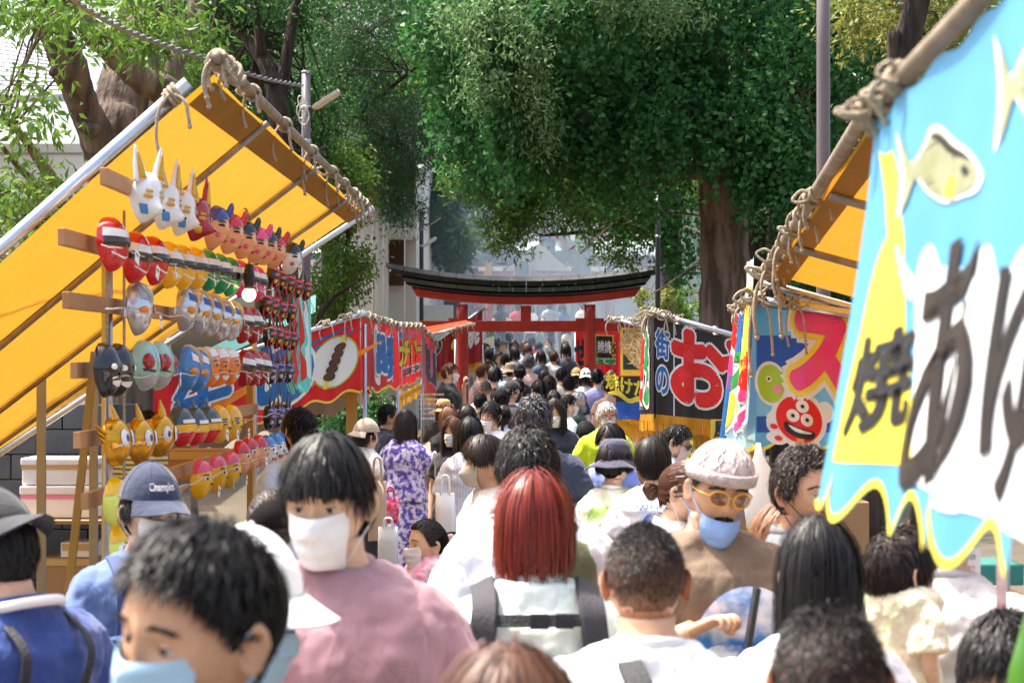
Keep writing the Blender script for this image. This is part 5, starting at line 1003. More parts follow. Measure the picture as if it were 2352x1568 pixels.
def hemi(theta, phi): return np.sin(theta) * np.sin(phi), -np.sin(theta) * np.cos(phi), np.cos(theta)
def head_base(th, ph, fem=0):
    """Skull and jaw without features. th: angle from crown, ph: azimuth from the face."""
    dx, dy, dz = hemi(th, ph)
    x = dx * .0745; z = np.where(dz > 0, dz * .112, dz * .120); y = np.where(dy < 0, dy * .094, dy * .102)
    k = np.clip(-z / .12, 0, 1)
    x = x * (1 - (.34 + .05 * fem) * k ** 1.6); y = np.where(y < 0, y * (1 - .10 * k ** 2), y * (1 - .55 * k ** 1.1))
    f = np.clip((-y - .05) / .05, 0, 1); y = y + .010 * f ** 2                      # flatter face
    x = x * (1 + .05 * np.exp(-((z + .01) / .05) ** 2))
    y = y + .012 * np.clip(z / .11, 0, 1) ** 2 * 0 + np.where(y > 0, .006 * np.exp(-((z - .03) / .05) ** 2), 0)
    return np.stack([x, y, z], -1)
def head_grid(nu, nv, fem=0, feat=1.0):
    s = np.linspace(-np.pi, np.pi, nu, endpoint=False); ph = s - .42 * np.sin(s); t = np.linspace(.03, np.pi - .03, nv); th = t + .12 * np.sin(2 * t) * -1
    TH, PH = np.meshgrid(th, ph, indexing='ij'); P = head_base(TH, PH, fem)
    if feat:
        x, z = P[..., 0], P[..., 2]; front = (P[..., 1] < -.01)
        g = lambda x0, z0, sx_, sz_, a: a * np.exp(-((x - x0) / sx_) ** 2 - ((z - z0) / sz_) ** 2)
        d = g(0, .022, .045, .010, .0035 if not fem else .001) + g(0, -.006, .007, .020, .009) + g(0, -.034, .010, .013, .0175) + g(0, -.062, .022, .007, .006) + g(0, -.076, .018, .006, .0055) + g(0, -.069, .022, .0028, -.004) + g(0, -.104, .020, .014, .006) + g(0, -.052, .006, .006, -.002)
        for q in (-1, 1): d = d + g(q * .031, .0, .017, .010, -.0085) + g(q * .0125, -.038, .007, .007, .0075) + g(q * .042, -.030, .02, .018, .004) + g(q * .03, .017, .018, .006, .0025)
        P[..., 1] -= np.where(front, d * feat, 0)
    return P
HL_A = np.radians([0, 38, 58, 70, 80, 95, 108, 122, 180]); HL_Z = np.array([.070, .066, .046, .012, -.012, .004, -.012, -.062, -.078])
def hairline(ph, lower=0): return np.interp(np.abs(ph), HL_A, HL_Z) - lower
def hand(mb, M, o, side, curl=.5, spread=.12, thumb=.6, sc=1.0, mi=0, grip=None):
    """Palm and five bent fingers. Local: +z to the fingertips, +y palm side, x across; M 3x3, o wrist."""
    T = lambda p: o + (np.asarray(p, float) * sc) @ np.array(M).T
    a = np.linspace(0, 2 * np.pi, 12, endpoint=False)
    rings = []
    for z, w, d, oy in ((-.02, .024, .019, 0), (.0, .026, .018, 0), (.03, .036, .016, .001), (.065, .041, .0145, .002), (.085, .040, .0125, .002), (.094, .034, .009, .002)):
        rings.append([T((side * -.002 + w * math.copysign(abs(math.cos(x)) ** .8, math.cos(x)), oy + d * math.copysign(abs(math.sin(x)) ** .8, math.sin(x)), z)) for x in a])
    mb.loft(rings, True, mi)
    for i, (x, L, r) in enumerate(((.029, .072, .0083), (.0098, .080, .0087), (-.0098, .074, .0084), (-.028, .058, .0074))):
        x *= side; p = np.array([x, .002, .082]); P = [p]; ang = curl * .25 if grip is None else grip * .3; d = 0
        for l, c in ((.44, 1.0), (.31, 1.1), (.25, .7)):
            q = P[-1] + L * l * np.array([math.sin(side * spread * (1.4 - i) * .6) * math.cos(ang), math.sin(ang), math.cos(ang)]); P.append(q); ang += curl * c * (1 + .08 * i)
        P = curve_pts(P, 3); mb.tube([T(q) for q in P], np.interp(np.linspace(0, 1, len(P)), [0, .3, .36, .62, .68, .92, 1], [r * 1.05, r * .95, r, r * .9, r * .93, r * .82, r * .35]) * sc, 8, True, mi)
    P = curve_pts([(side * .022, .004, .012), (side * (.038 + .01 * thumb), .012, .038), (side * (.044 + .014 * thumb), .022 + .012 * curl, .066), (side * (.036 + .014 * thumb), .032 + .02 * curl, .088)], 3)
    mb.tube([T(q) for q in P], np.interp(np.linspace(0, 1, len(P)), [0, .35, .7, .93, 1], [.014, .0115, .0098, .0085, .004]) * sc, 8, True, mi)

def frame(d, hint):
    d = np.asarray(d, float); d = d / np.linalg.norm(d); x = np.cross(hint, d); x /= np.linalg.norm(x) + 1e-9; return np.stack([x, np.cross(d, x), d], 1)

def strands(mb, P, w0, w1, N, mi=0, jit=.3):
    """P (n,k,3) strand points, N (n,k,3) outward normals -> ribbons."""
    n, k, _ = P.shape; N = N + RNG.normal(size=(n, 1, 3)) * jit; T = np.gradient(P, axis=1); S = np.cross(T, N); S /= np.linalg.norm(S, axis=2)[..., None] + 1e-9
    w = (w0 + (w1 - w0) * np.linspace(0, 1, k) ** 1.5)[None, :, None] * RNG.uniform(.6, 1.3, (n, 1, 1)) * .5
    A = np.stack([P - S * w, P + S * w + N * (w * .25)], 2).reshape(n, k * 2, 3)
    i = np.arange(k - 1); q = np.stack([2 * i, 2 * i + 1, 2 * i + 3, 2 * i + 2], 1)
    mb.add(A.reshape(-1, 3), (q[None] + (np.arange(n) * k * 2)[:, None, None]).reshape(-1, 4), mi)

ELL = np.array([.0775, .099, .114])
def scalp_pts(n, lower=0, fade=0):
    out = []
    while sum(len(o[0]) for o in out) < n:
        z = RNG.uniform(-.75, 1, n * 2); th = np.arccos(z); ph = RNG.uniform(-np.pi, np.pi, n * 2); p = head_base(th, ph)
        ok = p[:, 2] > hairline(ph, lower) + .002
        if fade: ok &= RNG.uniform(0, 1, n * 2) < np.clip((p[:, 2] + .075) / .09, .12, 1)
        out.append((th[ok], ph[ok]))
    return np.concatenate([o[0] for o in out])[:n], np.concatenate([o[1] for o in out])[:n]
def nrm_of(p): n = p / ELL ** 2; return n / np.linalg.norm(n, axis=-1)[..., None]
def hair_cap(mb, vol, lower=0, nu=40, nv=28, fem=0):
    P = head_grid(nu, nv, fem, 0); ph = np.arctan2(P[..., 0], -P[..., 1]); h = np.clip((P[..., 2] - hairline(ph, lower)) / .035, -1, 1)
    off = np.where(h > 0, vol * (h ** .6) + .0015, -.014); mb.loft((P + nrm_of(P) * off[..., None])[::-1], True, 1)
def hair_short(mb, n, L=.045, lift=.5, sweep=(0, -.5, -.2), vol=.008, w=.006, messy=.35, k=5, lower=0, curl=0, front=1.0, fade=0, maxv=.02, zmax=None, fringe=1.0, side=.45, sz0=-.06, sz1=.06):
    th, ph = scalp_pts(n, lower, fade)
    if zmax is not None:
        q = head_base(th, ph)[:, 2] < zmax; th, ph = th[q], ph[q]; n = len(th)
    p = head_base(th, ph); N = nrm_of(p); p = p + N * vol * RNG.uniform(.2, .9, (n, 1))
    down = np.array([0, 0, -1.]) - N * (-N[:, 2:3]); back = np.stack([0 * th, 0 * th + 1, 0 * th], -1)
    up = np.clip(p[:, 2:3] / .11, 0, 1); sw = np.asarray(sweep, float)
    d = N * lift * (.35 + .65 * up) + down * (1 - .6 * up) * .9 + sw * up * front + RNG.normal(size=p.shape) * messy; d /= np.linalg.norm(d, axis=1)[:, None]
    l = L * RNG.uniform(.6, 1.2, (n, 1)) * (side + (1 - side) * np.clip((p[:, 2:3] - sz0) / (sz1 - sz0), 0, 1)) * np.where((p[:, 1:2] < -.04) & (p[:, 2:3] > .05), fringe, 1); t = np.linspace(0, 1, k)
    P = p[:, None] + d[:, None] * (l[:, None] * t[None, :, None]) + np.array([0, 0, -1.]) * (l[:, None] * .38 * t[None, :, None] ** 2)
    if curl: a = t[None, :] * 7 + RNG.uniform(0, 6, (n, 1)); P = P + curl * np.stack([np.cos(a), np.sin(a), np.sin(a * 1.3)], -1) * t[None, :, None]
    # keep strands outside the skull
    r = np.linalg.norm(P / (ELL + .003), axis=2); f = np.where((r < 1) & (P[..., 2] > -.08), 1 / np.maximum(r, .5), 1); P = P * f[..., None]
    r = np.linalg.norm(P / ELL, axis=2); lim = 1 + maxv / .095 * RNG.uniform(.55, 1.0, (n, 1)) * np.where(RNG.uniform(0, 1, (n, 1)) < .04, 1.35, 1); f = np.where(r > lim, lim / r, 1); P = P * np.where(P[..., 2] > -.09, f, 1)[..., None]
    strands(mb, P, w, w * .25, np.broadcast_to(N[:, None], P.shape))
def hair_flow(mb, n, L=.28, vol=.014, part=0, bangs=.0, w=.007, k=9, flare=.0, inward=.0, wave=.0, face=62, tuck=0, jitter=.02, endvar=.1):
    """Strands from the crown over the skull, then falling; the face sector is swept aside (or cut as bangs)."""
    nc = max(12, n // 22); ci = RNG.integers(0, nc, n); cph = RNG.uniform(-np.pi, np.pi, nc); cv = RNG.uniform(-.35, .35, nc); cl = RNG.normal(size=nc) * endvar * .5; po = RNG.normal(size=n) * .10; ph = (cph[ci] + po + np.pi) % (2 * np.pi) - np.pi; th0 = RNG.uniform(.03, .55, n) ** 1.0; th0 = np.where(RNG.uniform(0, 1, n) < .35, RNG.uniform(.5, 1.1, n), th0)
    v = vol * (RNG.uniform(.35, 1.0, n) + cv[ci]); l = L * (RNG.uniform(1 - endvar, 1 + endvar * .4, n) + cl[ci]); fr = np.abs(ph) < np.radians(face)
    isb = fr & (RNG.uniform(0, 1, n) < bangs); l = np.where(isb, RNG.uniform(.085, .122, n) - th0 * .09, l); l = np.maximum(l - th0 * .1 * ~isb, .04); fly = RNG.uniform(0, 1, n) < .03; v = np.where(fly, v * 1.5 + .004, v)
    t = np.linspace(0, 1, k); s = l[:, None] * t; Rm = .104; th = th0[:, None] + s / Rm; thf = 1.62 + .12 * RNG.uniform(-1, 1, (n, 1)); rem = np.maximum(th - thf, 0) * Rm; th = np.minimum(th, thf)
    tgt = np.where(ph >= part, np.radians(face + 12), -np.radians(face + 12))
    mv = np.clip((th - th0[:, None]) / 1.1, 0, 1); PH = np.where((fr & ~isb)[:, None], ph[:, None] * (1 - mv) + (tgt[:, None] + .25 * RNG.normal(size=(n, 1)) * np.sign(tgt)[:, None] * .5) * mv, ph[:, None] - .55 * po[:, None] * t + jitter * RNG.normal(size=(n, 1)) * t)
    dx, dy, dz = hemi(th, PH); e = ELL + v[:, None, None]; p = np.stack([dx, dy, dz], -1) * e; N = np.stack([dx, dy, dz], -1)
    rad = 1 + flare * rem / .1 - inward * (rem / .1) ** 2; p[..., 0] *= rad; p[..., 1] *= rad; p[..., 2] -= rem
    p += (.0035 * np.sin(s * 22 + ci[:, None] * 2.1))[..., None] * N * (rem > 0)[..., None]
    if wave: p += wave * (np.sin(s * 45 + RNG.uniform(0, 6, (n, 1))))[..., None] * N
    N2 = N.copy(); N2[..., 2] *= np.where(rem > 0, .2, 1); strands(mb, p, w, w * .4, N2, jit=.13)
def hair_tail(mb, n, at, L, r=.022, droop=(0, .25, -1), w=.006, k=8, spread=1.0):
    at = np.asarray(at, float); a = RNG.uniform(0, 2 * np.pi, n); q = RNG.uniform(0, 1, n) ** .5; d = np.asarray(droop, float); d /= np.linalg.norm(d)
    M = frame(d, (1., 0, 0)); off = (np.cos(a) * q)[:, None] * M[:, 0] + (np.sin(a) * q)[:, None] * M[:, 1]; t = np.linspace(0, 1, k); prof = np.interp(t, [0, .15, .5, 1], [.5, 1, 1.05 * spread, .35 * spread]); l = L * RNG.uniform(.75, 1.05, n)
    P = at + off[:, None] * (r * prof)[None, :, None] + d * (l[:, None] * t)[..., None] + np.array([0, .35, 0]) * (r * np.sin(np.pi * t))[None, :, None]
    strands(mb, P, w, w * .4, np.broadcast_to(off[:, None] + 1e-4, P.shape))
def hair_pulled(mb, n, at, w=.005, vol=.005, lower=0):
    th, ph = scalp_pts(n, lower); p = head_base(th, ph); at = np.asarray(at, float); t = np.linspace(0, 1, 6)[None, :, None]; P = p[:, None] * (1 - t) + at * t; e = ELL + vol; r = np.linalg.norm(P / e, axis=2)[..., None]
    P = P / np.maximum(r, 1e-3) * (1 + .04 * RNG.uniform(0, 1, (n, 1, 1))); strands(mb, P, w, w * .6, nrm_of(P))

def cloth_mods(o, voxel, smooth=5, fold=.012, fs=.075):
    m = o.modifiers.new('r', 'REMESH'); m.mode = 'VOXEL'; m.voxel_size = voxel; m.use_smooth_shade = True
    s = o.modifiers.new('s', 'SMOOTH'); s.iterations = smooth; s.factor = .5
    if fold:
        k = f'fold{fs:.2f}'; tx_ = bpy.data.textures.get(k) or bpy.data.textures.new(k, 'CLOUDS'); tx_.noise_scale = fs; tx_.noise_depth = 2
        d = o.modifiers.new('d', 'DISPLACE'); d.texture = tx_; d.strength = fold; d.mid_level = .34; d.texture_coords = 'LOCAL'

TR = np.array([  # z, half width, half depth, y offset (height 1.72)
 (.80, .150, .105, .0), (.88, .168, .118, .0), (.96, .166, .118, .0), (1.04, .150, .106, .0), (1.12, .148, .104, -.004), (1.22, .158, .112, -.006), (1.31, .172, .118, -.004), (1.37, .182, .108, .004), (1.41, .172, .092, .010), (1.435, .140, .078, .014), (1.455, .098, .068, .014), (1.475, .070, .062, .012)])
def trunk_rings(n, off, fem, build, z0=None, z1=None, lean=0, hem=0):
    a = np.linspace(0, 2 * np.pi, n, endpoint=False); out = []; T = TR
    zs = np.linspace(T[0, 0] if z0 is None else z0, T[-1, 0] if z1 is None else z1, 26)
    for z in zs:
        w, d, y = (np.interp(z, T[:, 0], T[:, i]) for i in (1, 2, 3)); w *= build * (1 - .09 * fem); d *= build * (1 - .04 * fem)
        if fem: d += .022 * math.exp(-((z - 1.27) / .06) ** 2) * .6; w += .01 * math.exp(-((z - .92) / .1) ** 2)
        k = np.clip((1.47 - z) / .10, .45, 1); o = off * k + hem * np.clip((1.1 - z) / .25, 0, 1)
        c, s = np.cos(a), np.sin(a); p = 2 / 2.5; x = (w + o) * np.sign(c) * np.abs(c) ** p; yy = (d + o) * np.sign(s) * np.abs(s) ** p
        out.append(np.stack([x, yy + y - math.tan(lean) * max(z - .95, 0), np.full(n, z)], -1))
    return out

class Person:
    def __init__(s, label, px, crown, Y, yaw=180, h=None, hair='black', style='short', skin='fair', top='white', sleeve=.55, fem=0, build=1.0, lod=None, head=(0, 0, 0), hs=1.0, arms='down', bottom='#2f3340', mask=None, group='people in the festival crowd', lean=0, hat=None, face=1, loose=.014, fold=None, dress=None, hair_kw=None, neck=0, collar=None, shoes='#2a2624', dx=0, dy=0, glasses=None, gz=None, chin=None):
        X, _, Z = W(px, crown, Y); gz = ground_z(Y) if gz is None else gz; s.Hs = Z - gz - .012; s.s = s.Hs / 1.72; s.hs = hs / s.s * (1 if s.s > .8 else 1)
        s.lod = lod if lod is not None else (2 if Y < 6.3 else 1 if Y < 19 else 0); lod_ = s.lod; s.fem = fem
        s.t = thing('person', label, 'person', (X, Y, gz), group, rz=R(yaw)); s.t.scale = (s.s,) * 3
        s.skinm = SKIN[skin]; s.skn = skin; s.bld = build * (1 - .06 * fem); s.loo = loose; s.hatted = bool(hat and hat[0] in ('cap', 'beanie', 'bucket')); s.lean = R(lean); nx = (26, 40, 56)[lod_]
        yo = -math.tan(s.lean) * .55
        # ---- head transform
        hy, hp, hr = head; s.piv = np.array([0, .012 + yo, 1.505]); hm = rotz(R(hy)) @ roty(R(hr)) @ rotx(R(hp)); k = 1.72 / 1.72 * s.hs if hs != 1 or True else 1
        s.hk = min(max(k, .85), 1.9) if s.s < .85 else 1 / s.s ** .3 * .97; s.hm = hm
        cz = 1.72 - .115 * s.hk; s.hc0 = np.array([0, -.018 + yo - neck, cz]); s.T = lambda P: s.piv + ((np.asarray(P, float) * s.hk) + (s.hc0 - s.piv)) @ hm.T
        body = MB(); nu, nv = ((24, 18), (44, 32), (84, 60))[lod_]
        HG = head_grid(nu, nv, fem, 1 if lod_ else .9)
        body.loft(s.T(HG)[::-1])
        # lips: separate faces, slightly proud
        # ---- neck and trunk
        n = (12, 18, 28)[lod_]; a = np.linspace(0, 2 * np.pi, n, endpoint=False); rings = trunk_rings(n, -.03, fem, build, .8, 1.47, s.lean)
        nb, nt = np.array([0, .012 + yo, 1.47]), s.T((0, .012, -.075)); nw = .056 if not fem else .048
        for q, r in ((.25, 1.1), (.55, .98), (.8, .98), (1, 1.0)): c = lerp(nb, nt, q); rings.append(c + np.stack([nw * build ** .5 * r * np.cos(a), (nw + .004) * r * np.sin(a), 0 * a], -1))
        body.loft(rings)
        # ears
        for sg in (-1, 1):
            r = np.linspace(0, 1, 5)[:, None]; al = np.linspace(0, 2 * np.pi, 12, endpoint=False); prof = np.interp(r, [0, .5, .8, 1], [.003, .001, .010, .003])
            ex = .019 * r * np.cos(al) * (1 - .2 * (np.sin(al) < 0)); ez = .033 * r * np.sin(al); P = np.stack([sg * (.0735 + prof + (ex + .01) * .55), .012 + ex + .0 * ez, -.012 + ez + ex * .15], -1); body.grid(s.T(P), True, flip=sg > 0)
            body.grid(s.T(P * np.array([.96, 1, 1])), True, flip=sg < 0)
        # ---- arms
        s.arm = {}; sh_w = (.178 - .016 * fem) * build
        for sg in (-1, 1):
            spec = arms if not isinstance(arms, dict) else arms.get(sg, 'down'); S = np.array([sg * sh_w, .008 + yo, 1.372])
            if isinstance(spec, str):
                el, wr, cu = {'down': ((sg * .06, .03, -.285), (sg * .05, -.04, -.53), .5), 'bent': ((sg * .06, .0, -.27), (sg * -.03, -.20, -.22), .8), 'front': ((sg * .05, -.05, -.27), (sg * -.10, -.26, -.24), .9), 'phone': ((sg * .05, -.06, -.26), (sg * -.06, -.20, -.05), 1.1), 'up': ((sg * .10, -.10, -.2), (sg * -.02, -.24, -.02), 1.0)}[spec]
                E, Wp = S + np.array(el), S + np.array(wr)
            else: E, Wp, cu = np.array(spec[0], float), np.array(spec[1], float), spec[2] if len(spec) > 2 else .8
            s.arm[sg] = (S, E, Wp); P = curve_pts([S + np.array([-sg * .05, 0, .0]), lerp(S, E, .5), E, lerp(E, Wp, .4), Wp], 5); k = len(P)
            body.tube(P, np.interp(np.linspace(0, 1, k), [0, .25, .5, .62, 1], [.030, .044, .040, .041, .0265]) * (1 - .13 * fem) * build ** .5, (7, 10, 14)[lod_])
            d = Wp - E; hint = np.array([0, -1., .2]) if abs(d[2]) > abs(d[1]) else np.array([0, 0, -1.]); hint = np.array([-sg * 1.0, 0, 0]) if isinstance(spec, str) and spec == 'down' else hint
            M = frame(d, np.cross(hint, d)); Mh = np.stack([np.cross(M[:, 1] * 0 + hint / np.linalg.norm(hint), M[:, 2]), hint, M[:, 2]], 1); yv = hint - M[:, 2] * np.dot(hint, M[:, 2]); yv /= np.linalg.norm(yv); Mh = np.stack([np.cross(yv, M[:, 2]), yv, M[:, 2]], 1)
            hand(body, Mh, Wp, sg if np.dot(Mh[:, 0], (sg, 0, 0)) < 0 else sg, cu, sc=1.0 - .1 * fem)
        # ---- legs
        for sg in (-1, 1):
            P = [(sg * .088, 0, .86), (sg * .09, -.005, .62), (sg * .088, -.006, .47), (sg * .086, .012, .30), (sg * .084, .012, .08)]; body.tube(curve_pts(P, 3), np.interp(np.linspace(0, 1, 13), [0, .35, .5, .65, 1], [.078, .062, .05, .052, .036]), (7, 10, 12)[lod_])
        s.body = body.build('body', s.skinm, s.t)
        # ---- clothes
        vox = (.026, .015, .0095)[lod_]; fold = (.0, .03, .034)[lod_] if fold is None else fold
        tm = top if not isinstance(top, str) else fabric(top, top)
        sh = MB(); sh.loft(trunk_rings(20, loose + .004, fem, build, .80 if not dress else .9, 1.472, s.lean, hem=.016))
        for sg in (-1, 1):
            S, E, Wp = s.arm[sg]
            if sleeve <= 0: continue
            if sleeve <= 1:
                e = lerp(S, E, sleeve); P = [np.array([sg * .085, .012 + yo, 1.405]), S + np.array([-sg * .02, 0, .006]), lerp(S, e, .5), e]; r = [.040, .060, .064 + loose * .5, .062 + loose * .9]
            else:
                e = lerp(E, Wp, min(sleeve - 1, .97)); P = [np.array([sg * .085, .012 + yo, 1.405]), S + np.array([-sg * .02, 0, .006]), lerp(S, E, .5), E, lerp(E, e, .5), e]; r = [.040, .060, .062 + loose * .4, .056 + loose * .4, .05 + loose * .3, .040 + loose * .2]
            r = np.array(r) * (1 - .1 * fem) * build ** .5; Q = curve_pts(P, 5); sh.tube(Q, np.interp(np.linspace(0, 1, len(Q)), np.linspace(0, 1, len(r)), r), 14)
        o = sh.build('shirt' if not dress else 'dress_top', tm, s.t); cloth_mods(o, vox, 4 if lod_ else 2, fold); s.shirt = o
        if collar is not None or lod_:
            c0 = np.array([0, .012 + yo - .004, 1.474]); aa = np.linspace(0, 2 * np.pi, 24, endpoint=False); rw = nw * 1.12 + .006
            b = MB(); b.loft([[c0 + np.array([(rw + e) * math.cos(x), (rw + .006 + e) * math.sin(x), zz + .014 * math.sin(x)]) for x in aa] for e, zz in ((.006, -.012), (.009, .0), (.006, .010), (.001, .012), (-.003, .002), (-.002, -.014))]); b.build('collar', tm if collar is None else (collar if not isinstance(collar, str) else fabric(collar, collar)), s.t)
        if dress:
            b = MB(); aa = np.linspace(0, 2 * np.pi, 40, endpoint=False); L = []
            for z, w in dress[1]: L.append(np.stack([(w + .012 * np.sin(7 * aa) * (1.1 - z)) * np.cos(aa), (w * .8 + .012 * np.sin(7 * aa + 1) * (1.1 - z)) * np.sin(aa), np.full(40, z)], -1))
            b.loft(L, False).build('skirt', dress[0], s.t)
        else:
            bm_ = bottom if not isinstance(bottom, str) else fabric(bottom, bottom); b = MB(); b.loft(trunk_rings(16, .008, fem, build, .76, .98, 0))
            for sg in (-1, 1): b.tube(curve_pts([(sg * .085, 0, .84), (sg * .09, 0, .62), (sg * .09, 0, .45), (sg * .088, .01, .1)], 3), np.interp(np.linspace(0, 1, 10), [0, .5, 1], [.092, .078, .066]), 12)
            o = b.build('trousers', bm_, s.t)
        for sg in (-1, 1):
            b = MB(); a12 = np.linspace(0, 2 * np.pi, 12, endpoint=False); b.loft([[(sg * .088 + w * math.cos(x), y, max(.0, .5 * hgt + .5 * hgt * math.sin(x))) for x in a12] for y, w, hgt in ((.075, .02, .05), (.06, .036, .09), (.0, .038, .09), (-.06, .044, .065), (-.12, .044, .05), (-.155, .025, .03))]); b.build('shoe', fabric(shoes, shoes), s.t)
        if face: s.make_face(lod_, chin)
        if style: s.make_hair(style, hair, lod_, hair_kw or {})
        if mask: s.make_mask(*(mask if isinstance(mask, tuple) else (mask,)))
        if hat: getattr(s, 'hat_' + hat[0])(*hat[1:])
        if glasses: s.make_glasses(*glasses)
    # ------------------------------------------------------------ face
    def face_y(s, x, z, lift=0):
        c = np.arange(0, 1); q = np.sqrt(max(0.0, 1 - (x / .078) ** 2)); k = max(-z / .12, 0); y = -.094 * math.sqrt(max(0, 1 - (z / .118) ** 2)) * q * (1 - .1 * k * k); f = min(max((-y - .05) / .05, 0), 1); return y + .010 * f * f - lift
    def make_face(s, lod, chin):
        if lod == 0: return
        for sg in (-1, 1):
            c = np.array([sg * .031, s.face_y(.031, 0) + .0165, -.001])
            t = np.linspace(.02, np.pi - .02, 14); p = np.linspace(0, 2 * np.pi, 18, endpoint=False); r = .0135
            def ball(rad, t): return c + rad * np.stack([np.sin(t)[:, None] * np.cos(p), -np.cos(t)[:, None] + 0 * p, np.sin(t)[:, None] * np.sin(p)], -1)
            e = MB().grid(s.T(ball(r, t)), True, flip=True).build('eye', M_EYEW, s.t); put(e, s.t)
            MB().grid(s.T(ball(r + .0006, np.linspace(.01, .44, 4)) - np.array([0, 0, .002])), True, flip=True).build('iris', M_IRIS, e)
            def lid(a0, a1, rad, n=6):
                aa = np.linspace(a0, a1, n); ww = np.linspace(-1.25, 1.25, 13); return np.array([[c + rad * np.array([math.sin(w), -math.cos(w) * math.cos(a), math.cos(w) * math.sin(a)]) for w in ww] for a in aa])
            MB().grid(s.T(lid(R(100), R(10 - 8 * s.fem * 0), r + .0016)), flip=False).build('eyelid', s.skinm, s.t); MB().grid(s.T(lid(R(-90), R(-26), r + .0012))).build('eyelid', s.skinm, s.t)
            L = lid(R(9), R(9), r + .0022, 1)[0]; MB().tube(s.T(L[2:-2]), .0009 + .0004 * s.fem, 5).build('eyelash', M_IRIS, s.t)
            # eyebrow of short strands
            n = 60 if lod == 2 else 24; u = RNG.uniform(-1, 1, n); x = sg * .033 + sg * u * .019; z = .0205 + .004 * (1 - u ** 2) - .0025 * u + RNG.normal(size=n) * .0012; y = np.array([s.face_y(a, b, .0058) for a, b in zip(x, z)]) + .001
            P0 = np.stack([x, y, z], -1); P = np.stack([P0, P0 + np.array([sg * .005, -.0006, .0012]), P0 + np.array([sg * .009, .0008, .0006])], 1); b = MB(); strands(b, s.T(P), .0026, .001, np.broadcast_to(np.array([0, -1., .1]) @ s.hm.T, P.shape)); b.build('eyebrow', HAIR['black'], s.t)
        x = np.linspace(-1, 1, 13); up, lo = [], []
        for q in x: w = q * .023; k = 1 - q * q; up.append([(w, s.face_y(w, -.066, .0075 * k + .0008), -.066 + .006 * k), (w, s.face_y(w, -.069, .006 * k), -.0690)]); lo.append([(w, s.face_y(w, -.069, .006 * k), -.0692), (w, s.face_y(w, -.075, .0078 * k + .0005), -.0692 - .009 * k)])
        b = MB(); b.grid(s.T(np.array(up).transpose(1, 0, 2))); b.grid(s.T(np.array(lo).transpose(1, 0, 2))); b.build('lips', M_LIP, s.t)
        if chin:   # moustache and goatee
            b = MB()
            for n, f in ((110, lambda u: (u * .026, -.058 - .004 * u * u)), (70, lambda u: (u * .012, -.094 - RNG.uniform(0, .018)))):
                P0 = []
                for _ in range(n): u = RNG.uniform(-1, 1); a, z = f(u); z += RNG.normal() * .0016; P0.append((a, s.face_y(a, z, .0065), z))
                P0 = np.array(P0); P = np.stack([P0, P0 + np.array([0, -.001, -.005]) + np.sign(P0[:, :1]) * np.array([.003, 0, 0]), P0 + np.array([0, -.000, -.010]) + np.sign(P0[:, :1]) * np.array([.006, 0, 0])], 1); strands(b, s.T(P), .0025, .001, np.broadcast_to(np.array([0, -1., 0]) @ s.hm.T, P.shape))
            b.build('moustache', HAIR['black'], s.t)
    # ------------------------------------------------------------ hair
    def make_hair(s, style, col, lod, kw):
        n = (280, 1300, 5200)[lod]; ws = (2.4, 1.15, .66)[lod]; b = MB(); kw = dict(kw); hatted = getattr(s, 'hatted', 0)
        if hatted and style in ('short', 'buzz'): kw['zmax'] = .028
        nc = ((20, 14), (32, 22), (48, 34))[lod]; low = kw.pop('lower', 0)
        if style == 'short': hair_cap(b, .0 if hatted else kw.pop('cap', .011), low, *nc); kw.pop('cap', 0); kw['w'] = kw.get('w', .0055) * ws; hair_short(b, n, **{**dict(L=.05, vol=.012, lift=.3, messy=.25), **kw}, lower=low)
        elif style == 'buzz': hair_cap(b, .003, low, *nc); hair_short(b, int(n * 1.1), **{**dict(L=.011, vol=.003, w=.0026 * ws, lift=1.2, messy=.3, sweep=(0, 0, 0), fade=1), **kw}, lower=low)
        elif style == 'bowl': hair_cap(b, .009, low, *nc); hair_short(b, n // 2, L=.06, vol=.010, w=.006 * ws, lift=.15, messy=.2, lower=low); hair_flow(b, n, **{**dict(L=.15, vol=.018, bangs=1.0, w=.0065 * ws), **kw})
        elif style in ('bob', 'long'): hair_cap(b, .010, low, *nc, s.fem); hair_flow(b, int(n * 1.4), **{**dict(L=.27 if style == 'bob' else .48, vol=.020, bangs=.0, w=.0054 * ws, inward=.02 if style == 'bob' else .0, flare=.02), **kw})
        elif style in ('bun', 'tail'):
            at = kw.get('at', (0, .108, .02 if style == 'bun' else .0)); hair_cap(b, .006, low, *nc, s.fem); hair_pulled(b, n, at, .0055 * ws)
            if style == 'bun': p = np.asarray(at) + np.array([0, .018, 0]); hair_tail(b, n // 3, p + np.array([0, 0, .03]), .06, .036, (0, .15, -1), .007 * ws)
            else: hair_tail(b, n // 3, np.asarray(at) + np.array([0, .005, 0]), kw.get('L', .22), kw.get('r', .024), kw.get('droop', (0, .3, -1)), .006 * ws)
        for i in range(len(b.V)): b.V[i] = s.T(b.V[i])
        m = HAIR[col]; s.hair = b.build('hair', [m, buzzmat(s.skn) if style == 'buzz' else hairbase(col)], s.t)
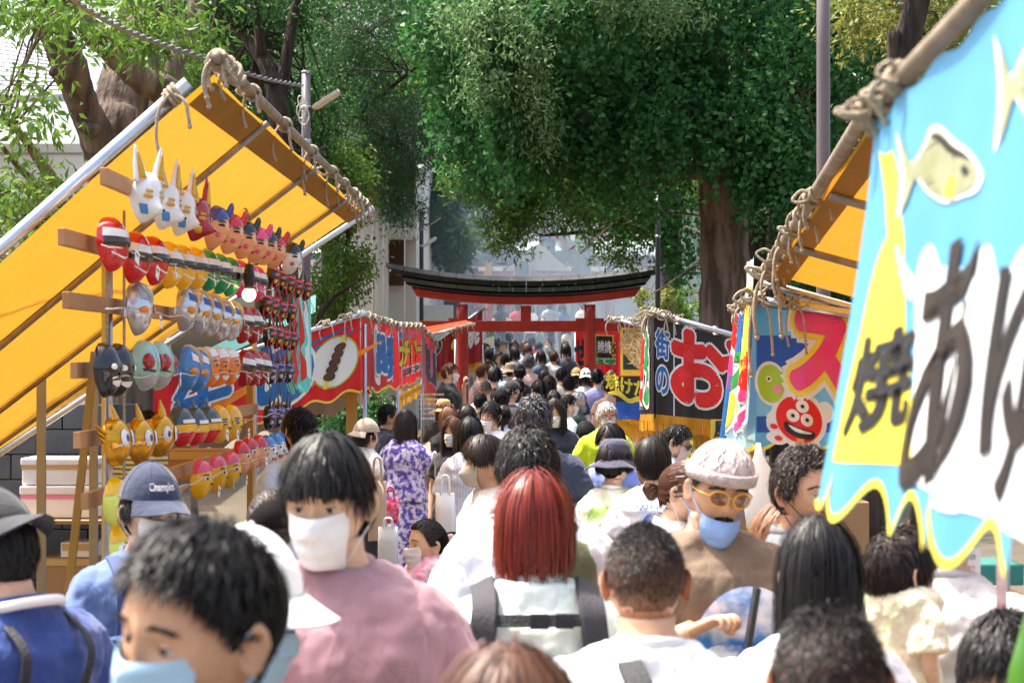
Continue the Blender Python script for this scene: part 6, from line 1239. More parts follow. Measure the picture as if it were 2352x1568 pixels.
    # ------------------------------------------------------------ worn things
    def make_mask(s, color='#f0efee', drop=0, wide=1.0, loops=True, kn=0):
        m = mat('face_mask' + color, color, .75, var=.05, vscale=30, bump=.15, bscale=60, transl=.1)
        nu, nv = 25, 17; A = np.zeros((nv, nu, 3)); zt, zb = -.014 - drop, -.118 - drop * .6
        for i in range(nv):
            for j in range(nu):
                v = i / (nv - 1); u = -1 + 2 * j / (nu - 1); az = u * 1.12 * wide; w = .0665 - .021 * max(v - .35, 0) / .65; x = w * math.sin(az)
                z = zt + (zb - zt) * v + (.010 * u * u) * (.4 - v) * 2 ; side = abs(u) ** 3
                yb = -.090 * math.cos(az) ** .9 - .012; nose = .020 * math.exp(-(x / .022) ** 2) * (math.exp(-((v - .22) / .22) ** 2) if not kn else math.exp(-((v - .4) / .3) ** 2) * 1.3); pl = 0 if kn else .0026 * math.sin(v * math.pi * 7) * (1 - side)
                k = np.clip((v - .8) / .2, 0, 1) ** 2; y = yb - nose * (1 if drop < .02 else .3) + .012 * k - pl - .004 * math.sin(v * math.pi) + .016 * np.clip((v - .55) / .45, 0, 1) * abs(u)
                A[i, j] = (x, y, z)
        b = MB(); b.grid(s.T(A)); b.grid(s.T(A + np.array([0, .0022, 0])), flip=True); o = b.build('face_mask', m, s.t)
        if loops:
            for sg in (-1, 1):
                p0, p1 = A[1, -1 if sg > 0 else 0], A[-3, -1 if sg > 0 else 0]; e = np.array([sg * .086, .026, -.008])
                MB().tube(s.T(curve_pts([p0, (p0 + e) / 2 + np.array([sg * .004, 0, .010]), e + np.array([0, -.006, .022]), e, e + np.array([0, -.004, -.024]), (p1 + e) / 2 + np.array([sg * .004, 0, -.008]), p1], 4)), .0017, 5).build('ear_loop', m, o)
    def hat_cap(s, color='#2f3a55', back=0, text=None, text_mat=None, brim=.075):
        m = fabric(color, color, bump=.25, bscale=30); b = MB(); t = np.linspace(.02, 1.42, 14); p = np.linspace(-np.pi, np.pi, 36, endpoint=False); TH, PH = np.meshgrid(t, p, indexing='ij')
        dx, dy, dz = hemi(TH, PH); P = np.stack([dx * .092, dy * .113 + .002, dz * .115 + .024 + .012 * np.exp(-TH ** 2)], -1); P[..., 2] = np.where(TH > 1.3, P[..., 2], P[..., 2]); sgn = -1 if back else 1
        b.loft(s.T(P)[::-1], False); o = b.build('cap', m, s.t)
        for k in range(6): a = k * np.pi / 3 + .52; MB().tube(s.T(np.stack([np.sin(t) * np.sin(a) * .0925, -np.sin(t) * np.cos(a) * .1135 + .002, np.cos(t) * .1155 + .024 + .012 * np.exp(-t ** 2)], -1)), .0012, 4).build('seam', m, o)
        MB().sphere(s.T((0, .002, .152)), .006, 8, 6).build('button', m, o)
        az = np.linspace(-1.05, 1.05, 21); A = []
        for q in np.linspace(0, 1, 6):
            A.append([(math.sin(a) * (.092 + q * brim * .25), sgn * (-math.cos(a) * (.112 + q * brim * (.35 + .65 * math.cos(a) ** 1))), .040 - q * .022 + .010 * math.cos(a) - .012 * q * abs(math.sin(a)) * 2) for a in az])
        A = np.array(A); b = MB(); b.grid(s.T(A), flip=sgn > 0); b.grid(s.T(A - np.array([0, 0, .004])), flip=sgn < 0); b.build('brim', m, o)
        if text:
            V, F = text2d(text, .105, .030, .012, .02); az = V[:, 0] / .098; z = .085 - V[:, 1]; th = np.arccos(np.clip((z - .024) / .118, -1, 1)); P = np.stack([np.sin(th) * np.sin(az) * .0945, -np.sin(th) * np.cos(az) * .1155 + .002, z], -1); MB().add(s.T(P), F).build('lettering', text_mat or P_WHITE, o)
    def hat_beanie(s, color):
        m = mat('knit' + color, color, .95, var=.2, vscale=60, bump=.5, bscale=90, sheen=.3); t = np.linspace(.02, 1.38, 18); p = np.linspace(-np.pi, np.pi, 56, endpoint=False); TH, PH = np.meshgrid(t, p, indexing='ij'); dx, dy, dz = hemi(TH, PH); r = 1 + .012 * np.sin(PH * 8) * np.sin(TH * 7)
        P = np.stack([dx * .091 * r, dy * .112 * r, dz * .108 + .034], -1); P[..., 2] += .0 ; b = MB(); b.loft(s.T(P)[::-1], False); o = b.build('beanie', m, s.t)
        pp = np.linspace(-np.pi, np.pi, 96, endpoint=False); rr = .0035 * np.sign(np.sin(pp * 48)); L = [np.stack([np.sin(pp) * (.091 + e + rr * .4), -np.cos(pp) * (.112 + e + rr * .4), np.full(96, z) + .006 * np.cos(pp)], -1) for z, e in ((.030, .0), (.030, .006), (.060, .008), (.064, .003), (.062, -.004))]; MB().loft(s.T(np.array(L)), False).build('ribbed_cuff', m, o)
        for k in range(5):   # cable pattern
            a0 = -1.2 + k * .6; q = np.linspace(.45, 1.22, 14)
            for ph in (0, np.pi): w = .10 * np.sin(q * 9 + ph); MB().tube(s.T(np.stack([np.sin(q) * np.sin(a0 + w) * .0925, -np.sin(q) * np.cos(a0 + w) * .1135, np.cos(q) * .1095 + .034], -1)), .0022, 5).build('cable_stitch', m, o)
    def hat_bucket(s, color, brim=.075):
        m = fabric(color, color, bump=.5, bscale=26); p = np.linspace(-np.pi, np.pi, 48, endpoint=False); prof = [(.004, .142), (.05, .140), (.078, .128), (.092, .095), (.099, .045), (.101, .036), (.118, .016), (.101 + brim * .7, -.006), (.101 + brim, -.014), (.10 + brim, -.018), (.10 + brim * .5, -.002), (.099, .03)]
        b = MB(); b.loft(s.T(np.array([np.stack([r * .93 * np.sin(p), -r * 1.05 * np.cos(p), z + .010 * np.sin(2 * p + 1) * (r > .11) + .006 * np.sin(5 * p) * (r > .11)], -1) for r, z in prof])), False); b.build('bucket_hat', m, s.t)
    def hat_band(s, color):
        p = np.linspace(-np.pi, np.pi, 30, endpoint=False); MB().loft(s.T(np.array([np.stack([(.088 + e) * np.sin(p), -(.108 + e) * np.cos(p), z + .02 * np.cos(p)], -1) for z, e in ((.03, 0), (.03, .008), (.055, .010), (.072, .004))])), False).build('headband', mat('headband' + color, color, .8, color2='#ffffff', vscale=30), s.t)
    def make_glasses(s, color, lens, tint=True):
        m = mat('glasses' + color, color, .15, coat=.5, spec=.6); ml = mat('lens' + lens, lens, .05, spec=.8, alpha=.82); g = None
        for sg in (-1, 1):
            a = np.linspace(0, 2 * np.pi, 28); c = np.array([sg * .033, -.108, -.002]); el = lambda r: np.stack([c[0] + .0265 * r * np.cos(a), c[1] + .010 * (np.abs(c[0] + .0265 * np.cos(a)) / .06) ** 2 * 1.5, c[2] + .022 * r * np.sin(a)], -1)
            o = MB().tube(s.T(el(1)), .0026 if tint else .0011, 6).build('rim', m, s.t); MB().grid(s.T(np.stack([el(.02), el(1)]))).build('lens', ml, o)
            MB().tube(s.T([(sg * .060, -.098, .004), (sg * .078, -.06, .004), (sg * .082, .0, .002), (sg * .08, .02, -.01)]), .0022 if tint else .001, 5).build('temple', m, s.t)
        MB().tube(s.T(curve_pts([(-.008, -.107, .002), (0, -.109, .006), (.008, -.107, .002)], 4)), .0022 if tint else .001, 5).build('bridge', m, s.t)
    # point on the torso surface, local
    def torso(s, x, z, back=0, lift=.02):
        w, d, y = (np.interp(z, TR[:, 0], TR[:, i]) for i in (1, 2, 3)); w = w * s.bld + s.loo; q = max(0.05, 1 - min(1, abs(x) / (w + .004)) ** 2.5) ** (1 / 2.5); yy = (d * s.bld + s.loo + .016 + lift) * q
        return np.array([x, y + (yy if back else -yy) - math.tan(s.lean) * max(z - .95, 0), z])
    def strap(s, pts, w, m, name='strap', th=.005):
        """A flat strap through local points (given with outward normals by finite lift)."""
        P = curve_pts(pts, 6); T = np.gradient(P, axis=0); T /= np.linalg.norm(T, axis=1)[:, None]; c = np.array([0, .012, 0]); N = P - np.stack([P[:, 0] * .55, np.full(len(P), .012), P[:, 2]], -1); N[:, 2] = np.clip((P[:, 2] - 1.36) / .08, 0, 1) * .12; N /= np.linalg.norm(N, axis=1)[:, None] + 1e-9
        S = np.cross(T, N); S /= np.linalg.norm(S, axis=1)[:, None] + 1e-9; N = np.cross(S, T); r = [[p - q * w / 2, p - q * w / 2 * .9 + n * th, p + q * w / 2 * .9 + n * th, p + q * w / 2] for p, q, n in zip(P, S, N)]
        o = MB().loft(r).build(name, m, None, smooth='auto'); o.parent = s.t; return o

    def print2d(s, vf, cx, cz, m, back=0, lift=.03, name='print'):
        V, F = vf; sx_ = -1 if back else 1
        P = np.array([s.torso(cx + sx_ * v[0], cz - v[1], back, lift) for v in V]); o = MB().add(P, F if back else F).build(name, m, None); o.parent = s.shirt; return o
# ================================================================ THE CROWD
M_STRAP = mat('black_webbing', '#1f2024', .7, bump=.3, bscale=120); M_NSTRAP = mat('navy_webbing', '#27406e', .7, bump=.3, bscale=120); M_PAD = mat('charcoal_pad', '#3a383d', .85, bump=.3, bscale=150)
def floral(n, c, c2, sc=14, k=.6): return fabric(n, c, color2=c2, vscale=sc, contrast=k, detail=3)
F_PUR = floral('purple_floral', '#dccfe4', '#5a4aa4', 24, .75); F_LEAF = floral('leaf_print', '#f3f2ea', '#9fc46a', 7, .5); F_YEL = floral('yellow_floral', '#f2ecc0', '#ead9bd', 14, .3); F_PINK = floral('pink_yukata', '#f0a0c8', '#f6dfe8', 10, .4)
def stripes(n, c, c2, freq, axis=0):
    m = fabric(n, c); nt = m.node_tree; wv = nt.nodes.new('ShaderNodeTexWave'); wv.bands_direction = 'XYZ'[axis]; wv.inputs['Scale'].default_value = freq; wv.inputs['Distortion'].default_value = .4
    mx = nt.nodes.new('ShaderNodeMix'); mx.data_type = 'RGBA'; mx.inputs[6].default_value = hexc(c); mx.inputs[7].default_value = hexc(c2); tc = nt.nodes.new('ShaderNodeTexCoord'); cr = nt.nodes.new('ShaderNodeMapRange'); cr.inputs[1].default_value = .55; cr.inputs[2].default_value = .7
    nt.links.new(tc.outputs['Object'], wv.inputs[0]); nt.links.new(wv.outputs['Color'], cr.inputs[0]); nt.links.new(cr.outputs[0], mx.inputs[0]); nt.links.new(mx.outputs[2], nt.nodes['Principled BSDF'].inputs['Base Color']); return m
S_BLUE = stripes('blue_pinstripe', '#f0f2f6', '#9fb4dc', 28); S_BW = stripes('black_white_stripe', '#eceae6', '#2a2a2c', 6, 2); S_GREY = stripes('cream_grey_stripe', '#dedad0', '#6c6a66', 20); S_VEND = stripes('vendor_stripe', '#d4dde6', '#4e7ba6', 9, 2)
def bag(label, x0, x1, y0, y1, Y, m, handle=.12, cat='bag', d=.10):
    p, q = W(x0, y0, Y), W(x1, y1, Y); cx = (p[0] + q[0]) / 2; w = (q[0] - p[0]) / 2; t = thing('tote_bag', label, cat, (cx, Y, q[2]), 'bags carried in the crowd'); a = np.linspace(0, 2 * np.pi, 24, endpoint=False)
    sq = lambda c: np.sign(c) * np.abs(c) ** .5
    MB().loft([np.stack([cx + w * k * sq(np.cos(a)), Y + d / 2 * k2 * sq(np.sin(a)), np.full(24, z) + .006 * np.sin(3 * a)], -1) for z, k, k2 in ((q[2], .9, .9), (q[2] + .01, .98, 1), (lerp(q[2], p[2], .6), 1, .8), (p[2], .97, .5))]).build('bag_body', m, t)
    for s in (-1, 1): MB().tube(curve_pts([(cx - w * .45, Y + s * .02, p[2] - .01), (cx - w * .3, Y + s * .02, p[2] + handle), (cx + w * .3, Y + s * .02, p[2] + handle), (cx + w * .45, Y + s * .02, p[2] - .01)], 6), .008, 6).build('handle', m, t)
    return t
def pack(p, label, c, z0=1.0, z1=1.40, w=.14, d=.12):
    """Backpack on a person's back: a thing of its own at the back of p."""
    m = fabric('pack' + c, c, bump=.4, bscale=18); t = thing('backpack', label, 'backpack', p.t.location, 'backpacks in the crowd', rz=p.t.rotation_euler.z); t.scale = p.t.scale; a = np.linspace(0, 2 * np.pi, 20, endpoint=False); sq = lambda q: np.sign(q) * np.abs(q) ** .6
    o = MB().loft([np.stack([w * k * sq(np.cos(a)), .13 + d / 2 + d / 2 * k * sq(np.sin(a)), np.full(20, z)], -1) for z, k in ((z0, .7), (z0 + .03, .95), (z0 + .2, 1), (z1 - .08, .95), (z1 - .02, .75), (z1, .4))]).build('pack_body', m, None); o.parent = t
    o = MB().loft([np.stack([w * .7 * k * sq(np.cos(a)), .13 + d + .03 * k * sq(np.sin(a)), np.full(20, z)], -1) for z, k in ((z0 + .03, .8), (z0 + .06, 1), (z0 + .18, .95), (z0 + .2, .5))]).build('front_pocket', m, None); o.parent = t
    for sg in (-1, 1):
        P = curve_pts([(sg * .08, .14, z1 - .03), (sg * .10, .09, 1.44), (sg * .11, .0, 1.465), (sg * .115, -.09, 1.40), (sg * .12, -.125, 1.25), (sg * .14, -.06, 1.1), (sg * .13, .12, 1.05)], 4); o = MB().tube(P, .022, 8, flat=.35).build('strap', m, None); o.parent = t
    return t
# ---- closest figures
A = Person('man with tousled black hair and pale blue mask looking down, bare neck', 488, 1163, 2.28, yaw=-34, style='short', skin='mid', top='#34343a', head=(-6, 9, 9), mask='#b9dcf0', hair_kw=dict(fringe=.62, side=.16, sz0=.03, sz1=.075, L=.046, sweep=(.15, -.8, .1), lift=.35, messy=.22, vol=.012, w=.005, cap=.011, maxv=.026), build=1.05)
P_ = Person('woman in white cap and blue mask with brown ponytail behind the tousled man', 505, 1222, 3.2, yaw=72, style='tail', hair='lightbrown', fem=1, top='#f1f0ee', mask='#a8c8e2', hat=('cap', '#f4f4f2'), head=(0, 10, 0), hair_kw=dict(at=(0, .10, -.03), L=.26, r=.03), sleeve=.6, fold=.05)
O = Person('tall man in mauve sweatshirt and white mask with black fringe looking down', 768, 985, 3.8, yaw=-10, style='bowl', top=fabric('mauve', '#9c757c'), sleeve=1.9, mask='#f3f2f1', head=(-4, 9, 0), hair_kw=dict(L=.125, vol=.012, endvar=.2), loose=.03, build=1.08, arms={1: 'down', -1: 'front'}, bottom='#4a4a50')
B = Person('woman with glossy red bob wearing mint shirt and reversed backpack straps', 1228, 1090, 4.6, yaw=183, style='bob', hair='red', fem=1, top=fabric('mint', '#dfe8dc'), loose=.03, hair_kw=dict(L=.25, inward=.035, vol=.018, flare=.05, endvar=.16), build=1.06, sleeve=.9)
z = 1.40; B.strap([B.torso(x, z, 1, .034) for x in (-.15, -.08, 0, .08, .15)], .03, M_STRAP, 'cross_strap', .006)
for x in (-.06, .0): o = MB().box(B.torso(x, z, 1, .040), (.045, .014, .036)).build('buckle', M_STRAP, None, smooth=False, bevel=.004); o.parent = B.t
for sg in (-1, 1): B.strap([np.array([sg * .125, .0, 1.462]), B.torso(sg * .125, 1.425, 1, .035) , B.torso(sg * .135, 1.34, 1, .036), B.torso(sg * .15, 1.22, 1, .034), B.torso(sg * .165, 1.1, 1, .03)], .066, M_PAD, 'shoulder_pad', .016); B.strap([B.torso(sg * .14, 1.40, 1, .052), B.torso(sg * .148, 1.32, 1, .054), B.torso(sg * .163, 1.2, 1, .05)], .026, M_STRAP, 'webbing', .004)
C = Person('man with cropped black hair in white T-shirt with black shoulder strap', 1486, 1178, 3.7, yaw=182, style='buzz', skin='mid', top=fabric('white_tee', '#f1f1f3'), head=(0, 14, 0), build=1.1, hair_kw=dict(L=.013))
C.strap([np.array([.02, -.03, 1.475]), np.array([.045, .07, 1.462]), C.torso(.02, 1.40, 1, .03), C.torso(-.05, 1.28, 1, .03), C.torso(-.13, 1.12, 1, .03)], .05, M_STRAP, 'shoulder_strap', .006)
D = Person('man with short black hair thinning at the crown below the fish banner', 1912, 1352, 2.62, yaw=178, style='buzz', skin='tan', top='#d9c4a0', head=(0, 16, 0), hair_kw=dict(L=.016), build=1.05)
E_ = Person('person whose smooth brown hair rises in front of the red bob', 1172, 1502, 2.25, yaw=180, style='bob', hair='brown', fem=1, top='#c9c4bc')
F_ = Person('woman with sleek long black hair in pale top under the fish banner', 1882, 1190, 4.15, yaw=176, style='long', fem=1, top='#ece6e4', hair_kw=dict(L=.42, vol=.016, endvar=.05))
H = Person('man in knitted beanie and amber sunglasses wearing a brown printed T-shirt', 1628, 1008, 5.35, yaw=4, style='buzz', skin='mid', top=fabric('taupe', '#745f4c'), hat=('beanie', '#c9b7b2'), mask=('#8fb0e0', .052, 1.0, True, 1), glasses=('#e2a22c', '#6b3f1c'), chin=1, head=(12, 13, 6), arms={-1: ((-.245, -.05, 1.125), (-.075, -.20, 1.235), .95), 1: 'bent'}, build=1.12, loose=.026)
M_EARTH_P = fabric('earth_print', '#3f7fc4', color2='#e8eef4', vscale=9, contrast=.6, bump=.2); M_WAVE = fabric('wave_print', '#e4ecf4', color2='#2f62b8', vscale=16, contrast=.7, bump=.2)
H.print2d(disc2d(.145, .15), .075, 1.20, M_EARTH_P, 0, .040, 'earth_print'); H.print2d(blob2d([(-.12, -.04), (0, -.06), (.12, -.03), (.1, .09), (0, .13), (-.09, .08)], 5), .075, 1.14, M_WAVE, 0, .046, 'wave_print')
ph = thing('phone', 'slim black phone held by the man in the beanie', 'phone', W(1722, 1420, 5.05)); MB().box(W(1728, 1415, 5.05), (.012, .075, .155), roty(.16)).build('case', M_BLACK, ph, smooth=False, bevel=.004); MB().box(W(1733, 1412, 5.05), (.004, .066, .14), roty(.16)).build('screen', M_GLASS, ph, smooth=False)
I_ = Person('laughing man with curly dark hair and lowered black mask beside the fish banner', 1842, 1018, 5.5, yaw=70, style='short', hair='blackbrown', skin='mid', top='#6a6e76', head=(-36, 6, -4), mask=('#3a4048', .055), hair_kw=dict(fringe=.2, side=.2, L=.042, lift=.6, messy=.4, curl=.006, vol=.012, sweep=(0, .3, .2), maxv=.024))
K = Person('woman with light brown bob half hidden beside the laughing man', 1790, 1168, 5.9, yaw=20, style='bob', hair='lightbrown', fem=1, top='#efe2dc', hair_kw=dict(L=.2))
J = Person('brown haired woman wiping her mouth with a white cloth', 1548, 1043, 7.0, yaw=58, style='bun', hair='brown', hair_kw=dict(at=(0, .098, -.045)), fem=1, top='#dfe3ea', head=(10, 16, 0), arms={1: ((.16, -.12, 1.12), (.03, -.17, 1.40), 1.2), -1: 'up'}, mask=('#eef0f2', .045))
G_ = Person('toddler in yellow floral dress carried on an arm', 2062, 1200, 4.35, yaw=128, gz=.80, style='short', hair='blackbrown', top=F_YEL, sleeve=.9, loose=.05, hair_kw=dict(L=.055, lift=.2, messy=.2, w=.005, cap=.004), dress=(F_YEL, ((1.1, .17), (.95, .22), (.7, .27), (.45, .30))), head=(-10, 0, 0))
CA = Person('adult in light grey T-shirt carrying the toddler, face behind the banner', 2170, 1085, 4.75, yaw=150, style='short', top='#c3bfbb', skin='mid', arms={-1: ((-.24, -.05, 1.12), (-.05, -.28, 1.16), .6), 1: ((.24, -.05, 1.12), (.05, -.28, 1.14), .6)}, build=1.05)
E0_, E1_ = CA.arm[-1][1], CA.arm[-1][2]; o = MB().tube([lerp(E0_, E1_, .70) , lerp(E0_, E1_, .74)], .040, 14).build('wristband', M_STRAP, None); o.parent = CA.t
M_ = Person('boy in navy baseball cap and white mask wearing slate blue T-shirt', 335, 1072, 5.6, yaw=30, style='short', skin='fair', top=fabric('slate_blue', '#566c9a'), hat=('cap', '#222e4a', 0, 'Champion'), mask='#f1f0ef', head=(4, 6, 0), arms={-1: ((-.22, -.02, 1.10), (-.09, -.20, 1.02), .5), 1: ((.23, -.02, 1.10), (.02, -.22, 1.12), 1.0)}, bottom='#2c3040')
M_.strap([np.array([-.09, .06, 1.462]), np.array([-.105, -.03, 1.46]), M_.torso(-.115, 1.40, 0, .03), M_.torso(-.12, 1.30, 0, .032), M_.torso(-.122, 1.18, 0, .032), M_.torso(-.125, 1.06, 0, .03)], .046, M_NSTRAP, 'shoulder_strap', .005)
sb = bag('navy shoulder bag at the side of the boy in the navy cap', 205, 330, 1518, 1640, 5.3, fabric('navy_bag', '#2a3f74'), .05)
ln = thing('camera_lens', 'dark camera lens held by the boy in the navy cap', 'lens', W(318, 1500, 5.33)); MB().tube([W(300, 1492, 5.36), W(325, 1498, 5.30)], .034, 20).build('barrel', M_BLACK, ln, smooth='auto'); MB().tube([W(325.5, 1498, 5.297), W(327, 1498.3, 5.294)], .028, 20).build('front_glass', M_GLASS, ln)
N_ = Person('man in royal blue T-shirt with black straps and dark cap worn backwards', 22, 1120, 4.25, yaw=-128, style='short', top=fabric('royal', '#2b4484'), hat=('cap', '#26262c', 1), head=(6, 20, 0), skin='mid', build=1.1, hair_kw=dict(L=.05, vol=.012, messy=.12))
N_.strap([np.array([-.09, -.04, 1.455]), np.array([-.095, .05, 1.455]), N_.torso(-.09, 1.38, 1, .03), N_.torso(-.04, 1.25, 1, .03), N_.torso(.06, 1.08, 1, .03)], .022, M_STRAP, 'shoulder_strap'); N_.strap([np.array([.08, -.04, 1.455]), np.array([.085, .05, 1.455]), N_.torso(.09, 1.38, 1, .03), N_.torso(.1, 1.25, 1, .03), N_.torso(.08, 1.08, 1, .03)], .022, M_STRAP, 'shoulder_strap')
a = np.linspace(-2.3, 2.3, 24) + math.pi / 2; nf = thing('neck_fan', 'white ring shaped neck fan round the neck of the man in royal blue', 'neck fan', N_.t.location + Vector((0, 0, 1.4 * N_.s)), rz=N_.t.rotation_euler.z); o = MB().tube([(.098 * math.cos(x), .01 + .105 * math.sin(x), .052 + .03 * math.sin(x)) for x in a], .012, 12).build('ring', mat('fan_plastic', '#e6e4e2', .4), None); o.parent = nf
Q = Person('woman with dark hair tied in a ponytail between the boy and the mauve sweatshirt', 622, 1118, 6.2, yaw=-165, style='tail', hair='blackbrown', fem=1, top='#d8d2cc', hair_kw=dict(at=(0, .10, -.02), L=.24))
S6 = Person('man with wavy black hair in loose white shirt carrying an olive backpack', 1216, 982, 5.85, yaw=200, style='short', top=fabric('white_loose', '#eceef4'), loose=.05, sleeve=.85, build=1.12, hair_kw=dict(L=.07, lift=.35, messy=.4, curl=.008, vol=.014, sweep=(0, 0, -.2), maxv=.028, w=.007), mask='#eef0f2')
pack(S6, 'olive backpack on the white shirt behind the red bob', '#5d6040', 1.0, 1.42)
Person('older man with thick salt and pepper hair seen from behind', 1226, 906, 9.8, yaw=178, style='short', hair='salt', top='#2b3550', hair_kw=dict(L=.06, lift=.4, messy=.4, curl=.005, vol=.014, w=.007, maxv=.026), build=1.1)
Person('woman with beige cloth mask and sleeveless cream top turning to look back', 1122, 1000, 8.8, yaw=-70, style='bob', hair='blackbrown', fem=1, top='#e6e0d6', sleeve=0, mask=('#c6b9a8', 0, 1.0, True, 1), hair_kw=dict(L=.17, bangs=.5), skin='mid', head=(-4, 0, 0))
Person('woman with straight dark shoulder length hair in blue pinstriped blouse', 1080, 958, 13, yaw=178, style='bob', fem=1, top=S_BLUE, loose=.03, sleeve=.8, hair_kw=dict(L=.31, endvar=.06), bottom=S_BLUE)
Person('woman with long auburn hair and white mask facing back along the street', 1046, 957, 14.6, yaw=-18, style='long', hair='brown', fem=1, top='#1f1f22', mask='#f2f1f0', hair_kw=dict(L=.42), head=(-12, 0, 0))
PW = Person('woman with very long dark hair in purple floral dress', 930, 943, 16, yaw=160, style='long', hair='blackbrown', fem=1, top=F_PUR, sleeve=.6, loose=.04, dress=(F_PUR, ((1.06, .14), (1.0, .155), (.85, .21), (.6, .26), (.3, .31), (.14, .33))), hair_kw=dict(L=.80, endvar=.06), arms={1: 'down', -1: 'up'}, lod=2)
bag('white leather tote with long handles held by the purple dress', 985, 1012, 1130, 1210, 15.6, mat('white_leather', '#ecebe6', .5), .28); bag('white paper bag with black lettering beside the pinstriped blouse', 1000, 1045, 1132, 1235, 12.7, mat('white_paper', '#f2f2f0', .6), .1)
lb = Banner(W(1022, 1140, 12.6), W(1036, 1140, 12.6), .24, fold=0); lb.o = bpy.data.objects['tote_bag.001'] if 'tote_bag.001' in bpy.data.objects else None
Person('balding man in dark navy shirt looking at the stall beside the long dark hair', 888, 926, 17.2, yaw=108, style='short', top='#23283a', skin='tan', hair_kw=dict(L=.025, lift=.3, messy=.2), arms={1: 'up', -1: 'down'})
Person('person in beige cap and white shirt behind the mauve sweatshirt', 838, 966, 15.4, yaw=130, style='short', top='#eeeeec', hat=('cap', '#b9a795', 1), hair='blackbrown')
bag('beige canvas tote hanging by the purple dress', 845, 888, 1105, 1240, 14.6, fabric('canvas', '#c9b59c'), .16); bag('pink and red flowered cloth bag next to the canvas tote', 878, 916, 1145, 1200, 15.0, floral('flower_bag', '#d8204a', '#f08ab0', 26, .7), .08)
bag('plain white shopping bag below the canvas tote', 868, 915, 1210, 1290, 14.4, mat('white_film', '#e4ecec', .5), .06)
Person('man with dark wavy hair at the mask rack in pale blue shirt', 692, 932, 10, yaw=-148, style='short', top='#c3d2e6', mask='#3a3a40', hair_kw=dict(L=.045, messy=.4, curl=.004), skin='mid')
Person('stall keeper in striped shirt and pink headband behind the masks', 335, 940, 13, yaw=150, style='short', top=S_VEND, hat=('band', '#e58aa8'), skin='tan', arms={-1: 'bent', 1: 'down'})
ch = Person('little girl in pink yukata with white mask and hair bun', 985, 1188, 9.7, yaw=-62, style='bun', fem=1, top=F_PINK, sleeve=1.6, loose=.05, dress=(F_PINK, ((1.06, .17), (.9, .2), (.5, .21), (.12, .22))), mask='#f4f0ee', lod=2)
fl = thing('hair_flower', 'pale pink cloth flower in the hair of the little girl', 'hair ornament', W(1028, 1236, 9.75))
for k in range(9): MB().sphere(W(1030 + 7 * math.cos(k * .7) * (k % 3) / 2, 1236 + 7 * math.sin(k * .7) * (k % 3) / 2, 9.72), (.016, .008, .016), 8, 6).build('petal', mat('petal_pink', '#eec0c4', .7), fl)
Person('woman in navy bucket hat and white leaf-print blouse', 1408, 1012, 9.6, yaw=150, style='bob', fem=1, top=F_LEAF, loose=.03, hat=('bucket', '#3b3850'), hair_kw=dict(L=.2), sleeve=.9)
QK = Person('person with round black hair in white T-shirt with blue surf print', 1500, 1005, 9.3, yaw=182, style='bowl', fem=.5, top=fabric('white_print_tee', '#eceef6'), hair_kw=dict(L=.17, vol=.02), loose=.03, lod=2)
QK.print2d(text2d('QUIKSILVER', .20, .03, .02), .0, 1.385, P_BLUE, 1, .04); QK.print2d(disc2d(.075, .06), 0, 1.30, mat('checker_print', '#5f7fd0', .6, color2='#e8ecf8', vscale=30, contrast=.8), 1, .04)
Person('man in sunglasses and pink mask leaning to the black bannered stall in pale blue shirt', 1512, 965, 12.4, yaw=76, style='short', top='#dfe8f6', mask='#f1d9d2', glasses=('#3a2a20', '#3a2a1c'), head=(0, 22, 0), lean=8, hair_kw=dict(L=.04, messy=.2), arms='front')
Person('silver haired man in neon yellow shirt with glasses and white mask', 1390, 918, 15.4, yaw=14, style='short', hair='silver', skin='mid', top=fabric('neon', '#c3e01c'), mask='#f2f4f6', glasses=('#4a4a4c', '#b8c4c8', False), head=(0, 10, 0), hair_kw=dict(L=.04, messy=.2))
Person('woman with black bob and white mask in periwinkle cardigan', 1411, 974, 13.4, yaw=-34, style='bob', fem=1, top='#8193d8', sleeve=1.9, mask='#f4f2f2', hair_kw=dict(L=.17), lean=4)
bo = Person('small boy with cropped black hair seen from behind', 1346, 965, 16.6, yaw=180, style='short', top='#dfe7ee', hair_kw=dict(L=.03, messy=.15)); pack(bo, 'teal backpack on the small boy', '#2b8279', .95, 1.38)
Person('woman with long dark hair and white mask in navy T-shirt facing the lens', 1277, 914, 16.4, yaw=4, style='long', hair='blackbrown', fem=1, top='#1c2133', mask='#f0f0f2', hair_kw=dict(L=.4), head=(-10, 8, 0))
Person('smiling young man with white mask and swept black hair', 1128, 920, 15.6, yaw=-36, style='short', top='#f1f2f5', mask=('#f4f4f6', .035), hair_kw=dict(L=.08, lift=.2, messy=.14, sweep=(-.5, -.2, 0)), head=(0, -3, 5))
Person('woman with black braid in white blouse', 1156, 928, 17.8, yaw=176, style='tail', fem=1, top='#f2f2f4', hair_kw=dict(L=.34, r=.014))
Person('person in woven straw hat and dark brown top', 1018, 918, 21, yaw=170, style='bob', hair='brown', fem=1, top='#3c322c', hat=('bucket', '#c9a063', .09), lod=1)
Person('woman with caramel bob in black T-shirt', 1030, 934, 17.6, yaw=168, style='bob', hair='lightbrown', fem=1, top='#1d1d20', hair_kw=dict(L=.24))
Person('person with short dark brown hair behind the auburn hair', 1073, 930, 19.8, yaw=185, style='bowl', hair='blackbrown', top='#3a3430', lod=1)
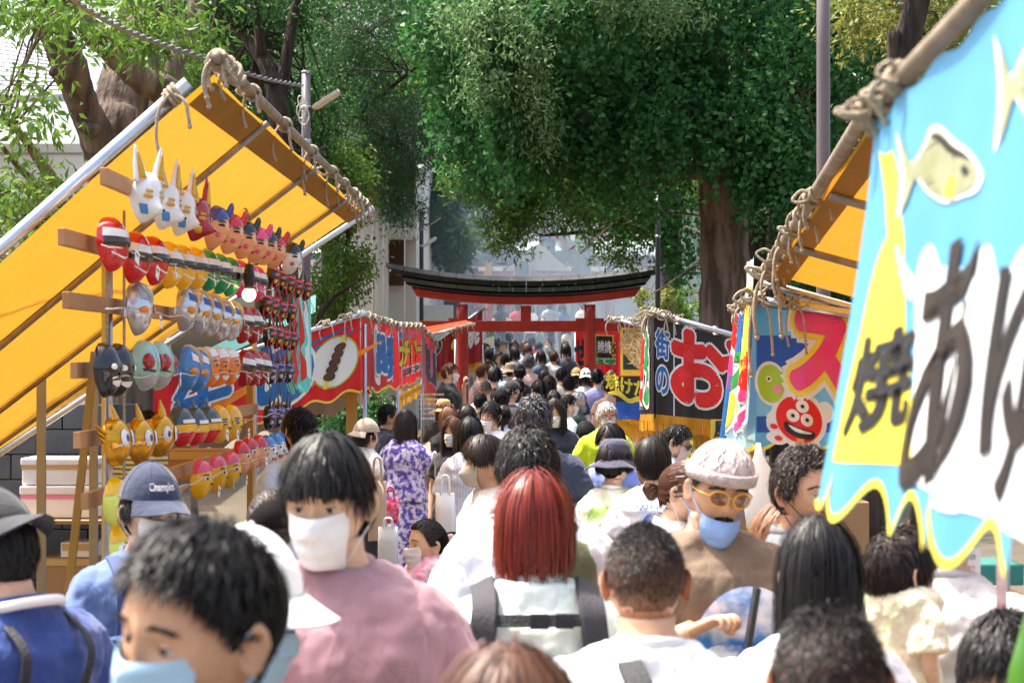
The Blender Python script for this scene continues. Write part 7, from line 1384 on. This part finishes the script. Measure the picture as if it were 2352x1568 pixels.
FARP = [  # label, px, crown, Y, yaw, style, hair, fem, top, extra
 ('person with black mop of hair in front of the gate pillar', 1103, 900, 23, 170, 'short', 'black', 0, '#2c3446', {}),
 ('tall person with full black hair and grey top under the gate', 1152, 889, 20.2, 190, 'short', 'black', 0, '#3d3d44', {}),
 ('person in black cap and dark mask turning aside', 1173, 876, 22.2, 110, 'short', 'black', 0, '#22242a', dict(hat=('cap', '#1b1b1e', 1), mask='#24242a')),
 ('person with smooth black hair beside the reaching man', 1274, 896, 22, 180, 'bowl', 'black', 0, '#30343c', {}),
 ('man in white T-shirt reaching out to the noodle stall', 1302, 904, 20.6, 104, 'short', 'black', 0, '#edf0f5', dict(arms={1: ((.24, -.2, 1.25), (.22, -.44, 1.28), .5), -1: 'bent'}, mask='#e8e8ea')),
 ('grey haired woman in dark green with grey mask under her chin', 1326, 899, 23.4, 70, 'bob', 'silver', 1, '#2f4238', dict(hair_kw=dict(L=.16), mask=('#8a94a4', .05))),
 ('woman with short black hair in lavender blouse with thin bag strap', 1372, 846, 26, 178, 'bowl', 'black', 1, '#9496c8', {}),
 ('person in white baseball cap and white T-shirt', 1345, 848, 28, 180, 'bob', 'black', 1, '#e8e8ea', dict(hat=('cap', '#f2f2f4', 1))),
 ('woman in tan cap with long black hair', 1324, 846, 29.3, 176, 'long', 'black', 1, '#d8d4cc', dict(hat=('cap', '#b08a54', 1))),
 ('man in cream shirt with grey stripes', 1290, 842, 26.8, 182, 'short', 'black', 0, S_GREY, {}),
 ('woman with short auburn hair in white striped top', 1249, 849, 28.4, 176, 'bob', 'blackbrown', 1, S_BLUE, dict(hair_kw=dict(L=.17))),
 ('tall grey haired man in pale pink T-shirt', 1214, 813, 28.6, 180, 'short', 'grey', 0, '#d8b4b8', {}),
 ('woman with hair tied up in dark top and denim straps', 1194, 834, 26.2, 182, 'bun', 'black', 1, '#1b1d22', {}),
 ('person in grey hat and pale denim shirt', 1172, 834, 29.8, 184, 'short', 'blackbrown', 0, '#8fb2cc', dict(hat=('bucket', '#8a7c66', .05))),
 ('woman with black bob in black sleeveless top', 1136, 842, 25.2, 178, 'bob', 'black', 1, '#17171a', dict(sleeve=0, hair_kw=dict(L=.2))),
 ('man in brown hooded top leaning at the gate', 1094, 832, 26.6, 120, 'short', 'brown', 0, '#6e5450', dict(lean=10, sleeve=1.9)),
 ('man in black polo shirt and white mask lifting his phone', 1030, 832, 25, 82, 'short', 'brown', 0, '#1c1c20', dict(arms={1: ((.2, -.14, 1.18), (.05, -.18, 1.45), 1.0), -1: ((-.2, -.1, 1.12), (-.06, -.22, 1.16), .8)}, mask='#eceef0', lod=1, build=1.12)),
 ('person in black and white striped shirt beyond the gate', 1160, 811, 32.6, 184, 'short', 'black', 0, S_BW, {}),
 ('man with white mask walking back through the gate', 1122, 827, 30.6, 10, 'short', 'black', 0, '#d8dce2', dict(mask='#eef0f2')),
 ('person with reddish brown hair in dark jacket by the gate post', 1404, 850, 27.5, 160, 'bob', 'brown', 1, '#4a3a36', {}),
 ('child on a shoulder in peach top near the lavender blouse', 1398, 868, 25.4, 200, 'short', 'blackbrown', 0, '#d7a888', {}),
 ('person with black hair in navy top between the caps', 1308, 860, 24.6, 180, 'short', 'black', 0, '#26304a', {}),
 ('person with wavy dark hair in olive top', 1262, 862, 24.8, 182, 'bob', 'blackbrown', 1, '#6a6a4e', {}),
 ('person with cropped hair in white shirt near the pillar', 1116, 872, 24.2, 178, 'buzz', 'black', 0, '#e6e8ec', {}),
 ('woman with dark hair in coral top near the gate', 1238, 872, 23.6, 182, 'bob', 'black', 1, '#d88a78', {}),
 ('man with black hair in sky blue shirt by the gate', 1190, 868, 24.0, 178, 'short', 'black', 0, '#9cc0e0', {})]
for lab, px, cr, Y, yaw, st_, hr, fe, tp, ex in FARP:
    Person(lab, px, cr, Y, yaw=yaw, style=st_, hair=hr, fem=fe, top=tp, **ex)
# ---- people beyond the gate, in the smoke and on the steps
tops = ['#e9e6e0', '#c9d6e4', '#3a3f4c', '#e8d8cc', '#b8c4d0', '#f0efec', '#4c5a74', '#d8b8a8', '#98a4b0', '#dcdcdc']
words_t = ['white', 'pale blue', 'charcoal', 'cream', 'grey blue', 'off white', 'indigo', 'peach', 'slate', 'light grey']
rg = random.Random(5); n = 0; hw = ['black', 'blackbrown', 'brown', 'salt', 'black']
def xfar(px, Y): return (px - VX) * Y / FPX
taken = []
for Y in (36.0, 38.4, 40.8):
    for px in np.arange(1108 + rg.uniform(0, 20), 1318, 30):
        px = px + rg.uniform(-7, 7); ti = rg.randrange(10); fe = rg.random() < .5; hgt = rg.uniform(1.55, 1.76); cr = VY - (ground_z(Y) + hgt - HC) * FPX / Y
        if Y < 35.5 and (1040 < px < 1085 or 1335 < px < 1375): continue
        n += 1; hc_ = rg.choice(hw); mk_ = rg.random() < .4; Person('distant visitor with %s hair in %s top%s past the gate' % ({'black': 'black', 'blackbrown': 'dark', 'brown': 'brown', 'salt': 'greying'}[hc_], words_t[ti], ' and mask' if mk_ else ''), px, cr, Y + rg.uniform(-.4, .4), yaw=180 + rg.uniform(-40, 40) if rg.random() < .7 else rg.uniform(-30, 30), style='bob' if fe else 'short', hair=hc_, fem=int(fe), top=tops[ti], lod=0, mask='#eef0f2' if mk_ else None, group='distant visitors past the gate')
b1_ = Person('man in light blue T-shirt climbing the stone stairs', 1170, 762, 43.4, yaw=178, style='short', top='#bfe0f4', lod=0, arms={1: 'bent', -1: 'bent'}); rp = Person('climber in blue with a red backpack on the stone stairs', 1221, 772, 43.8, yaw=182, style='short', top='#3a4f9a', lod=0); pack(rp, 'bright red backpack on the stairs', '#d82a3a', .98, 1.42, .15)
for i, (px, cr, Y) in enumerate(((1150, 690, 49), (1190, 694, 49.6), (1218, 697, 50.4), (1262, 690, 49.2), (1292, 695, 50.2), (1338, 692, 49.4), (1128, 742, 46), (1262, 752, 45), (1300, 746, 45.6), (1335, 758, 44.6))):
    Person(('visitor in %s standing in the smoke on the stairs' % ('dark clothes', 'red coat', 'white shirt', 'grey shirt', 'blue jacket', 'pale dress', 'green top', 'black jacket', 'beige top', 'navy shirt')[i]), px, cr, Y, yaw=170 + 9 * i, style='short' if i % 2 else 'bob', fem=int(i % 2 == 0), top=('#2a2c34', '#c2272f', '#eceae6', '#8c9098', '#44588c', '#e6dcd2', '#4f7a58', '#202226', '#c9b79c', '#2b3656')[i], lod=0)
Person('stall keeper in black with glasses and white mask at the fish stall', 2318, 1372, 3.7, yaw=-20, style='short', top='#18181b', mask='#e8e6e6', glasses=('#1a1a1c', '#303438', False), head=(0, 20, 0))
